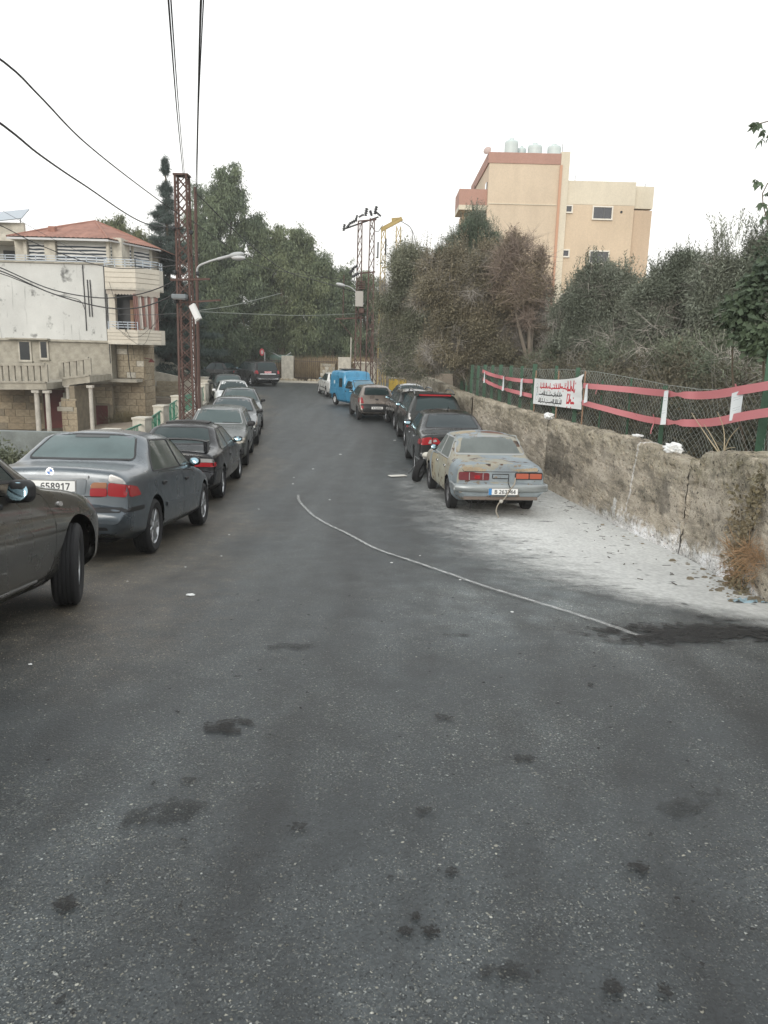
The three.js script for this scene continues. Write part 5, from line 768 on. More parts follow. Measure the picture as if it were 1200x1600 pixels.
// ---------------------------------------------------------------- apartment block
{
  const peach = std([0.64, 0.52, 0.385], 0.92, { map: softTex }), cream = std([0.69, 0.63, 0.51], 0.92, { map: softTex }), pinkB = std([0.44, 0.26, 0.21], 0.9, { map: softTex }), strip = std([0.52, 0.3, 0.2], 0.9);
  const t = thing('apartment_building', 'peach apartment block with pink parapet above the trees', 'building'), add = (n, g, m, p = t) => mesh(n, g, m, p);
  add('main_wall', B(4.9, 15.4, 11, 8.75, 5.7, -59.5), std([0.66, 0.55, 0.42], 0.92, { map: softTex }));
  add('parapet', B(5.0, 0.66, 11.1, 8.72, 13.73, -59.5), pinkB); add('pillar', B(0.56, 15.9, 11, 11.24, 6.23, -59.42), cream); add('corner_strip', B(0.16, 15.3, 0.1, 10.98, 5.7, -53.9), strip);
  for (const y of [10.9, 8.0, 5.0]) add('joint', B(4.5, 0.05, 0.06, 8.6, y, -53.98), cream);
  add('side_wall', B(4.5, 12.9, 9, 13.77, 4.55, -58.6), peach); add('upper_band', B(4.52, 1.46, 9.02, 13.77, 11.74, -58.6), cream);
  add('rear_wing', B(1.5, 12.7, 8, 16.7, 4.5, -58.8), std([0.6, 0.47, 0.345], 0.92, { map: softTex })); add('rear_wing_band', B(1.52, 1.4, 8.02, 16.7, 11.66, -58.8), cream);
  const win = (x, y, w, h) => { const f = add('window', merge([box(w + 0.16, 0.09, 0.14, x, y + h / 2 + 0.04, -54.08), box(w + 0.16, 0.09, 0.16, x, y - h / 2 - 0.04, -54.06), box(0.08, h, 0.14, x - w / 2 - 0.04, y, -54.08), box(0.08, h, 0.14, x + w / 2 + 0.04, y, -54.08)]), std([0.7, 0.66, 0.58], 0.8)); mesh('pane', B(w, h, 0.05, x, y, -54.105), phys([0.035, 0.035, 0.042], 0.1, { clearcoat: 1 }), f); if (w > 0.8) mesh('mullion', B(0.04, h, 0.06, x + 0.1, y, -54.09), MW.trimW ??= std([0.1, 0.1, 0.1], 0.6), f); };
  for (const y of [10.5, 7.7, 4.85, 2.0]) { win(13.95, y, 1.2, 0.72); win(11.68, y + 0.2, 0.4, 0.36); }
  add('wall_vent', new THREE.CylinderGeometry(0.08, 0.08, 0.06, 12).rotateX(PI / 2).translate(15.2, 10.6, -54.1), MW.dark);
  // balcony on the left flank
  add('balcony_parapet', B(1.9, 1.0, 3.2, 5.4, 11.35, -56), pinkB); add('balcony_slab', B(1.9, 0.3, 3.2, 5.4, 10.7, -56.002), cream); add('balcony_room', B(1.5, 9.9, 2.6, 5.6, 5.6, -57.2), std([0.62, 0.45, 0.3], 0.9, { map: softTex })); add('balcony_door', B(0.5, 1.9, 0.1, 5.6, 9.4, -55.86), std([0.32, 0.2, 0.1], 0.8)); add('flank_window', B(0.06, 1.5, 0.8, 6.27, 11.6, -55), MW.glassW);
  const tank = (label, x, r, h, z = -56) => { const q = thing('water_tank', label, 'water tank', [x, 14.06, z], 0, 'rooftop water tanks'), m = std([0.5, 0.57, 0.56], 0.5); mesh('barrel', new THREE.LatheGeometry([[0, 0], [r * 0.98, 0], [r, 0.05], [r, h * 0.34], [r * 0.97, h * 0.36], [r, h * 0.38], [r, h * 0.62], [r * 0.97, h * 0.64], [r, h * 0.66], [r, h * 0.84], [r * 0.9, h * 0.93], [r * 0.35, h]].map((p) => new THREE.Vector2(...p)), 28), m, q); mesh('lid', new THREE.CylinderGeometry(r * 0.34, r * 0.36, 0.09, 18).translate(0, h + 0.04, 0), m, q); };
  tank('tallest pale water tank, leftmost on the pink parapet', 7.95, 0.46, 1.25); tank('small water tank squeezed second from the left', 8.75, 0.3, 0.95, -56.6); tank('broad low water tank, third from the left', 9.55, 0.48, 1.0); tank('rightmost water tank beside the roof mast', 10.85, 0.46, 0.98);
  const mast = (label, x, y, h) => one('roof_mast', bar([x, y, -56], [x, y + h, -56], 0.025, 0.015), MW.cableM, label, 'mast', 'roof masts'); mast('thin roof mast beside the rightmost tank', 11.4, 14.2, 0.95); mast('thin roof mast on the lower right roof', 12.4, 12.4, 0.8); mast('short roof mast at the far right corner', 17.2, 12.3, 0.5); mast('aerial on the left balcony roof', 5.6, 11.85, 0.55);
  const dish = thing('satellite_dish', 'satellite dish on the left parapet corner of the apartment block', 'satellite dish', [6.25, 14.15, -54.5]); mesh('dish', new THREE.SphereGeometry(0.35, 16, 8, 0, PI * 2, 0, 0.9).rotateX(1.2).rotateY(-0.5), std([0.45, 0.35, 0.32], 0.6), dish); mesh('arm', bar([0, -0.4, 0], [0, 0, 0], 0.03), MW.cableM, dish);
  const ac = thing('air_conditioner', 'air conditioner unit under the pink balcony of the apartment block', 'air conditioner', [6.05, 10.3, -55.3]); mesh('case', rbox(0.35, 0.55, 0.8, 0, 0, 0, 0.03), std([0.7, 0.7, 0.68], 0.5), ac); mesh('fan', new THREE.CylinderGeometry(0.2, 0.2, 0.03, 18).rotateX(PI / 2).translate(0, 0, 0.41), MW.dark, ac);
}
// ---------------------------------------------------------------- poles
function lattice(t, m, x, z, y0, y1, w0, w1, n, dpt = 1) {
  const leg = (sx, sz, k) => { const w = lerp(w0, w1, k) / 2; return [x + sx * w, lerp(y0, y1, k), z + sz * w * dpt]; };
  for (const sx of [-1, 1]) for (const sz of [-1, 1]) mesh('leg', merge([sbar(leg(sx, sz, 0), leg(sx, sz, 1), 0.055, 0.055)]), m, t);
  for (let i = 0; i < n; i++) for (const s of [-1, 1]) { const a = i / n, b = (i + 1) / n; mesh('brace', sbar(leg(-1, s, a), leg(1, s, b), 0.026, 0.012), m, t); mesh('brace', sbar(leg(1, s, a), leg(-1, s, b), 0.026, 0.012), m, t); mesh('brace', sbar(leg(s, i % 2 ? 1 : -1, a), leg(s, i % 2 ? -1 : 1, b), 0.026, 0.012), m, t); }
}
{
  const t = thing('lattice_pole', 'rusty red brown lattice power pole behind the parked row', 'pole'); lattice(t, MW.rust, -5.98, -23.3, -1.9, 6.1, 0.42, 0.32, 22);
  mesh('crossarm', sbar([-6.35, 3.25, -23.1], [-5.2, 3.3, -23.1], 0.06), MW.rust, t); mesh('crossarm', sbar([-6.1, 2.62, -23.1], [-4.9, 2.72, -23.1], 0.05), MW.rust, t); mesh('top_plate', box(0.42, 0.05, 0.4, -5.98, 6.12, -23.3), MW.rust, t);
  for (const [x, y] of [[-6.2, 4.6], [-5.7, 4.5], [-6.2, 3.4], [-5.55, 3.38], [-6.2, 2.6]]) mesh('insulator', new THREE.LatheGeometry([[0.02, 0], [0.06, 0.02], [0.04, 0.05], [0.06, 0.08], [0.03, 0.12]].map((p) => new THREE.Vector2(...p)), 12).translate(x, y, -23.08), MW.dark, t);
  const f = thing('flood_lamp', 'white rectangular flood lamp tilted on the lattice pole', 'lamp', [-5.62, 2.35, -23.0]); mesh('housing', rbox(0.2, 0.5, 0.12, 0, 0, 0, 0.03).rotateZ(0.5).rotateY(-0.4), std([0.6, 0.6, 0.58], 0.5), f); mesh('lens', rbox(0.14, 0.42, 0.02, 0, 0, 0.07, 0.01).rotateZ(0.5).rotateY(-0.4), std([0.7, 0.7, 0.7], 0.2), f); mesh('bracket', bar([-0.2, 0.05, -0.1], [0, 0, -0.05], 0.02), MW.cableM, f);
  const f2 = thing('flood_lamp', 'dark flat lamp housing above the white flood lamp', 'lamp', [-6.05, 2.78, -22.95]); mesh('housing', rbox(0.42, 0.13, 0.3, 0, 0, 0, 0.03), std([0.16, 0.18, 0.19], 0.6), f2); mesh('lens', rbox(0.36, 0.02, 0.24, 0, -0.07, 0, 0.008), std([0.3, 0.3, 0.3], 0.3), f2);
  const s = thing('street_lamp', 'street lamp with curved arm on a thin pole behind the lattice pole', 'street lamp'); mesh('pole', bar([-6.55, -1.6, -27], [-6.5, 6.5, -27], 0.06, 0.05, 8), MW.rust, s); mesh('arm', tube([[-6.5, 3.6, -27], [-6.45, 3.95, -26.9], [-6.1, 4.12, -26.8], [-5.45, 4.3, -26.7]], 0.035, 20), MW.lampM, s);
  const lh = mesh('lamp_head', new THREE.SphereGeometry(0.16, 16, 10).scale(1.7, 0.6, 0.8).rotateZ(0.18).translate(-5.12, 4.36, -26.7), MW.lampM, s); mesh('lens', new THREE.SphereGeometry(0.17, 14, 8).scale(1.4, 0.5, 0.8).translate(-5.05, 4.27, -26.68), std([0.55, 0.55, 0.55], 0.2), lh); mesh('sleeve', bar([-5.75, 4.22, -26.75], [-5.3, 4.33, -26.7], 0.055), MW.lampM, s);
  const thin = thing('utility_pole', 'grey pipe pole standing just behind the lattice pole', 'pole'); mesh('pole', bar([-7.3, -1.7, -29.5], [-7.3, 3.2, -29.5], 0.05, 0.045, 8), MW.lampM, thin); mesh('meter_box', rbox(0.16, 0.5, 0.12, -7.2, 2.4, -29.4, 0.02), std([0.5, 0.5, 0.5], 0.6), thin);
}
{ // transformer pylons
  const t = thing('transformer_pylon', 'rusty twin lattice pylon with insulators and a yellow warning box', 'pylon'); const Z = -43;
  lattice(t, MW.rust, -1.66, Z, -1.7, 7.95, 0.36, 0.2, 15); lattice(t, MW.rust, -1.02, Z + 0.1, -1.7, 8.1, 0.42, 0.22, 15); lattice(t, MW.rust, -0.8, Z - 0.6, -1.7, 3.2, 0.34, 0.3, 8);
  for (const y of [7.95, 5.3]) mesh('tie', sbar([-1.75, y, Z], [-0.8, y + 0.1, Z], 0.07), MW.rust, t); mesh('arm', sbar([-2.9, 2.9, Z], [-1.4, 3.0, Z], 0.08), MW.rust, t); mesh('stay', sbar([-2.7, 2.8, Z], [-1.6, 1.6, Z], 0.03), MW.rust, t); mesh('arm_post', bar([-2.5, 2.95, Z], [-2.48, 5.2, Z], 0.03), MW.rust, t);
  mesh('top_arm', sbar([-2.55, 7.5, Z + 0.1], [-0.7, 8.2, Z - 0.1], 0.07), MW.cableM, t); const ig = new THREE.LatheGeometry([[0.02, -0.16], [0.07, -0.14], [0.03, -0.09], [0.08, -0.06], [0.03, -0.01], [0.08, 0.02], [0.03, 0.07], [0.08, 0.1], [0.02, 0.15]].map((p) => new THREE.Vector2(...p)), 10), r = mulberry(14);
  for (const [x, y] of [[-2.5, 7.6], [-2.25, 7.72], [-2.0, 7.9], [-1.85, 8.1], [-1.6, 8.2], [-1.35, 8.4], [-1.1, 8.35], [-0.85, 8.5], [-0.7, 8.3], [-1.9, 5.6], [-2.05, 5.4], [-1.85, 5.2]]) { const o = mesh('insulator', ig, MW.dark, t); o.position.set(x, y, Z + 0.15); o.rotation.set(r() - 0.5, 0, (r() - 0.5) * 2.2); o.scale.setScalar(0.9 + 0.5 * r()); }
  mesh('transformer_box', rbox(0.42, 0.8, 0.45, -1.62, 3.95, Z + 0.3, 0.03), std([0.36, 0.34, 0.31], 0.7), t); mesh('junction', rbox(0.3, 0.3, 0.3, -1.5, 3.35, Z + 0.3, 0.08), MW.rust, t); for (let k = 0; k < 5; k++) mesh('cooling_fin', box(0.36, 0.04, 0.3, -1.5, 4.5 + k * 0.09, Z + 0.25), MW.rust, t);
  const wb = thing('warning_box', 'yellow metal box with white lightning triangle at the pylon foot', 'electrical box', [-1.3, -1.5, Z + 0.45]); const yb = std([0.5, 0.36, 0.05], 0.7, { map: dirtMapTex }); mesh('case', rbox(0.62, 1.3, 0.2, 0, 0.75, 0, 0.02), yb, wb); mesh('warning_triangle', extr([[-0.2, 0.85], [0.2, 0.85], [0, 1.25]], 0.01).translate(0, 0, 0.105), MW.plateW ??= M.plateW, wb); mesh('lightning_mark', extr([[0.02, 1.12], [-0.06, 0.98], [0.0, 0.98], [-0.03, 0.88], [0.06, 1.02], [0, 1.02]], 0.006).translate(0, 0, 0.116), MW.dark, wb);
  const y = thing('transformer_pylon', 'dull yellow gantry pylon rising behind the grey thicket', 'pylon'), ym = std([0.46, 0.36, 0.15], 0.75, { map: dirtMapTex }); lattice(y, ym, -0.45, -47, -1.7, 8.2, 0.34, 0.24, 15); lattice(y, ym, 0.42, -47, -1.7, 8.3, 0.34, 0.24, 15); mesh('head_beam', sbar([-0.6, 8.1, -47], [0.6, 8.75, -47], 0.22), ym, y); mesh('head_beam', sbar([0, 8.65, -47], [0.56, 8.7, -47], 0.2), ym, y); for (const q of [4.3, 6.0]) mesh('tie', sbar([-0.5, q, -47], [0.5, q + 0.15, -47], 0.06), ym, y); for (const [px, py] of [[-0.75, 6.9], [-0.3, 7.1]]) mesh('insulator', bar([px, py - 0.4, -46.8], [px, py + 0.5, -46.8], 0.05), MW.dark, y); for (const dx of [-0.2, 0.15]) mesh('cable_tail', tube([[0.55, 8.6, -47], [1.15, 8.2, -47], [1.3 + dx, 6.9, -47], [0.7 + dx, 6.0, -47]], 0.02, 16), MW.cableM, y);
  const cab = thing('electrical_cabinet', 'yellow metal electrical cabinet with bracing beside the pylon', 'electrical box', [0.55, -1.55, -42.2]); mesh('case', rbox(0.95, 1.35, 0.6, 0, 0.7, 0, 0.02), yb, cab); mesh('lid', rbox(1.05, 0.06, 0.7, 0, 1.41, 0, 0.01), std([0.4, 0.37, 0.3], 0.8), cab); mesh('handle', rbox(0.04, 0.14, 0.04, 0.2, 0.75, 0.32, 0.01), MW.trim ??= M.trim, cab);
  const fr = thing('steel_frame', 'tall thin yellow steel posts in front of the yellow cabinet', 'frame'); for (const [x, top] of [[-0.1, 2.2], [0.62, 1.5]]) mesh('post', bar([x, -1.6, -41.4], [x - 0.05, top, -41.4], 0.035, 0.03, 6), ym, fr); mesh('brace', sbar([0.62, -0.5, -41.4], [1.1, -1.5, -41.4], 0.04), ym, fr); mesh('brace', sbar([0.62, -0.6, -41.4], [1.1, 0.1, -41.4], 0.04), ym, fr);
  const rp = thing('utility_pole', 'bare grey pole stub in front of the peach block', 'pole'); const p0 = at(840, 460, 34), p1 = at(846, 392, 34); mesh('pole', bar([p0[0] - 0.1, 0, -34], p1, 0.09, 0.08, 8), MW.pipe, rp);
  const sl = thing('street_lamp', 'small street lamp arm on the rusty twin pylon', 'street lamp'); mesh('arm', tube([[-1.75, 4.3, -42.8], [-2.1, 4.55, -42.7], [-2.45, 4.65, -42.6]], 0.03, 12), MW.lampM, sl); mesh('lamp_head', new THREE.SphereGeometry(0.15, 12, 8).scale(1.8, 0.6, 0.8).rotateZ(-0.2).translate(-2.62, 4.66, -42.55), MW.lampM, sl);
}
// ---------------------------------------------------------------- overhead cables
const cable = (label, pts, r) => one('overhead_cable', tube(pts, r, 40, 5), /pale|straight cable spanning/.test(label) ? MW.paleCable : MW.cableM, label, 'cable', 'overhead cables');
{
  const sagged = (a, b, sag, n = 6) => { const o = []; for (let i = 0; i <= n; i++) { const t = i / n; o.push([lerp(a[0], b[0], t), lerp(a[1], b[1], t) - sag * 4 * t * (1 - t), lerp(a[2], b[2], t)]); } return o; };
  cable('thick cable from the upper left corner to the lattice pole, upper of two', [at(-120, 10, 8), at(0, 92, 9), at(60, 148, 11), at(130, 220, 14), at(250, 314, 21), at(285, 338, 23.2)], 0.013);
  cable('thick cable from the left edge to the lattice pole, lower of two', [at(-120, 108, 8), at(0, 192, 9), at(60, 240, 11), at(130, 288, 14), at(230, 350, 20), at(282, 357, 23.2)], 0.014);
  cable('leftmost of the thin cables coming from the top of the sky to the lattice pole', [at(250, -180, 5), at(263, 0, 8), at(277, 180, 15), at(287, 280, 23.2)], 0.01);
  cable('second of the thin cables coming from the top of the sky', [at(256, -180, 5), at(267, 0, 8), at(280, 180, 15), at(289, 280, 23.2)], 0.008);
  cable('thicker cable from the top of the sky to the thin lamp pole', [at(322, -180, 6), at(314, 0, 9), at(309, 180, 17), at(306, 300, 27)], 0.014); cable('fine cable beside the thick one from the top of the sky', [at(328, -180, 6), at(318, 0, 9), at(310, 180, 17), at(308, 296, 27)], 0.008);
  cable('heavy dark cable descending from the lamp pole to the twin pylon', [at(307, 302, 27), at(350, 345, 29), at(400, 390, 32), at(450, 425, 36), at(500, 440, 39), at(562, 458, 43)], 0.018);
  cable('upper pale cable spanning from the lamp pole towards the pylon', [at(306, 486, 27), at(360, 478, 30), at(440, 458, 36)], 0.016); cable('lower straight cable spanning from the lamp pole to the pylon', [at(306, 487, 27), at(400, 491, 33), at(480, 493, 39), at(560, 490, 43)], 0.017); cable('thin straight cable from the pylon into the thicket', [at(560, 490, 43), at(596, 489, 45)], 0.015);
  cable('thin cable from the pole across the dark trees', [at(300, 345, 23), at(350, 380, 30), at(420, 420, 38), at(560, 440, 43)], 0.012); cable('short cable loop between the two pylons', [at(578, 350, 43), at(588, 362, 44), at(598, 352, 46)], 0.02);
  cable('heavy cable sagging low across the white house front, uppermost', [at(-80, 385, 26), at(0, 418, 27), at(80, 452, 28), at(150, 465, 28), at(205, 462, 27), at(260, 445, 25), at(284, 428, 23.3)], 0.02);
  cable('heavy cable sagging low across the white house front, middle', [at(-80, 400, 26), at(0, 423, 27), at(80, 458, 28), at(150, 478, 28), at(205, 482, 27), at(260, 466, 25), at(284, 446, 23.3)], 0.022);
  cable('kinked cable running along the white house front below the others', [at(-80, 410, 26), at(0, 427, 28), at(35, 440, 29), at(80, 458, 32), at(125, 470, 37), at(133, 485, 39.9)], 0.016);
  cable('long cable across the striped blinds of the house', [at(-60, 330, 24), at(0, 352, 26), at(60, 382, 28), at(120, 405, 29), at(175, 418, 28), at(240, 418, 26), at(283, 413, 23.3)], 0.015); cable('thin straight cable across the red roof', [at(5, 330, 34), at(80, 372, 34), at(140, 398, 32), at(240, 402, 27), at(283, 410, 23.3)], 0.008);
  cable('straight thin cable from the balcony to the pole', [at(165, 490, 39), at(230, 492, 30), at(284, 489, 23.4)], 0.01); for (const [x, y, k] of [[200, 535, 'left'], [215, 548, 'right']]) cable('slack drop wire on the ' + k + ' from the pole to the balcony', [at(282, 432, 23.3), at(262, 470, 27), at(238, 510, 34), at(x, y - 10, 38.8), at(x - 25, y - 28, 38.8)], 0.008);
  cable('dark cable hanging down the stone corner of the house', [at(196, 512, 38.8), at(199, 540, 39.5), at(203, 580, 40.5), at(206, 596, 40.6)], 0.02); cable('thin looping wire on the stone corner', [at(170, 440, 38.8), at(190, 500, 38.6), at(204, 530, 39), at(210, 560, 40.6)], 0.01);
}
// ---------------------------------------------------------------- far end: fence, gate, sign
{
  const zf = -64, ironM = std([0.1, 0.075, 0.06], 0.8), f = thing('iron_fence', 'rusty iron bar fence before dry grass at the end of the street', 'fence'); const bars = []; for (let x = -10.5; x < -1; x += 0.17) bars.push(bar([x, -1.5, zf], [x, 0.35 + 0.03 * N2(x, 1), zf], 0.016, 0.016, 4)); mesh('bars', merge(bars), ironM, f).userData.kind = 'stuff'; for (const y of [0.15, -1.2]) mesh('rail', sbar([-10.5, y, zf], [-1, y, zf], 0.05), ironM, f);
  for (const [x, l] of [[-8.15, 'left of the two at the street end, beside the people carrier'], [-3.55, 'right of the two at the street end, near the white saloon']]) { const p = thing('concrete_pillar', 'square concrete fence pillar, ' + l, 'pillar', [x, -1.6, zf + 0.2], 0, 'far fence pillars'); mesh('pillar', boxUV(rbox(1.3, 2.15, 0.6, 0, 1.07, 0, 0.02)).scale(0.75, 1, 1), MW.pale, p); }
  { const p = thing('rubble_pier', 'rough rubble block pier left of the right concrete pillar', 'pier', [-4.9, -1.5, zf + 0.1]); mesh('core', B(1.2, 1.5, 0.4, 0, 0.75, 0), MW.mortar, p); stones(p, [-0.6, 0, 0.2], [1, 0], 1.2, 1.5, 0.25, 0.35, [MW.stoneC, MW.pale, MW.grey], 41); }
  const sh = thing('shed', 'small shed roof beside the right concrete pillar', 'shed', [-1.6, -1.5, -60]); mesh('wall', B(1.8, 1.7, 1.2, 0, 0.85, 0), MW.grey, sh); mesh('roof', B(2.1, 0.08, 1.5, 0, 1.75, 0), MW.pale, sh);
  for (const [x, h, l] of [[-2.9, 3.0, 'left of two thin posts behind the right pillar'], [-2.55, 3.0, 'right of two thin posts behind the right pillar']]) one('thin_post', bar([x, -1.5, -61], [x, h - 1.5 + 0.6, -61], 0.05, 0.05, 6), MW.pipe, l, 'post', 'thin posts at the street end');
  const kerb = grid(40, 3, (u, v, i, j) => { const x = lerp(-12.5, -1, u), z = -(61.5 + 0.3 * sin(u * 3) + (u < 0.35 ? (0.35 - u) * -3 : 0)), y = -1.5; return [[x, y - 0.1, z + 0.15], [x, y + 0.13, z + 0.14], [x, y + 0.13, z - 0.2], [x, y - 0.1, z - 0.2]][j]; }); struct('kerb', toCreasedNormals(kerb, 0.5), MW.pale, 'pale kerb at the end of the street');
  const rub = mulberry(6); const rg = []; for (let i = 0; i < 60; i++) { const s = 0.06 + 0.16 * rub(), g = new THREE.DodecahedronGeometry(s, 0).rotateX(rub() * 3).translate(-10.3 + 8 * rub(), -1.42, -62.4 - 1.2 * rub()); rg.push(g); } const rb = one('rubble', merge(rg), MW.stoneC, 'scattered rubble stones along the far fence', 'rubble'); rb.userData.kind = 'stuff';
  const gt = thing('iron_gate', 'dark iron bar gate left of the people carrier under the trees', 'gate'), gz = -66; const gb = []; for (let x = -17.2; x < -13.8; x += 0.16) gb.push(bar([x, -1.5, gz], [x, 0.7, gz], 0.02, 0.02, 4)); mesh('bars', merge(gb), MW.dark, gt).userData.kind = 'stuff'; for (const y of [0.45, 0.1, -0.9]) mesh('rail', sbar([-17.3, y, gz], [-13.7, y, gz], 0.06), y > 0.3 ? MW.fascia : MW.dark, gt); for (const x of [-17.3, -13.7]) mesh('post', sbar([x, -1.5, gz], [x, 0.9, gz], 0.12), MW.dark, gt); mesh('base_wall', B(3.5, 0.6, 0.2, -15.5, -1.2, gz - 0.2), MW.grey, gt);
  const sp = thing('stone_pier', 'stone gate pier behind the people carrier', 'pier', [-11.3, -1.5, -66]); mesh('core', B(1.1, 2.5, 0.6, 0, 1.2, 0), MW.mortar, sp); stones(sp, [-0.55, 0, 0.3], [1, 0], 1.1, 2.4, 0.28, 0.5, [MW.stoneB, MW.stoneA], 42);
  const sg = thing('road_sign', 'red and white round road sign on a grey post behind the people carrier', 'road sign', [-9.9, -1.5, -62]); mesh('post', bar([0.15, 0, 0], [0.15, 2.3, 0], 0.04, 0.04, 8), MW.lampM, sg); const fc = mesh('sign_face', new THREE.CylinderGeometry(0.28, 0.28, 0.03, 24).rotateX(PI / 2).rotateY(1.1).translate(-0.05, 2.3, 0.1), std([0.55, 0.06, 0.08], 0.5), sg); mesh('sign_centre', new THREE.CylinderGeometry(0.16, 0.16, 0.04, 20).rotateX(PI / 2).rotateY(1.1).translate(-0.05, 2.3, 0.1), std([0.65, 0.5, 0.5], 0.5), sg);
  const tarp = thing('green_gate', 'pale green sheet gate behind the road sign', 'gate', [-9.6, -1.5, -64.6]); mesh('sheet', B(2.2, 2.1, 0.05, 0.6, 1.05, 0), std([0.12, 0.2, 0.17], 0.7), tarp); mesh('top_curve', tube([[-0.5, 2.5, 0], [0.2, 2.2, 0], [0.9, 1.9, 0], [1.3, 2.1, 0], [1.6, 2.3, 0]], 0.04, 16), MW.lampM, tarp);
}
// ---------------------------------------------------------------- trees and plants
function leafCluster(seed, n, R, len, wid, o = {}) { // n pointed leaves round a twig
  const r = mulberry(seed), pos = [], nor = [];
  for (let i = 0; i < n; i++) {
    const p = V(r() * 2 - 1, (r() * 2 - 1) * (o.flat ?? 0.8), r() * 2 - 1).multiplyScalar(R * (0.35 + 0.65 * r())), d = V(r() * 2 - 1, (r() * 2 - 1) * 0.8 - (o.droop ?? 0), r() * 2 - 1).add(p.clone().multiplyScalar((o.out ?? 0.8) / R)).normalize();
    const s = V(r() - 0.5, r() - 0.5, r() - 0.5).cross(d).normalize(), L = len * (0.7 + 0.6 * r()), w = wid * (0.7 + 0.6 * r()) / 2, up = d.clone().cross(s), a = p, b = p.clone().addScaledVector(d, L * 0.45).addScaledVector(s, w).addScaledVector(up, w * 0.4), c = p.clone().addScaledVector(d, L), e = p.clone().addScaledVector(d, L * 0.45).addScaledVector(s, -w).addScaledVector(up, w * 0.4);
    for (const q of [a, b, c, a, c, e]) pos.push(q.x, q.y, q.z);
  }
  for (let i = 0; i < (o.twigs ?? 0); i++) { const d = V(r() * 2 - 1, r() * 1.6 - 0.6, r() * 2 - 1).normalize(), L = R * (o.tl ?? 1.2) * (0.6 + 0.6 * r()), q = V(r() - 0.5, r() - 0.5, r() - 0.5).multiplyScalar(R * 0.4), e = q.clone().addScaledVector(d, L), s = V(r() - 0.5, r() - 0.5, r() - 0.5).cross(d).normalize().multiplyScalar(o.tw ?? 0.004), u = s.clone().cross(d).multiplyScalar(1); const A = [q.clone().add(s), q.clone().addScaledVector(s, -0.5).add(u), q.clone().addScaledVector(s, -0.5).sub(u)]; for (let k = 0; k < 3; k++) { const m = A[k], n2 = A[(k + 1) % 3]; for (const z of [m, n2, e]) pos.push(z.x, z.y, z.z); } }
  const g = new THREE.BufferGeometry(); g.setAttribute('position', new THREE.Float32BufferAttribute(pos, 3)); g.computeVertexNormals(); return g;
}
function sprig(seed, n, L, len, wid, up) { // leaves strung along one shoot
  const r = mulberry(seed), pos = []; const tri = (...q) => q.forEach((p) => pos.push(p.x, p.y, p.z)), bend = V(r() - 0.5, 0, r() - 0.5).multiplyScalar(0.5);
  const ax = (t) => V(bend.x * t * t * L, up * t * L, bend.z * t * t * L); for (let i = 0; i < n; i++) { const t = 0.12 + 0.88 * i / n, p = ax(t), a = r() * 6.28, d = V(cos(a), up * (0.5 + 0.6 * r()), sin(a)).normalize(), s = V(-sin(a), 0.3 * (r() - 0.5), cos(a)), l = len * (0.7 + 0.5 * r()), w = wid / 2; tri(p, p.clone().addScaledVector(d, l * 0.45).addScaledVector(s, w), p.clone().addScaledVector(d, l)); tri(p, p.clone().addScaledVector(d, l), p.clone().addScaledVector(d, l * 0.45).addScaledVector(s, -w)); }
  for (let k = 0; k < 3; k++) { const a = ax(k / 3), b = ax((k + 1) / 3), w = 0.006 * (1 - k / 4); tri(a.clone().add(V(w, 0, 0)), b, a.clone().add(V(-w, 0, w))); tri(a.clone().add(V(0, 0, w)), b, a.clone().add(V(0, 0, -w))); }
  const g = new THREE.BufferGeometry(); g.setAttribute('position', new THREE.Float32BufferAttribute(pos, 3)); g.computeVertexNormals(); return g;
}
const leafM = () => phys([1, 1, 1], 0.75, { transmission: 0.0 });
const leafMat = std([1, 1, 1], 0.72);
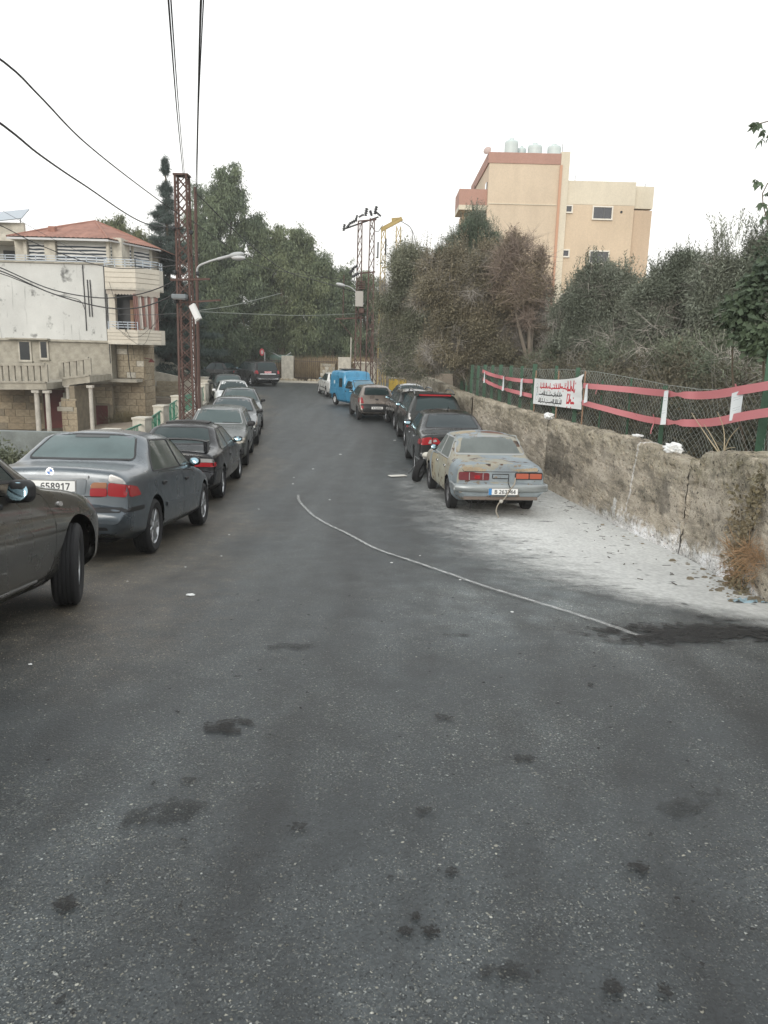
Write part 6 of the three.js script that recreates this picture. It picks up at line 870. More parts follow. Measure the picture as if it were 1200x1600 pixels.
function crown(parent, name, geo, blobs, count, seed, o = {}) { // blobs: x y z rx ry rz
  const lr = mulberry(seed + 5); if (o.lumps) { const L = []; for (const b of blobs) { if (!o.open) L.push([b[0], b[1], b[2], b[3] * 0.55, b[4] * 0.55, b[5] * 0.55]); for (let i = 0; i < o.lumps; i++) { const a = lr() * 6.28, z = lr() * 2 - 0.9, s = sqrt(max(0, 1 - min(1, z * z))), k = 0.6 + 0.75 * lr() * lr(), q = (0.16 + 0.34 * lr()) * (k > 1.05 ? 0.6 : 1); L.push([b[0] + cos(a) * s * b[3] * k, b[1] + z * b[4] * k, b[2] + sin(a) * s * b[5] * k, b[3] * q, b[4] * q * (o.tall ?? 1), b[5] * q]); } } blobs = L; }
  const r = mulberry(seed), vol = blobs.map((b) => b[3] * b[4] + b[3] * b[5] + b[4] * b[5]), tot = vol.reduce((a, b) => a + b, 0), M4 = new THREE.Matrix4(), q = new THREE.Quaternion(), e = new THREE.Euler(), list = [];
  let guard = 0; while (list.length < count && guard++ < count * 6) {
    let k = r() * tot, b = 0; while (k > vol[b] && b < blobs.length - 1) k -= vol[b++]; const B_ = blobs[b], th = r() * 2 * PI, z = r() * 2 - 1, rr = pow(r(), o.shell ?? 0.38), s = sqrt(1 - z * z) * rr;
    const wob = 1 + (o.wob ?? 0.3) * N3(cos(th) * 1.7 + B_[0], z * 1.7 + B_[1], sin(th) * 1.7 + B_[2] + seed), p = [B_[0] + cos(th) * s * B_[3] * wob, B_[1] + z * rr * B_[4] * wob, B_[2] + sin(th) * s * B_[5] * wob];
    if (N3(p[0] * (o.gf ?? 0.8) + seed, p[1] * (o.gf ?? 0.8), p[2] * (o.gf ?? 0.8)) < (o.gap ?? -0.25)) continue; if (o.floor !== undefined && p[1] < o.floor) continue; if (o.cut && o.cut(...p)) continue;
    list.push(p);
  }
  const m = new THREE.InstancedMesh(geo, o.mat ?? leafMat, list.length), c = new THREE.Color();
  list.forEach((p, i) => {
    e.set(o.upright ? (r() - 0.5) * 0.7 : r() * 6.3, r() * 6.3, o.upright ? (r() - 0.5) * 0.7 : r() * 6.3); q.setFromEuler(e); const s = (o.size ?? 1) * (0.7 + 0.6 * r()); M4.compose(V(...p), q, V(s, s, s)); m.setMatrixAt(i, M4);
    const cl = 0.5 + 0.5 * N3(p[0] * 0.55 + 7, p[1] * 0.55, p[2] * 0.55 + seed), A = o.colA ?? [0.05, 0.08, 0.035], Z = o.colB ?? [0.09, 0.12, 0.05], t = clamp(cl * 0.75 + 0.25 * r()), v = 0.75 + 0.5 * r(); c.setRGB(lerp(A[0], Z[0], t) * v, lerp(A[1], Z[1], t) * v, lerp(A[2], Z[2], t) * v); m.setColorAt(i, c);
  });
  m.name = name; m.userData.kind = 'stuff'; shade(m); parent.add(m); return m;
}
const barkMat = std([0.16, 0.13, 0.1], 0.95, { map: dirtMapTex }), greyBark = std([0.24, 0.215, 0.185], 0.95, { map: dirtMapTex });
function limb(a, b, r0, r1, bend, seed) { const n = 5, pts = []; for (let i = 0; i <= n; i++) { const t = i / n; pts.push(V(lerp(a[0], b[0], t) + bend * sin(t * PI) * N2(seed, 1), lerp(a[1], b[1], t) + bend * 0.3 * sin(t * PI), lerp(a[2], b[2], t) + bend * sin(t * PI) * N2(seed, 2))); } const c = new THREE.CatmullRomCurve3(pts), g = new THREE.TubeGeometry(c, 10, 1, 7), p = g.attributes.position, w = V(0, 0, 0); for (let i = 0; i <= 10; i++) { const q = c.getPointAt(i / 10), rad = lerp(r0, r1, i / 10); for (let j = 0; j <= 7; j++) { const k = i * 8 + j; w.fromBufferAttribute(p, k).sub(q).multiplyScalar(rad).add(q); p.setXYZ(k, w.x, w.y, w.z); } } g.computeVertexNormals(); return g; }
function tree(name, label, base, blobs, o) {
  const t = thing(name, label, o.category ?? 'tree', [0, 0, 0], 0, o.group), top = o.top ?? lerp(base[1], blobs[0][1], 0.6), hub = [base[0] + (o.leanX ?? 0), top, base[2]];
  mesh('trunk', boxUV(limb(base, hub, o.r, o.r * 0.6, 0.3, o.seed)), o.bark ?? barkMat, t);
  blobs.forEach((b, i) => { if (i < (o.limbs ?? 7)) mesh('limb', boxUV(limb(hub, [b[0], b[1] + b[4] * 0.3, b[2]], o.r * 0.5, o.r * 0.1, 0.5, o.seed + i)), o.bark ?? barkMat, t); });
  for (const [n, geo, cnt, oo] of o.crowns) crown(t, n, geo, blobs, cnt, o.seed, oo); return t;
}
const G = {
  sprigO: sprig(40, 26, 0.62, 0.08, 0.02, 1), sprigE: sprig(41, 18, 1.1, 0.3, 0.055, -1), sprigD: sprig(42, 12, 0.8, 0.06, 0.03, 1), sprigU: sprig(43, 22, 1.3, 0.26, 0.07, 1),
  euc: leafCluster(1, 34, 0.55, 0.26, 0.055, { droop: 1.1, out: 0.4 }), euc2: leafCluster(2, 22, 0.5, 0.3, 0.08, { droop: 0.9, out: 0.5 }), con: leafCluster(3, 30, 0.24, 0.16, 0.03, { droop: 0.3, out: 1.6, flat: 0.35 }),
  dry: leafCluster(4, 22, 0.3, 0.075, 0.034, { twigs: 7, tw: 0.0045 }), twig: leafCluster(5, 0, 0.5, 0.1, 0.03, { twigs: 14, tw: 0.006, tl: 1.3 }), olive: leafCluster(6, 46, 0.24, 0.085, 0.02, { out: 1.3, twigs: 3, tw: 0.004 }), bush: leafCluster(7, 30, 0.2, 0.07, 0.034, { out: 1 }), broad: leafCluster(8, 7, 0.2, 0.13, 0.1, { droop: 0.7, out: 0.3, twigs: 2 }), far: leafCluster(9, 24, 0.5, 0.26, 0.11, { out: 0.8 }), grass: leafCluster(10, 16, 0.16, 0.75, 0.016, { flat: 0.05, droop: -3.2, out: 0.25 }), ivy: leafCluster(11, 9, 0.06, 0.04, 0.03, { out: 0.6 }), straw: leafCluster(12, 14, 0.08, 0.28, 0.008, { droop: -1.2, out: 0.8 }),
};
const eucCol = { colA: [0.06, 0.09, 0.058], colB: [0.17, 0.205, 0.11], wob: 0.45, gap: 0.04, gf: 0.75, shell: 0.5, upright: true, lumps: 13, tall: 1.45, open: true };
const E = (label, px, pyTop, d, blobs, seed, n, col = {}) => { // blobs given in photo bearings: [px, py, rx, ry] at that distance
  const b = blobs.map(([x, y, rx, ry]) => { const p = at(x, y, d), k = d / 1202; return [p[0], p[1], p[2] + (rx * k) * 0.4 * N2(x, y), rx * k, ry * k, rx * k * 0.9]; }), base = at(px, 600, d); tree('eucalyptus_tree', label, [base[0], -1.6, -d], b, { r: 0.38, seed, limbs: 8, top: lerp(-1.5, b[0][1], 0.5), crowns: [['crown', G.euc, n * 0.46 | 0, { ...eucCol, ...col }], ['hanging_shoots', G.sprigE, n * 0.26 | 0, { ...eucCol, ...col, shell: 0.2 }]], group: 'eucalyptus trees at the street end' }); };
E('tallest eucalyptus with feathery top behind the street lamp', 372, 270, 66, [[365, 330, 34, 36], [360, 292, 26, 24], [330, 370, 34, 42], [385, 385, 34, 44], [350, 440, 46, 42], [395, 470, 34, 40], [340, 500, 44, 40], [385, 525, 40, 34]], 101, 8500);
E('broad eucalyptus between the lattice pole and the tallest tree', 322, 300, 70, [[318, 330, 26, 34], [312, 380, 32, 40], [325, 440, 38, 44], [310, 500, 36, 44], [330, 540, 36, 30]], 102, 4500);
E('eucalyptus with drooping pale foliage above the people carrier', 440, 345, 67, [[445, 382, 30, 36], [425, 420, 36, 40], [465, 410, 32, 40], [440, 470, 44, 40], [480, 450, 30, 40], [420, 520, 44, 36], [470, 525, 40, 34]], 103, 7500, { colA: [0.08, 0.11, 0.06], colB: [0.2, 0.225, 0.115] });
E('shorter eucalyptus left of the rusty pylon', 520, 400, 68, [[500, 440, 30, 34], [528, 462, 28, 30], [505, 490, 36, 36], [540, 510, 28, 34], [510, 535, 40, 24]], 104, 4500);
E('low dark tree behind the twin pylon', 575, 440, 72, [[575, 470, 32, 34], [590, 520, 36, 40], [555, 535, 34, 30]], 105, 2600);
E('dark tree shading the iron gate', 300, 480, 64, [[300, 520, 40, 36], [345, 530, 34, 26], [270, 540, 36, 32], [380, 545, 36, 18], [330, 555, 30, 18]], 106, 4200, { colA: [0.035, 0.055, 0.032], colB: [0.09, 0.12, 0.06] });
E('thin tree with open crown behind the red roof', 195, 340, 60, [[190, 365, 26, 22], [212, 392, 26, 24], [172, 360, 16, 14], [222, 425, 20, 26]], 107, 1300, { colA: [0.05, 0.07, 0.03], colB: [0.13, 0.14, 0.06], gap: -0.05 });
{ // conifer: tiers of boughs
  const t = thing('conifer_tree', 'tall dark pointed conifer behind the lattice pole', 'tree'), p = at(258, 250, 50), q = at(262, 560, 50), r = mulberry(55), blobs = []; mesh('trunk', boxUV(limb([q[0], -1.7, -50], [p[0], p[1], -50], 0.3, 0.03, 0.1, 3)), barkMat, t);
  for (let y = -0.2; y < p[1] - 0.15; y += 0.36) { const k = clamp((p[1] - y) / 11), w = 0.05 + 3.5 * pow(k, 1.05) * (0.6 + 0.6 * r()), x = lerp(q[0], p[0], (y + 1.7) / (p[1] + 1.7)); for (let q2 = 0; q2 < (y > p[1] - 3.5 ? 3 : 1); q2++) blobs.push([x, y + 0.1 * q2, -50, 0.13, 0.26, 0.13]); for (let i = 0; i < 5; i++) { const a = r() * 6.3, l = w * (0.5 + 0.5 * r()); blobs.push([x + cos(a) * l * 0.62, y - 0.12 * l, -50 + sin(a) * l * 0.62, 0.07 + l * 0.45, 0.16, 0.07 + l * 0.45]); } }
  crown(t, 'crown', G.con, blobs, 15000, 56, { size: 0.72, colA: [0.035, 0.058, 0.052], colB: [0.07, 0.1, 0.085], gap: -0.6, shell: 0.5, wob: 0.3 });
}
// thicket and trees on the right bank
const dryCol = { gap: -0.3, gf: 0.9, wob: 0.5, lumps: 9, shell: 0.5 }, twigCol = { colA: [0.2, 0.185, 0.165], colB: [0.4, 0.365, 0.32], gap: -0.1, gf: 0.7, wob: 0.55, lumps: 8 };
const R = (name, label, px, d, blobs, seed, crowns, o = {}) => { const b = blobs.map(([x, y, rx, ry, dz = 0]) => { const p = at(x, y, d + dz), k = (d + dz) / 1202; return [p[0], p[1], p[2], rx * k, ry * k, rx * k * 0.85]; }), base = at(px, 600, d); tree(name, label, [max(base[0], wallX(d) + 0.7), rightY(d) - 0.1, -d], b, { r: 0.16, seed, limbs: 8, bark: greyBark, top: 1.0, crowns, ...o }); };
const olvS = (c) => ['shoots', G.sprigO, c, { colA: [0.1, 0.12, 0.085], colB: [0.24, 0.255, 0.2], gap: -0.4, wob: 0.45, lumps: 9, shell: 0.1, upright: true }];
const olv = (c) => ['crown', G.olive, c, { colA: [0.1, 0.12, 0.085], colB: [0.22, 0.235, 0.185], gap: -0.32, wob: 0.45, gf: 0.9, lumps: 9, shell: 0.5 }];
R('thicket_tree', 'grey brown half dry tree overhanging the wall, left part of the thicket', 660, 31, [[640, 440, 44, 50], [618, 480, 34, 44], [665, 490, 46, 50], [630, 535, 40, 40], [680, 540, 44, 40], [650, 565, 40, 26], [612, 545, 24, 36]], 201, [['crown', G.dry, 6500, { ...dryCol, colA: [0.11, 0.125, 0.085], colB: [0.2, 0.205, 0.14] }], ['twigs', G.twig, 900, twigCol], ['shoots', G.sprigD, 1500, { ...dryCol, colA: [0.12, 0.13, 0.09], colB: [0.24, 0.23, 0.16], shell: 0.12, upright: true }]], { group: 'half dry trees of the thicket' });
R('thicket_tree', 'big rounded half dry tree with brown leaves in the middle of the thicket', 745, 27, [[735, 440, 56, 50], [700, 470, 46, 56], [775, 470, 52, 56], [740, 510, 56, 50], [800, 520, 44, 50], [700, 540, 46, 40], [760, 555, 56, 36], [835, 490, 34, 46]], 202, [['crown', G.dry, 9500, { ...dryCol, colA: [0.13, 0.12, 0.08], colB: [0.22, 0.19, 0.125] }], ['twigs', G.twig, 1300, twigCol], ['shoots', G.sprigD, 2400, { ...dryCol, colA: [0.15, 0.13, 0.09], colB: [0.26, 0.22, 0.15], shell: 0.12, upright: true }]], { group: 'half dry trees of the thicket' });
R('olive_tree', 'round olive green crown rising above the thicket before the peach block', 735, 33, [[745, 385, 42, 34], [710, 400, 30, 28], [770, 405, 32, 30], [740, 415, 50, 24]], 203, [['crown', G.olive, 4200, { colA: [0.075, 0.105, 0.07], colB: [0.15, 0.18, 0.125], gap: -0.35, lumps: 9, shell: 0.5 }], olvS(1100)], { top: 3 });
R('thicket_tree', 'bare reddish twiggy tree at the right end of the thicket', 825, 26, [[820, 430, 34, 60], [840, 460, 28, 46], [800, 420, 26, 50]], 204, [['twigs', G.twig, 420, { colA: [0.2, 0.155, 0.125], colB: [0.3, 0.24, 0.195], gap: -0.3, upright: true, lumps: 6 }], ['crown', G.dry, 420, { ...dryCol, colA: [0.14, 0.115, 0.075], colB: [0.21, 0.17, 0.11] }]]);
R('olive_tree', 'silvery olive tree in front of the lower windows of the peach block', 945, 23, [[945, 450, 34, 28], [915, 480, 36, 34], [975, 480, 36, 36], [935, 520, 50, 36], [985, 530, 44, 36], [890, 520, 36, 40]], 205, [olv(6000), olvS(1500), ['twigs', G.twig, 220, twigCol]], { group: 'olive trees behind the fence' });
R('olive_tree', 'dark olive tree right of the peach block corner', 1060, 20, [[1060, 438, 36, 26], [1030, 465, 36, 34], [1085, 470, 38, 36], [1050, 510, 50, 40], [1100, 520, 44, 40], [1010, 520, 40, 40]], 206, [olv(6500), olvS(1600), ['twigs', G.twig, 300, twigCol]], { group: 'olive trees behind the fence' });
R('olive_tree', 'olive tree at the right edge of the photo behind the creeper', 1160, 17, [[1150, 425, 40, 34], [1195, 430, 46, 40], [1130, 470, 44, 40], [1190, 500, 60, 50], [1140, 530, 50, 40]], 207, [olv(6000), olvS(1500), ['twigs', G.twig, 350, twigCol]], { group: 'olive trees behind the fence' });
{ // undergrowth behind the fence, dead twigs and low leaves
  const t = thing('undergrowth', 'tangled dry undergrowth filling the bank behind the fence', 'bushes'); const bl = []; for (let d = 6.2; d < 30; d += 0.7) { const r1 = 0.5 + 0.3 * N2(d, 5); for (const k of [0, 1]) bl.push([fx(d) + 0.75 + 0.9 * k + 0.2 * N2(d, 9), 0.25 + 0.35 * k + 0.2 * N2(d, 3), -d, 0.55, 0.5 + r1 * 0.5, 0.6]); }
  crown(t, 'leaves', G.dry, bl, 6500, 61, { colA: [0.05, 0.06, 0.038], colB: [0.12, 0.1, 0.065], gap: -0.5, wob: 0.3, cut: (x, y, z) => x < fx(-z) + 0.12 }); crown(t, 'twigs', G.twig, bl, 420, 62, { colA: [0.1, 0.09, 0.08], colB: [0.22, 0.2, 0.17], gap: -0.5, cut: (x, y, z) => x < fx(-z) + 0.45 }); t.userData.kind = 'stuff';
  const t2 = thing('shrub_mass', 'dense olive and bramble scrub between the fence and the trees', 'bushes'), b2 = []; for (let d = 7; d < 30; d += 1.1) b2.push([fx(d) + 2.4 + 0.4 * N2(d, 4), 0.9 + 0.4 * N2(d, 7), -d, 1.0, 0.9 + 0.3 * N2(d, 1), 0.9]); crown(t2, 'leaves', G.olive, b2, 5200, 63, { colA: [0.075, 0.095, 0.06], colB: [0.16, 0.175, 0.12], gap: -0.6, lumps: 7 }); crown(t2, 'twigs', G.twig, b2, 700, 64, { ...twigCol, gap: -0.5 }); t2.userData.kind = 'stuff';
}
{ // broad leaved creeper at the right edge
  const t = thing('broadleaf_creeper', 'dark broad leaved creeper climbing over the tall green post', 'climber', [0, 0, 0]); const q = (x, y, d, rx, ry) => { const p = at(x, y, d); return [...p, rx * d / 1202, ry * d / 1202, 0.3]; }; const bl = [q(1185, 470, 9, 26, 44), q(1150, 495, 9.2, 26, 26), q(1195, 535, 8.6, 22, 30), q(1165, 530, 8.8, 20, 20), q(1196, 420, 9, 10, 34)];
  mesh('stem', limb([4.6, 0, -9.2], at(1190, 400, 9), 0.022, 0.008, 0.2, 4), barkMat, t); mesh('stem', limb([4.7, 0, -9.6], at(1150, 490, 9.2), 0.02, 0.006, 0.2, 5), barkMat, t); crown(t, 'leaves', G.broad, bl, 230, 71, { colA: [0.035, 0.055, 0.035], colB: [0.075, 0.105, 0.05], gap: -0.8, upright: true, size: 0.62, lumps: 5 });
  const t2 = thing('overhanging_branch', 'leafy branch tips hanging in from the right edge against the sky', 'branch'); const s = []; for (const [x, y] of [[1182, 195], [1192, 205], [1190, 218], [1200, 212], [1182, 282], [1190, 288], [1196, 300], [1192, 318], [1200, 330], [1190, 340], [1200, 365], [1205, 300]]) s.push([...at(x, y, 7), 0.02, 0.02, 0.02]); mesh('twig', tube([at(1290, 150, 7), at(1230, 180, 7), at(1184, 194, 7)], 0.005, 10, 5), barkMat, t2); mesh('twig', tube([at(1290, 260, 7), at(1220, 270, 7), at(1192, 300, 7), at(1200, 350, 7)], 0.005, 10, 5), barkMat, t2); mesh('branch', limb([5.6, 0, -6.5], at(1290, 150, 7), 0.06, 0.01, 0.2, 8), barkMat, t2);
  crown(t2, 'leaves', leafCluster(31, 3, 0.03, 0.065, 0.03, { droop: 0.8, out: 0.3 }), s, 26, 72, { colA: [0.05, 0.075, 0.05], colB: [0.09, 0.13, 0.07], gap: -2, upright: true });
  const v = thing('wall_creeper', 'dry creeper trailing down the near end of the concrete wall', 'climber'), vb = []; for (const [d0, d1, a, b, w] of [[7.35, 6.95, 0.5, -0.62, 0.06], [6.95, 6.75, 0.3, -0.62, 0.06], [6.75, 6.55, 0.55, -0.5, 0.09]]) for (let k = 0; k < 16; k++) { const t3 = k / 15, d = lerp(d0, d1, t3); vb.push([wallX(d) - 0.04 - 0.05 * t3, lerp(a, b, t3), -d, 0.035, 0.06, w * 0.6 + 0.09 * t3]); }
  crown(v, 'leaves', G.ivy, vb, 120, 73, { colA: [0.1, 0.1, 0.055], colB: [0.24, 0.19, 0.12], gap: -0.3 }); const vb2 = []; for (let k = 0; k < 12; k++) { const d = 6.3 + 0.9 * k / 12; vb2.push([wallX(d) - 0.06, road_y(d) + 0.12 + 0.3 * (1 - k / 12), -d, 0.05, 0.22, 0.1]); } crown(v, 'dead_grass', G.straw, vb2, 60, 74, { colA: [0.24, 0.14, 0.075], colB: [0.36, 0.24, 0.13], gap: -0.7, size: 0.6 });
  const tw = thing('dead_stalk', 'pale dead stalk sprouting from the top of the near wall', 'plant'); const b0 = [3.75, 0.42, -8.5]; for (const [x, y, z] of [[3.7, 0.85, -9.4], [3.8, 0.9, -8.9], [3.75, 0.8, -8.2], [3.6, 0.62, -7.9], [3.7, 0.75, -9.0]]) mesh('stalk', limb(b0, [x, y, z], 0.008, 0.003, 0.1, x * 9 + z), std([0.36, 0.3, 0.2], 0.9), tw);
}
{ // clipped bush left, grass at the far end, weeds
  const t = thing('round_bush', 'grey green clipped bush at the left edge behind the cars', 'bush'); mesh('stem', limb([-7.6, -1.4, -13.6], [-7.5, -0.8, -13.6], 0.05, 0.03, 0.05, 2), barkMat, t); crown(t, 'foliage', G.bush, [[-7.4, -0.95, -13.6, 1.1, 0.62, 0.8], [-6.6, -1.05, -13.4, 0.55, 0.45, 0.6], [-8.6, -0.95, -13.8, 1.0, 0.65, 0.8]], 1900, 81, { colA: [0.07, 0.085, 0.05], colB: [0.15, 0.16, 0.1], gap: -0.7 });
  const gmat = leafMat, g2 = thing('dry_grass', 'tall dry straw coloured grass behind the iron fence', 'grass'), gb = []; for (let x = -10.5; x < -1; x += 0.5) for (const z of [64.6, 65.6, 66.8]) gb.push([x, -1.35 + 0.15 * (z - 64.5), -z, 0.4, 0.25, 0.5]); crown(g2, 'blades', G.grass, gb, 4200, 82, { colA: [0.22, 0.165, 0.1], colB: [0.4, 0.31, 0.19], upright: true, gap: -0.9, size: 1.5 }); g2.userData.kind = 'stuff';
  const wd = thing('weeds', 'dry weeds along the stone foot of the house', 'weeds'), wb = []; for (let k = 0; k < 14; k++) wb.push([-14.6 + 1.7 * k / 14, leftY(-14, 40.4) + 0.1, -40.2, 0.15, 0.15, 0.2]); crown(wd, 'blades', G.straw, wb, 260, 83, { colA: [0.12, 0.11, 0.06], colB: [0.25, 0.2, 0.11], size: 1.6 }); wd.userData.kind = 'stuff';
  const wo = thing('far_wood', 'dark belt of distant trees closing the view behind the street', 'wood'), ob = []; for (let x = -60; x < 70; x += 4) ob.push([x, 0.8 + 0.8 * N2(x, 2) + (x < -4 ? 0.4 : -0.6), -84 - 3 * N2(x, 6), 3.4, 2.6, 2.4]); crown(wo, 'foliage', G.far, ob, 7000, 84, { colA: [0.05, 0.07, 0.045], colB: [0.1, 0.125, 0.075], gap: -0.8, size: 1.8 }); wo.userData.kind = 'stuff';
}
// ---------------------------------------------------------------- the parked vehicles
// left row
{
  const c1 = greyHatch('dark grey hatchback cut by the left edge, front wheel steered'); park(c1, -3.08, 4.2, 0, 2.6);
  const c2 = blueGreySaloon('dusty blue grey four door saloon, second car of the left row'); park(c2, -3.53, 10.0, 1.6, 2.725);
  const c3 = blackCoupe('black two door car with a big rear wing'); park(c3, -4.0, 15.75, 4, 2.7);
  // old boxy estate facing up the street
  const P4 = paint([0.075, 0.083, 0.08], { metalness: 0.2, clearcoat: 0.3, clearcoatRoughness: 0.3 }), L = 4.1, H = 1.4, W = 1.62;
  const c4 = plainSaloon('estate_car', 'old grey green boxy car facing uphill behind the black coupe', { L, W, H, yd: 0.96, yh: 0.93, yn: 0.78, xr0: 0.5, xr1: 0.95, xf1: 2.2, xf0: 2.85, wb: 2.43, ra: 0.85, wr: 0.7, paint: P4, frontMat: phys([0.06, 0.085, 0.085], 0.18, { specularIntensity: 0.8 }), headMat: phys([0.5, 0.46, 0.38], 0.2, { clearcoat: 1 }), bumperMat: M.trim, rim: 0.18, rimMat: M.steelRim, kind: 'steel', frameMat: std([0.3, 0.31, 0.31], 0.5, { metalness: 0.4 }), rframe: 0.022, mirror: [2.6, 0.98, 0.2, 0.13],
    extra(t, add, c) { const h = c.hit(V(6, 1.3, 0.55), V(-1, 0, 0)); if (h) add('permit_sticker', rbox(0.006, 0.05, 0.08, 6 - h.distance + 0.012, 1.3, 0.53, 0.002), M.plateW); } });
  park(c4, -4.42, 20.55, 187, 2.43);
  const c5 = plainSaloon('saloon_car', 'silver grey saloon facing uphill, fifth in the left row', { paint: paint([0.1, 0.105, 0.11], { metalness: 0.4, clearcoatRoughness: 0.2 }), wb: 2.6, frontMat: phys([0.05, 0.07, 0.075], 0.18, { specularIntensity: 0.8 }) }); park(c5, -4.98, 25.2, 188, 2.6);
  const c6 = plainSaloon('saloon_car', 'dark teal grey saloon with roof aerial facing uphill', { H: 1.43, paint: paint([0.055, 0.07, 0.075], { metalness: 0.5 }), frontMat: phys([0.06, 0.085, 0.085], 0.18, { specularIntensity: 0.8 }), extra(t, add) { add('aerial', bar([1.6, 1.42, 0], [1.5, 1.62, 0], 0.008, 0.004), M.trim); } }); park(c6, -5.72, 30.2, 191, 2.6);
  const c7 = plainSaloon('saloon_car', 'white saloon facing uphill near the end of the left row', { paint: paint([0.55, 0.57, 0.58], { metalness: 0.1 }), H: 1.42, mirrorMat: std([0.6, 0.6, 0.6], 0.4) }); park(c7, -7.15, 36.0, 193, 2.6);
  const c8 = plainSaloon('saloon_car', 'dark square roofed saloon, last in the left row', { paint: paint([0.03, 0.035, 0.035], { clearcoat: 0.5, specularIntensity: 0.5, metalness: 0.2 }), wr: 0.72, xf1: 2.55, xf0: 3.0, H: 1.44, frontMat: phys([0.05, 0.07, 0.07], 0.18, { specularIntensity: 0.8 }) }); park(c8, -8.55, 41.6, 196, 2.6);
  const c9 = uprightCar('people_carrier', 'black people carrier with red licence plate at the street end', { L: 5.1, W: 1.95, H: 1.75, yh: 1.05, yn: 0.85, wb: 3.08, ra: 1.05, xf1: 3.2, xf0: 4.15, b: 1.05, wr: 0.72, lean: 0.42, paint: paint([0.008, 0.008, 0.009], { clearcoat: 0.5, specularIntensity: 0.5, metalness: 0.2, clearcoatRoughness: 0.04 }), R0: 0.34, rim: 0.23, rimMat: M.chrome, kind: 'five', mids: [0.5, 1.7, 2.75, 4.0], category: 'van',
    panels: [{ name: 'tail_light', view: 'rear', mirror: true, mat: M.red, r: 0.05, pts: [[0.7, 0.88], [0.88, 0.88], [0.86, 1.12], [0.74, 1.12]], off: 0.02 }, { name: 'tail_light', view: 'side', mat: M.red, r: 0.05, pts: [[0.14, 0.88], [0.34, 0.9], [0.26, 1.1], [0.16, 1.12]], off: 0.012 }, { name: 'chrome_bar', view: 'rear', mat: M.chrome, r: 0.015, pts: [[-0.6, 0.84], [0.6, 0.84], [0.6, 0.9], [-0.6, 0.9]], off: 0.02 }, { name: 'bumper_trim', view: 'rear', mat: M.chrome, r: 0.02, pts: [[-0.75, 0.5], [0.75, 0.5], [0.75, 0.55], [-0.75, 0.55]], off: 0.012 }, { name: 'sill_trim', view: 'side', mat: M.chrome, r: 0.01, pts: [[1.5, 0.28], [3.7, 0.28], [3.7, 0.31], [1.5, 0.31]], off: 0.01 }],
    extra(t, add, c) { const h = c.hit(V(-6, 0.98, 0), V(1, 0, 0)); plateMesh(t, -6 + h.distance - 0.02, 0.99, 0, 0.52, 0.14, plateTexture('B 437', false, 256, 80, true), -1, -0.1); for (const s of [-1, 1]) add('roof_rail', tube([[0.8, 1.74, s * 0.66], [1.2, 1.79, s * 0.66], [2.6, 1.79, s * 0.66], [3.0, 1.74, s * 0.66]], 0.018, 16), M.trim); } }); park(c9, -9.75, 57.6, 30, 3.08);
  const c10 = plainSaloon('saloon_car', 'black car standing in deep shade before the iron gate', { paint: paint([0.008, 0.008, 0.008], { clearcoat: 0.5, specularIntensity: 0.5, metalness: 0.1 }), noDoors: true, H: 1.5 }); park(c10, -13.3, 61.5, 60, 2.6);
}
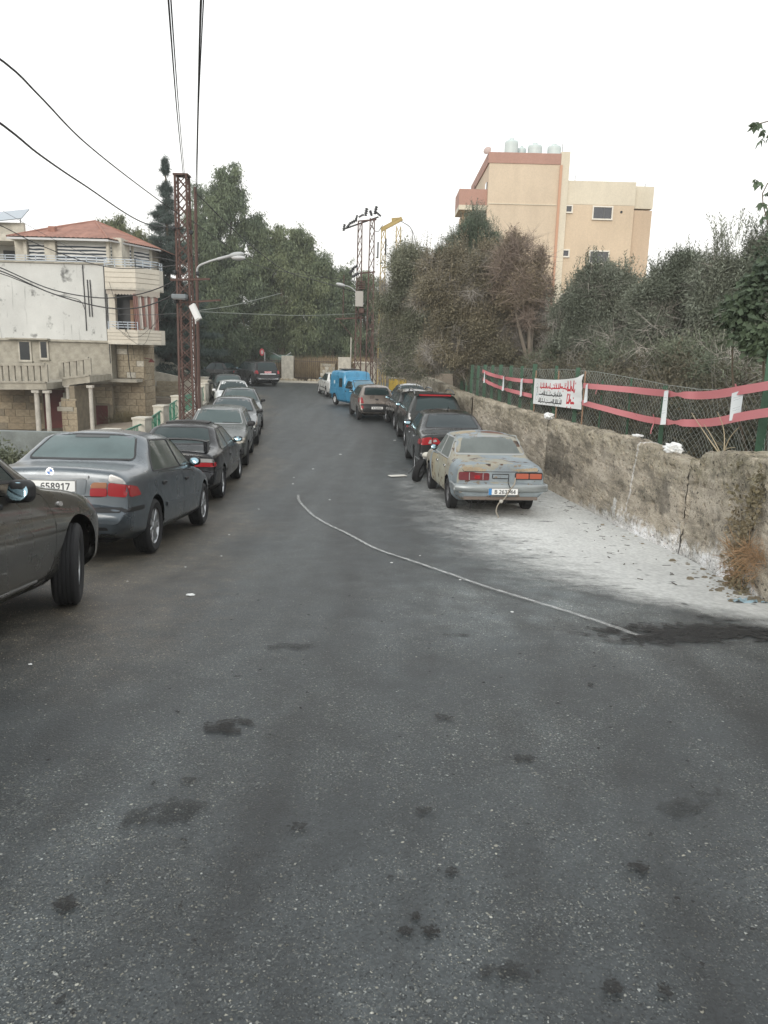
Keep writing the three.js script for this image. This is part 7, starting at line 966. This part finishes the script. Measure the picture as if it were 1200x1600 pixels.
// right row
function rustySaloon(label) {
  const L = 4.2, W = 1.6, H = 1.37;
  const mk = (base, cream, seed) => dataTex(1024, 1024, (x, y, u, v) => {
    const n = tfbm(u + seed, v, 5, 6), n2 = tfbm(u, v + seed, 9, 6), n3 = tfbm(u + 0.37 + seed, v + 0.11, 16, 6), f = TN(u * 300, v * 300, 300), st = tfbm(u * 0.5 + seed, v, 24, 4); let c = [...base];
    const k = 0.85 + 0.3 * n2; c = c.map((q) => q * k); const cr = sm(0.52, 0.6, n) * cream; c = [lerp(c[0], 0.66, cr), lerp(c[1], 0.6, cr), lerp(c[2], 0.48, cr)]; const ru = sm(0.655, 0.72, n3); c = [lerp(c[0], 0.34, ru), lerp(c[1], 0.23, ru), lerp(c[2], 0.16, ru)]; if (n3 > 0.74) c = [0.13, 0.1, 0.085]; const bare = sm(0.69, 0.73, st); c = c.map((q, i) => lerp(q, [0.5, 0.42, 0.33][i], bare * 0.7)); return c.map((q) => q + 0.05 * (f - 0.5));
  });
  const tex = mk([0.55, 0.59, 0.61], 0.55, 0), texD = mk([0.63, 0.62, 0.56], 0.6, 0.31); for (const t of [tex, texD]) t.repeat.set(0.42, 0.42);
  const P = std([0.82, 0.82, 0.82], 0.62, { map: tex }), PD = std([0.84, 0.84, 0.82], 0.65, { map: texD }), dust = std([0.13, 0.15, 0.145], 0.45, { map: dirtTex }), tan = std([0.4, 0.34, 0.25], 0.8, { map: dirtMapTex });
  const T = [[0, 0.56, 0.6], [0.03, 0.6, 0.72], [0.08, 0.62, 0.78], [0.1, 0.9, 0.8], [0.15, 0.945, 0.8], [0.5, 0.965, 0.82], [0.86, 0.98, 0.84], [1.12, 1.17, 0.78, 0.04], [1.36, 1.325, 0.72, 0.045], [1.56, 1.355, 0.7, 0.05], [2.05, H, 0.7, 0.05], [2.42, 1.345, 0.7, 0.05], [2.6, 1.26, 0.72, 0.05], [2.82, 1.1, 0.8, 0.05], [3.0, 0.97, 0.84, 0.05], [3.15, 0.93, 0.84], [3.6, 0.9, 0.84], [4.04, 0.85, 0.82], [4.13, 0.8, 0.8], [4.15, 0.6, 0.76], [4.18, 0.56, 0.72], [4.2, 0.46, 0.6]];
  const st = stations({ L, W, T, belt: [[0, 0.3, 1, 2.5, 3.1, L], [0.84, 0.86, 0.88, 0.87, 0.85, 0.74]], plan: pchip([0, 0.04, 0.12, 0.4, 1.0, 3.2, 3.9, 4.1, L], [0.93, 0.955, 0.97, 0.985, 1, 0.99, 0.96, 0.92, 0.84]), ym: 0.62, tuck: 0.95 });
  const red = M.redDark, rag = (pts, k) => densify(pts, 0.03).map(([a, b], i) => [a + 0.016 * N2(i * 0.7, k), b + 0.014 * N2(i * 0.9, k + 5), 0.004]);
  return makeCar('rusty_saloon', label, 'car', {
    L, W, H, wb: 2.45, ra: 0.95, R0: 0.29, R: [0.03, 0.05, 0.2, 0.05, 0.07], tw: 0.165, rim: 0.17, kind: 'steel', rimMat: M.steelRim, st, paint: P, arch: 0.335, handleMat: M.chrome,
    doors: [{ pts: [[1.3, 0.3], [2.03, 0.28], [2.05, 0.88], [1.18, 0.89], [1.15, 0.72]], r: 0.05, handle: [1.3, 0.76], mat: PD }, { pts: [[2.07, 0.28], [2.98, 0.28], [3.0, 0.84], [2.07, 0.875]], r: 0.05, handle: [2.22, 0.76], mat: PD }],
    lid: { pts: [[-0.665, 0.79], [0.665, 0.79], [0.667, 1.1], [-0.661, 1.1]], depth: 0.9 },
    panels: [
      ...windows({ W, xr: 1.12, xrt: 1.42, xft: 2.44, xf: 2.86, b: 0.91, t: 1.265, mid: [1.0, 2.06, 3.0], rear: [1.015, 1.312, 0.69], rw: 0.82, front: [1.0, 1.3, 0.64], fw: 0.78, mat: dust, frameMat: std([0.35, 0.36, 0.36], 0.6), rFrameMat: std([0.3, 0.31, 0.31], 0.6), rearMat: std([0.12, 0.14, 0.138], 0.5, { map: dirtTex }) }),
      { name: 'tail_light', view: 'rear', mat: red, r: 0.03, pts: [[-0.735, 0.645], [-0.2, 0.645], [-0.2, 0.77], [-0.42, 0.77], [-0.48, 0.785], [-0.735, 0.785]], off: 0.016, label: 'dark red dusty tail light' },
      { name: 'tail_light', view: 'rear', mat: M.trim, r: 0.03, pts: [[0.25, 0.66], [0.74, 0.66], [0.74, 0.785], [0.25, 0.78]], off: 0.012, label: 'tail light with faded orange lenses' },
      { name: 'tail_light_lens', view: 'rear', mat: M.orange, r: 0.015, pts: [[0.27, 0.675], [0.49, 0.675], [0.49, 0.765], [0.27, 0.765]], off: 0.024 }, { name: 'tail_light_lens', view: 'rear', mat: M.orange, r: 0.015, pts: [[0.51, 0.675], [0.72, 0.675], [0.72, 0.765], [0.51, 0.765]], off: 0.024 }, { name: 'tail_light_lens', view: 'rear', mat: M.red, r: 0.015, pts: [[-0.46, 0.67], [-0.36, 0.67], [-0.36, 0.73], [-0.46, 0.73]], off: 0.022 },
      { name: 'rear_badge_panel', view: 'rear', mat: P, r: 0.03, pts: [[-0.14, 0.68], [0.14, 0.68], [0.14, 0.75], [-0.14, 0.75]], off: 0.012 },
      { name: 'bare_patch', view: 'rear', mat: tan, r: 0.004, pts: rag([[-0.655, 0.805], [-0.28, 0.8], [-0.24, 0.84], [-0.4, 0.86], [-0.65, 0.875]], 1), off: 0.0025, skirt: 0.002, rings: 3 }, { name: 'bare_patch', view: 'rear', mat: tan, r: 0.004, pts: rag([[0.2, 0.8], [0.655, 0.805], [0.65, 0.865], [0.4, 0.85], [0.26, 0.83]], 3), off: 0.0025, skirt: 0.002, rings: 3 },
      { name: 'rust_patch', view: 'top', mat: std([0.17, 0.085, 0.06], 0.9, { map: dirtMapTex }), r: 0.08, pts: [[1.55, -0.02], [1.75, -0.05], [1.95, 0.15], [1.9, 0.4], [1.62, 0.42], [1.54, 0.2]], off: 0.002, skirt: 0.002, rings: 3 }, { name: 'bare_patch', view: 'top', mat: tan, r: 0.08, pts: [[1.6, -0.5], [1.95, -0.5], [2.0, -0.1], [1.7, -0.12]], off: 0.0018, skirt: 0.002, rings: 3 },
    ],
    bands: [{ name: 'badge_trim', view: 'rear', pts: [[-0.14, 0.68], [0.14, 0.68], [0.14, 0.75], [-0.14, 0.75]], w: 0.012, off: 0.016, closed: true, mat: M.trim }, { name: 'lamp_divider', view: 'rear', pts: [[-0.55, 0.65], [-0.55, 0.775]], w: 0.012, off: 0.022, mat: M.alloy }, { name: 'lamp_divider', view: 'rear', pts: [[-0.31, 0.65], [-0.31, 0.765]], w: 0.01, off: 0.022, mat: M.alloy }, { name: 'screen_trim', view: 'rear', pts: [[-0.67, 1.008], [0.67, 1.008], [0.56, 1.318], [-0.56, 1.318]], w: 0.026, off: 0.006, closed: true, mat: P }],
    mirror: [2.82, 0.95, 0.12, 0.1], mirrorSides: [-1], mirrorMat: M.trim,
    extra(t, add, c) {
      const bm = std([0.3, 0.33, 0.345], 0.4, { metalness: 0.5, map: dirtTex });
      add('bumper', grid(24, 10, (u, v) => { const z = (u * 2 - 1) * 0.83, a = v * PI * 2, b = 0.1 * pow(abs(z) / 0.83, 5); return [-0.035 + b + cos(a) * 0.045, 0.52 + sin(a) * 0.07, z * (1 - 0.02 * (1 + cos(a)))]; }), bm); for (const s of [-1, 1]) add('bumper_end', rbox(0.42, 0.13, 0.05, 0.22, 0.525, s * 0.81, 0.03), bm);
      plateMesh(t, -0.085, 0.47, 0.02, 0.52, 0.12, plateTexture('B 263744', true), -1, 0.06); add('valance', rbox(0.05, 0.06, 1.3, 0.02, 0.34, 0, 0.015), std([0.16, 0.13, 0.11], 0.9));
      add('hanging_wire', tube([[0.0, 0.7, 0.24], [-0.1, 0.6, 0.2], [-0.1, 0.5, 0.12], [-0.12, 0.36, 0.04], [-0.14, 0.28, -0.06], [-0.13, 0.14, -0.1], [-0.16, 0.03, -0.06], [-0.22, 0.012, -0.2], [-0.26, 0.012, -0.4]], 0.011, 40, 6), std([0.3, 0.27, 0.22], 0.9)); add('wire_knot', new THREE.IcosahedronGeometry(0.035, 1).translate(-0.13, 0.31, -0.02), std([0.4, 0.38, 0.34], 0.9)); add('hanging_wire', tube([[-0.0, 0.7, 0.12], [-0.08, 0.62, 0.1], [-0.1, 0.5, 0.14], [-0.1, 0.4, 0.05]], 0.008, 16, 5), M.trim);
      for (const [z, l] of [[-0.52, 0.16], [-0.4, 0.1], [-0.28, 0.08]]) add('torn_bracket', tube([[0.1, 0.36, z], [0.06, 0.3, z + 0.03], [0.1, 0.3 - l, z + 0.01]], 0.012, 8, 5), M.rubber); add('exhaust', bar([0.05, 0.27, 0.1], [0.4, 0.27, 0.1], 0.03, 0.03, 10), M.rubber);
    },
  });
}
{
  const r1 = rustySaloon('rusted pale blue old saloon with orange tail light by the wall'); park(r1, 1.82, 15.2, 5, 2.45);
  const P2 = paint([0.022, 0.023, 0.024], { clearcoat: 0.5, specularIntensity: 0.5, metalness: 0.3 });
  const L = 4.85, W = 1.84, H = 1.5, T = sedanTop({ L, H, yd: 1.08, xr0: 0.8, xr1: 1.75, xf1: 2.85, xf0: 3.6, yh: 1.0, yn: 0.8 }), h = W / 2;
  const st = stations({ L, W, T, belt: [[0, 0.3, 1, 2.6, 3.6, L], [0.97, 0.99, 0.985, 0.95, 0.9, 0.72]], ym: 0.66 });
  const r2 = makeCar('saloon_car', 'black saloon with large red tail lights behind the rusted car', 'car', { L, W, H, wb: 2.77, ra: 1.05, R0: 0.33, R: [0.03, 0.05, 0.3, 0.07, 0.1], tw: 0.21, rim: 0.225, kind: 'five', st, paint: P2, arch: 0.375, handleMat: M.chrome,
    doors: [{ pts: [[1.45, 0.3], [2.5, 0.28], [2.5, 0.96], [1.3, 0.97], [1.26, 0.8]], r: 0.07, handle: [1.5, 0.88] }, { pts: [[2.53, 0.28], [3.5, 0.28], [3.54, 0.88], [2.53, 0.955]], r: 0.07, handle: [2.7, 0.86] }],
    lid: { pts: [[-0.62, 0.72], [0.62, 0.72], [0.703, 0.9], [0.7, 1.16], [-0.7, 1.16], [-0.703, 0.9]], depth: 0.75 },
    panels: [...windows({ W, xr: 1.15, xrt: 1.7, xft: 2.85, xf: 3.36, b: 1.015, t: 1.385, mid: [1.1, 2.52, 3.5], rear: [1.14, 1.435, 0.55], rw: 0.72, front: [1.08, 1.42, 0.58], fw: 0.76, rearMat: phys([0.02, 0.03, 0.034], 0.2, { specularIntensity: 0.6 }) }),
      { name: 'tail_light', view: 'rear', mirror: true, mat: M.red, r: 0.05, pts: [[0.34, 0.83], [0.56, 0.82], [0.56, 0.98], [0.46, 0.975]], off: 0.012 }, { name: 'tail_light', view: 'rear', mirror: true, mat: M.red, r: 0.05, pts: [[0.575, 0.82], [0.84, 0.8], [0.85, 0.95], [0.68, 0.99], [0.575, 0.985]], off: 0.012 }, { name: 'reversing_light', view: 'rear', mirror: true, mat: M.clear, r: 0.02, pts: [[0.59, 0.835], [0.67, 0.84], [0.63, 0.93], [0.59, 0.93]], off: 0.018 }, { name: 'reversing_light', view: 'rear', mirror: true, mat: M.clear, r: 0.02, pts: [[0.45, 0.89], [0.55, 0.87], [0.55, 0.92], [0.49, 0.94]], off: 0.018 }, { name: 'tail_light', view: 'side', mat: M.red, r: 0.05, pts: [[0.14, 0.8], [0.42, 0.83], [0.34, 0.92], [0.16, 0.95]], off: 0.008 }, { name: 'headlight', view: 'front', mirror: true, mat: M.head, r: 0.03, pts: [[0.4, 0.65], [0.74, 0.66], [0.74, 0.76], [0.4, 0.76]], off: 0.01 }],
    bands: [{ name: 'bumper_edge', view: 'side', pts: [[0.04, 0.46], [0.66, 0.46]], w: 0.02, off: 0.012, mat: M.alloy }, { name: 'roof_groove', view: 'top', pts: [[1.75, -0.5], [2.9, -0.5]], w: 0.02, off: 0.004, mat: M.trim }], mirror: [3.2, 1.06, 0.2, 0.14],
    extra(t, add) { add('aerial', bar([1.9, 1.49, 0], [1.78, 1.6, 0], 0.012, 0.006), M.trim); } });
  park(r2, 1.53, 20.25, 3, 2.77);
  const r3 = uprightCar('off_roader', 'black off-roader with red brake light strip above the rear window', { L: 4.6, W: 1.86, H: 1.69, yh: 1.1, yn: 0.92, wb: 2.75, ra: 0.95, xf1: 2.75, xf0: 3.5, b: 1.1, wr: 0.68, lean: 0.55, R0: 0.36, rim: 0.24, tw: 0.24, kind: 'five', paint: paint([0.022, 0.024, 0.022], { clearcoat: 0.5, specularIntensity: 0.5, metalness: 0.3 }), mids: [0.75, 1.5, 2.45, 3.4], sideMat: phys([0.04, 0.05, 0.046], 0.25, { specularIntensity: 0.7 }), sill: 0.36, floor: 0.3, yb: pchip([0, 0.05, 0.4, 4.2, 4.6], [0.45, 0.38, 0.3, 0.3, 0.4]),
    panels: [{ name: 'tail_light', view: 'rear', mirror: true, mat: M.clear, r: 0.03, pts: [[0.8, 0.85], [0.88, 0.85], [0.86, 1.12], [0.82, 1.12]], off: 0.012 }, { name: 'tail_light', view: 'side', mat: M.clear, r: 0.03, pts: [[0.13, 0.82], [0.22, 0.82], [0.22, 1.1], [0.15, 1.1]], off: 0.012 }, { name: 'reflector', view: 'side', mat: M.red, r: 0.02, pts: [[0.1, 0.68], [0.3, 0.68], [0.3, 0.74], [0.1, 0.74]], off: 0.012 }, { name: 'bumper_trim', view: 'side', mat: M.chrome, r: 0.01, pts: [[0.06, 0.52], [0.5, 0.5], [0.5, 0.53], [0.06, 0.55]], off: 0.01 }],
    extra(t, add, c) { add('high_brake_light', rbox(0.06, 0.055, 1.0, 0.62, 1.645, 0, 0.02), std([0.45, 0.02, 0.03], 0.3)); add('roof_spoiler', rbox(0.2, 0.03, 1.24, 0.66, 1.69, 0, 0.012), M.trim); for (const s of [-1, 1]) add('roof_rail', tube([[0.75, 1.66, s * 0.62], [1.0, 1.74, s * 0.62], [2.4, 1.75, s * 0.62], [2.65, 1.67, s * 0.62]], 0.022, 18), std([0.35, 0.35, 0.35], 0.35, { metalness: 0.8 })); } });
  park(r3, 1.38, 25.9, 4, 2.75);
  const r4 = uprightCar('estate_car', 'black estate car with silver roof rails ahead of the off-roader', { L: 4.5, W: 1.78, H: 1.5, yh: 0.98, yn: 0.8, wb: 2.65, ra: 0.95, xf1: 2.55, xf0: 3.35, b: 1.0, wr: 0.68, lean: 0.6, paint: paint([0.02, 0.021, 0.022], { clearcoat: 0.5, specularIntensity: 0.5, metalness: 0.3 }), mids: [0.8, 1.4, 2.3, 3.2], sideMat: phys([0.04, 0.05, 0.05], 0.25, { specularIntensity: 0.7 }), panels: [{ name: 'tail_light', view: 'rear', mirror: true, mat: M.red, r: 0.03, pts: [[0.64, 0.78], [0.8, 0.78], [0.78, 0.95], [0.66, 0.95]], off: 0.012 }], extra(t, add) { for (const s of [-1, 1]) add('roof_rail', tube([[0.75, 1.47, s * 0.6], [1.0, 1.545, s * 0.6], [2.3, 1.55, s * 0.6], [2.5, 1.48, s * 0.6]], 0.022, 18), M.chrome); } });
  park(r4, 0.98, 31.2, 7, 2.65);
  const brown = paint([0.23, 0.2, 0.18], { metalness: 0.45 });
  const r5 = uprightCar('hatchback_car', 'small brown hatchback with black bumper before the blue van', { L: 3.6, W: 1.6, H: 1.48, yh: 1.02, yn: 0.84, wb: 2.385, ra: 0.6, xf1: 2.05, xf0: 2.8, b: 1.0, wr: 0.68, lean: 0.32, R0: 0.29, rim: 0.19, kind: 'five', rimMat: M.trim, paint: brown, mids: [0.5, 1.5, 2.7], mirrorMat: M.trim, bump: 0.66, rw: 0.68,
    panels: [{ name: 'bumper', view: 'rear', mat: M.trim, r: 0.06, pts: [[-0.68, 0.36], [0.68, 0.36], [0.74, 0.46], [0.75, 0.68], [0.5, 0.71], [-0.5, 0.71], [-0.75, 0.68], [-0.74, 0.46]], off: 0.02 }, { name: 'tail_light', view: 'rear', mirror: true, mat: M.red, r: 0.04, pts: [[0.56, 0.72], [0.7, 0.74], [0.7, 0.98], [0.62, 0.99]], off: 0.016 }, { name: 'tail_light', view: 'side', mat: M.red, r: 0.03, pts: [[0.17, 0.76], [0.28, 0.78], [0.27, 0.96], [0.2, 0.97]], off: 0.012 }, { name: 'reflector', view: 'rear', mirror: true, mat: M.red, r: 0.02, pts: [[0.58, 0.52], [0.68, 0.52], [0.68, 0.64], [0.6, 0.64]], off: 0.03 }, { name: 'tailgate_crease', view: 'rear', mat: brown, r: 0.04, pts: [[-0.54, 0.75], [0.54, 0.75], [0.58, 0.96], [-0.58, 0.96]], off: 0.01 }, { name: 'badge', view: 'rear', mat: M.trim, r: 0.03, pts: [[-0.07, 0.87], [0.07, 0.87], [0.07, 0.93], [-0.07, 0.93]], off: 0.018 }],
    extra(t, add, c) { plateMesh(t, -0.03, 0.55, 0, 0.5, 0.115, plateTexture('B 520986', false), -1); } });
  park(r5, -0.72, 34.6, 10, 2.385);
  const r6 = plainSaloon('saloon_car', 'dark blue car half hidden between the brown hatchback and the wall', { paint: paint([0.05, 0.085, 0.11], { metalness: 0.4 }), noDoors: true, W: 1.6, L: 4.0, wb: 2.4, xf0: 2.9, xf1: 2.25, xr1: 1.4 }); park(r6, 1.0, 37.4, 8, 2.4);
  // blue box-bodied van facing up the street
  const blue = paint([0.04, 0.235, 0.42], { metalness: 0, clearcoat: 0.4, clearcoatRoughness: 0.3 }), VL = 4.0, VW = 1.6, VH = 1.82;
  const VT = [[0, 0.6, 0.62], [0.03, 0.7, 0.8], [0.06, 0.8, 0.86], [0.08, 1.4, 0.88, 0.04], [0.12, 1.74, 0.86, 0.05], [0.24, 1.8, 0.85, 0.05], [1.0, VH, 0.85, 0.05], [1.78, 1.8, 0.85, 0.05], [1.88, 1.68, 0.84, 0.05], [1.96, 1.46, 0.76, 0.05], [2.2, 1.43, 0.72, 0.05], [2.45, 1.38, 0.72, 0.05], [2.68, 1.24, 0.76, 0.05], [2.95, 1.02, 0.84, 0.05], [3.1, 0.94, 0.84, 0.04], [3.55, 0.88, 0.82, 0.03], [3.85, 0.78, 0.78], [3.93, 0.7, 0.74], [3.96, 0.56, 0.7], [4.0, 0.46, 0.6]];
  const vst = stations({ L: VL, W: VW, T: VT, ym: 0.62, tuck: 0.975, belt: [[0, 0.3, 1.8, 2.0, 2.9, 3.2, VL], [1.3, 1.5, 1.5, 0.92, 0.9, 0.86, 0.68]], plan: pchip([0, 0.04, 0.15, 0.4, 3.2, 3.8, VL], [0.93, 0.97, 0.99, 1, 0.99, 0.93, 0.82]) });
  const r7 = makeCar('box_van', 'bright blue small box van with square side window', 'van', { L: VL, W: VW, H: VH, wb: 2.58, ra: 0.72, R0: 0.285, R: [0.03, 0.05, 0.15, 0.06, 0.08], tw: 0.16, rim: 0.18, kind: 'steel', rimMat: std([0.55, 0.56, 0.56], 0.5, { metalness: 0.4 }), st: vst, paint: blue, arch: 0.33,
    doors: [{ pts: [[2.02, 0.3], [2.9, 0.3], [2.94, 0.88], [2.02, 0.9]], r: 0.05, handle: [2.16, 0.8] }],
    panels: [{ name: 'window', view: 'side', mat: M.glass, r: 0.05, pts: [[1.35, 0.98], [1.72, 0.98], [1.72, 1.4], [1.35, 1.4]], off: 0.008, frame: 0.03 }, { name: 'window', view: 'side', mat: M.glass, r: 0.04, pts: [[2.08, 0.95], [2.86, 0.95], [2.62, 1.28], [2.1, 1.3]], off: 0.004, frame: 0.02 }, { name: 'windscreen', view: 'front', mat: phys([0.03, 0.12, 0.18], 0.06, { clearcoat: 1 }), r: 0.05, pts: [[-0.62, 1.0], [0.62, 1.0], [0.5, 1.35], [-0.5, 1.35]], off: 0.004, frame: 0.025 }, { name: 'headlight', view: 'front', mirror: true, mat: M.head, r: 0.02, pts: [[0.42, 0.6], [0.68, 0.6], [0.68, 0.72], [0.42, 0.72]], off: 0.012 }, { name: 'crest', view: 'side', mat: std([0.55, 0.62, 0.66], 0.6), r: 0.06, pts: [[0.62, 1.1], [0.78, 1.1], [0.78, 1.28], [0.62, 1.28]], off: 0.003, skirt: 0.003 }],
    bands: [{ name: 'swage_line', view: 'side', pts: [[0.12, 1.56], [1.72, 1.56]], w: 0.03, off: 0.012, mat: blue }, { name: 'swage_line', view: 'side', pts: [[0.12, 0.88], [1.8, 0.88]], w: 0.03, off: 0.012, mat: blue }, { name: 'bumper', view: 'side', pts: [[0.03, 0.48], [0.36, 0.48]], w: 0.14, off: 0.02, mat: M.trim }], mirror: [2.75, 1.0, 0.17, 0.12], mirrorMat: M.trim, extra(t, add) { add('roof_hatch', rbox(0.9, 0.05, 0.9, 0.95, 1.85, 0, 0.02), M.trim); add('aerial', bar([2.1, 1.42, -0.4], [2.0, 2.1, -0.45], 0.012, 0.006), M.trim); wiper(add, [[3.04, 1.0, -0.3], [3.0, 1.06, 0.0], [2.98, 1.08, 0.3]]); } });
  park(r7, -1.5, 40.3, 207, 2.58);
  const r8 = plainSaloon('saloon_car', 'old white saloon at the far end behind the blue van', { L: 4.72, W: 1.78, H: 1.44, wb: 2.8, ra: 1.1, yd: 0.95, yh: 0.95, yn: 0.82, xr0: 1.0, xr1: 1.6, xf1: 2.75, xf0: 3.3, wr: 0.7, paint: paint([0.62, 0.63, 0.62], { metalness: 0, clearcoat: 0.4 }), bumperMat: M.chrome, kind: 'steel', rimMat: std([0.4, 0.4, 0.4], 0.5) }); park(r8, -3.2, 48.4, 14, 2.8);
}
// ---------------------------------------------------------------- small things
{
  const t = thing('loose_wheel', 'loose black wheel leaning at the torn front wing of the rusted car', 'wheel', [0.78, road_y(17.4) + 0.27, -17.35], 1.2); const g = new THREE.Group(); mesh('tyre', tyreGeo(0.27, 0.15, 0.16), M.rubber, t).rotation.x = 0.25; mesh('rim', rimGeo(0.16, 0.15, 'steel'), M.steelRim, t).rotation.x = 0.25;
  one('bent_bumper', tube([[0.55, road_y(17.9) + 0.12, -17.9], [0.7, road_y(17.9) + 0.32, -17.7], [0.9, road_y(17.6) + 0.5, -17.5]], 0.025, 14, 6), M.chrome, 'bent metal bumper strip sticking out before the rusted car', 'debris'); one('crumpled_bag', new THREE.IcosahedronGeometry(0.12, 2).scale(1, 0.6, 1).translate(0.95, road_y(17.5) + 0.62, -17.4), std([0.5, 0.48, 0.42], 0.9), 'pale crumpled bag on the torn front wing of the rusted car', 'bag');
  const lump = (r, seed, sx = 1, sy = 0.5, sz = 1) => { const g = new THREE.IcosahedronGeometry(r, 3), p = g.attributes.position; for (let i = 0; i < p.count; i++) { const k = 1 + 0.35 * N3(p.getX(i) / r * 1.6 + seed, p.getY(i) / r * 1.6, p.getZ(i) / r * 1.6); p.setXYZ(i, p.getX(i) * k * sx, p.getY(i) * k * sy, p.getZ(i) * k * sz); } g.computeVertexNormals(); return g; };
  const wht = std([0.72, 0.73, 0.72], 0.8);
  one('plastic_bag', lump(0.1, 3, 1.2, 0.8, 1.5).translate(3.98, 0.26, -10.6), wht, 'white plastic bag lying on the wall top near the wall step', 'bag'); one('plastic_bag', lump(0.1, 5, 1, 0.7, 1.5).translate(3.55, 0.14, -16.9), wht, 'white plastic bag on the wall top below the banner', 'bag'); one('paper_scrap', lump(0.05, 7, 1.6, 0.4, 2.2).translate(3.96, 0.27, -12.1), wht, 'small white scrap on the wall top between the two bags', 'litter');
  one('cardboard_piece', rbox(0.42, 0.012, 0.2, 0, 0, 0, 0.004).rotateY(0.4).translate(0.3, road_y(18.1) + 0.03, -18.1), std([0.6, 0.58, 0.53], 0.9), 'flat pale cardboard piece on the road beside the black saloon', 'litter');
  const bits = [[-1.55, 5.94, 0.03], [-1.05, 14.5, 0.025], [-2.2, 13.2, 0.02], [1.0, 5.6, 0.018], [-1.9, 3.9, 0.015], [-1.3, 22, 0.05], [-1.8, 19, 0.04], [-2.0, 7.5, 0.014], [-1.85, 8.5, 0.016], [-2.15, 10.4, 0.02], [0.1, 8.3, 0.02], [0.45, 9.0, 0.015], [-2.0, 16.5, 0.03], [-2.1, 17.5, 0.025], [0.3, 26, 0.06], [0.75, 7.1, 0.018], [1.65, 8.6, 0.02], [-2.25, 6.5, 0.012]];
  const where = ['on open asphalt level with the front left wheel', 'in the road beyond the painted line end', 'beside the coupe rear wheel', 'just outside the painted line near the oil stain', 'small one at the left near the photo edge', 'far down the middle of the road', 'beside the old boxy car', 'near the blue grey saloon rear wheel', 'by the middle of the blue grey saloon', 'by the front wheel of the blue grey saloon', 'on the painted line middle', 'right of the painted line', 'beside the coupe front wheel', 'ahead of the coupe', 'beside the off-roader', 'left of the near powder edge', 'at the powder edge', 'between the two nearest cars'];
  bits.forEach(([x, d, s], i) => one('litter_scrap', lump(s * (i ? 0.55 : 0.9), i * 3.1, 1.3, 0.25, 0.8).translate(x, road_y(d) + s * 0.1 + 0.008, -d), wht, 'tiny white litter scrap ' + where[i], 'litter', 'white litter scraps on the road'));
  const rr = mulberry(19), st = []; for (let i = 0; i < 150; i++) { const d = 6.2 + 2.2 * rr() * rr() + (rr() < 0.25 ? 5 * rr() : 0), x = wallX(d) - 0.05 - 0.35 * rr() * rr(), s = 0.012 + 0.035 * rr() * rr(); st.push(lump(s, i, 1, 0.8, 1).translate(x, road_y(d) + 0.02, -d)); } const rb = one('rubble', merge(st.map((g) => g)), MW.stoneC, 'small broken stones along the foot of the near wall', 'rubble'); rb.userData.kind = 'stuff';
  one('blue_plastic_sheet', grid(12, 6, (u, v) => { const d = 6.15 + 0.14 * v, x = 2.95 + 0.35 * u; return [x, road_y(d) + 0.03 + 0.02 * N2(u * 4, v * 4), -d]; }), std([0.3, 0.42, 0.48], 0.4), 'flattened pale blue plastic sheet beside the wall foot', 'litter');
  const deb = []; for (let i = 0; i < 60; i++) { const d = 7 + 8 * rr(), x = wallX(d) - 0.08 - 1.6 * rr() * rr(); deb.push(rbox(0.02 + 0.1 * rr() * rr(), 0.006, 0.006 + 0.012 * rr(), 0, 0, 0, 0.002, 1).rotateY(rr() * 3).translate(x, road_y(d) + 0.025, -d)); } const db = one('debris', merge(deb), std([0.07, 0.06, 0.05], 0.9), 'dark twigs and scraps scattered in the white powder', 'debris'); db.userData.kind = 'stuff';
  for (const [x, d, h, l] of [[-7.9, 28, 0.6, 'left of two dark stakes in the lane beyond the railing'], [-7.5, 29, 0.9, 'right of two dark stakes in the lane beyond the railing']]) one('iron_stake', bar([x - 0.8, leftY(x - 0.8, d) - 0.1, -d], [x - 0.8, leftY(x - 0.8, d) + h + 0.5, -d], 0.05, 0.05, 6), MW.dark, l, 'stake', 'dark stakes in the lane');
}
scene.fog = new THREE.FogExp2(0xf2f5f4, 0.0009); // thin evening haze
renderer.render(scene, camera);
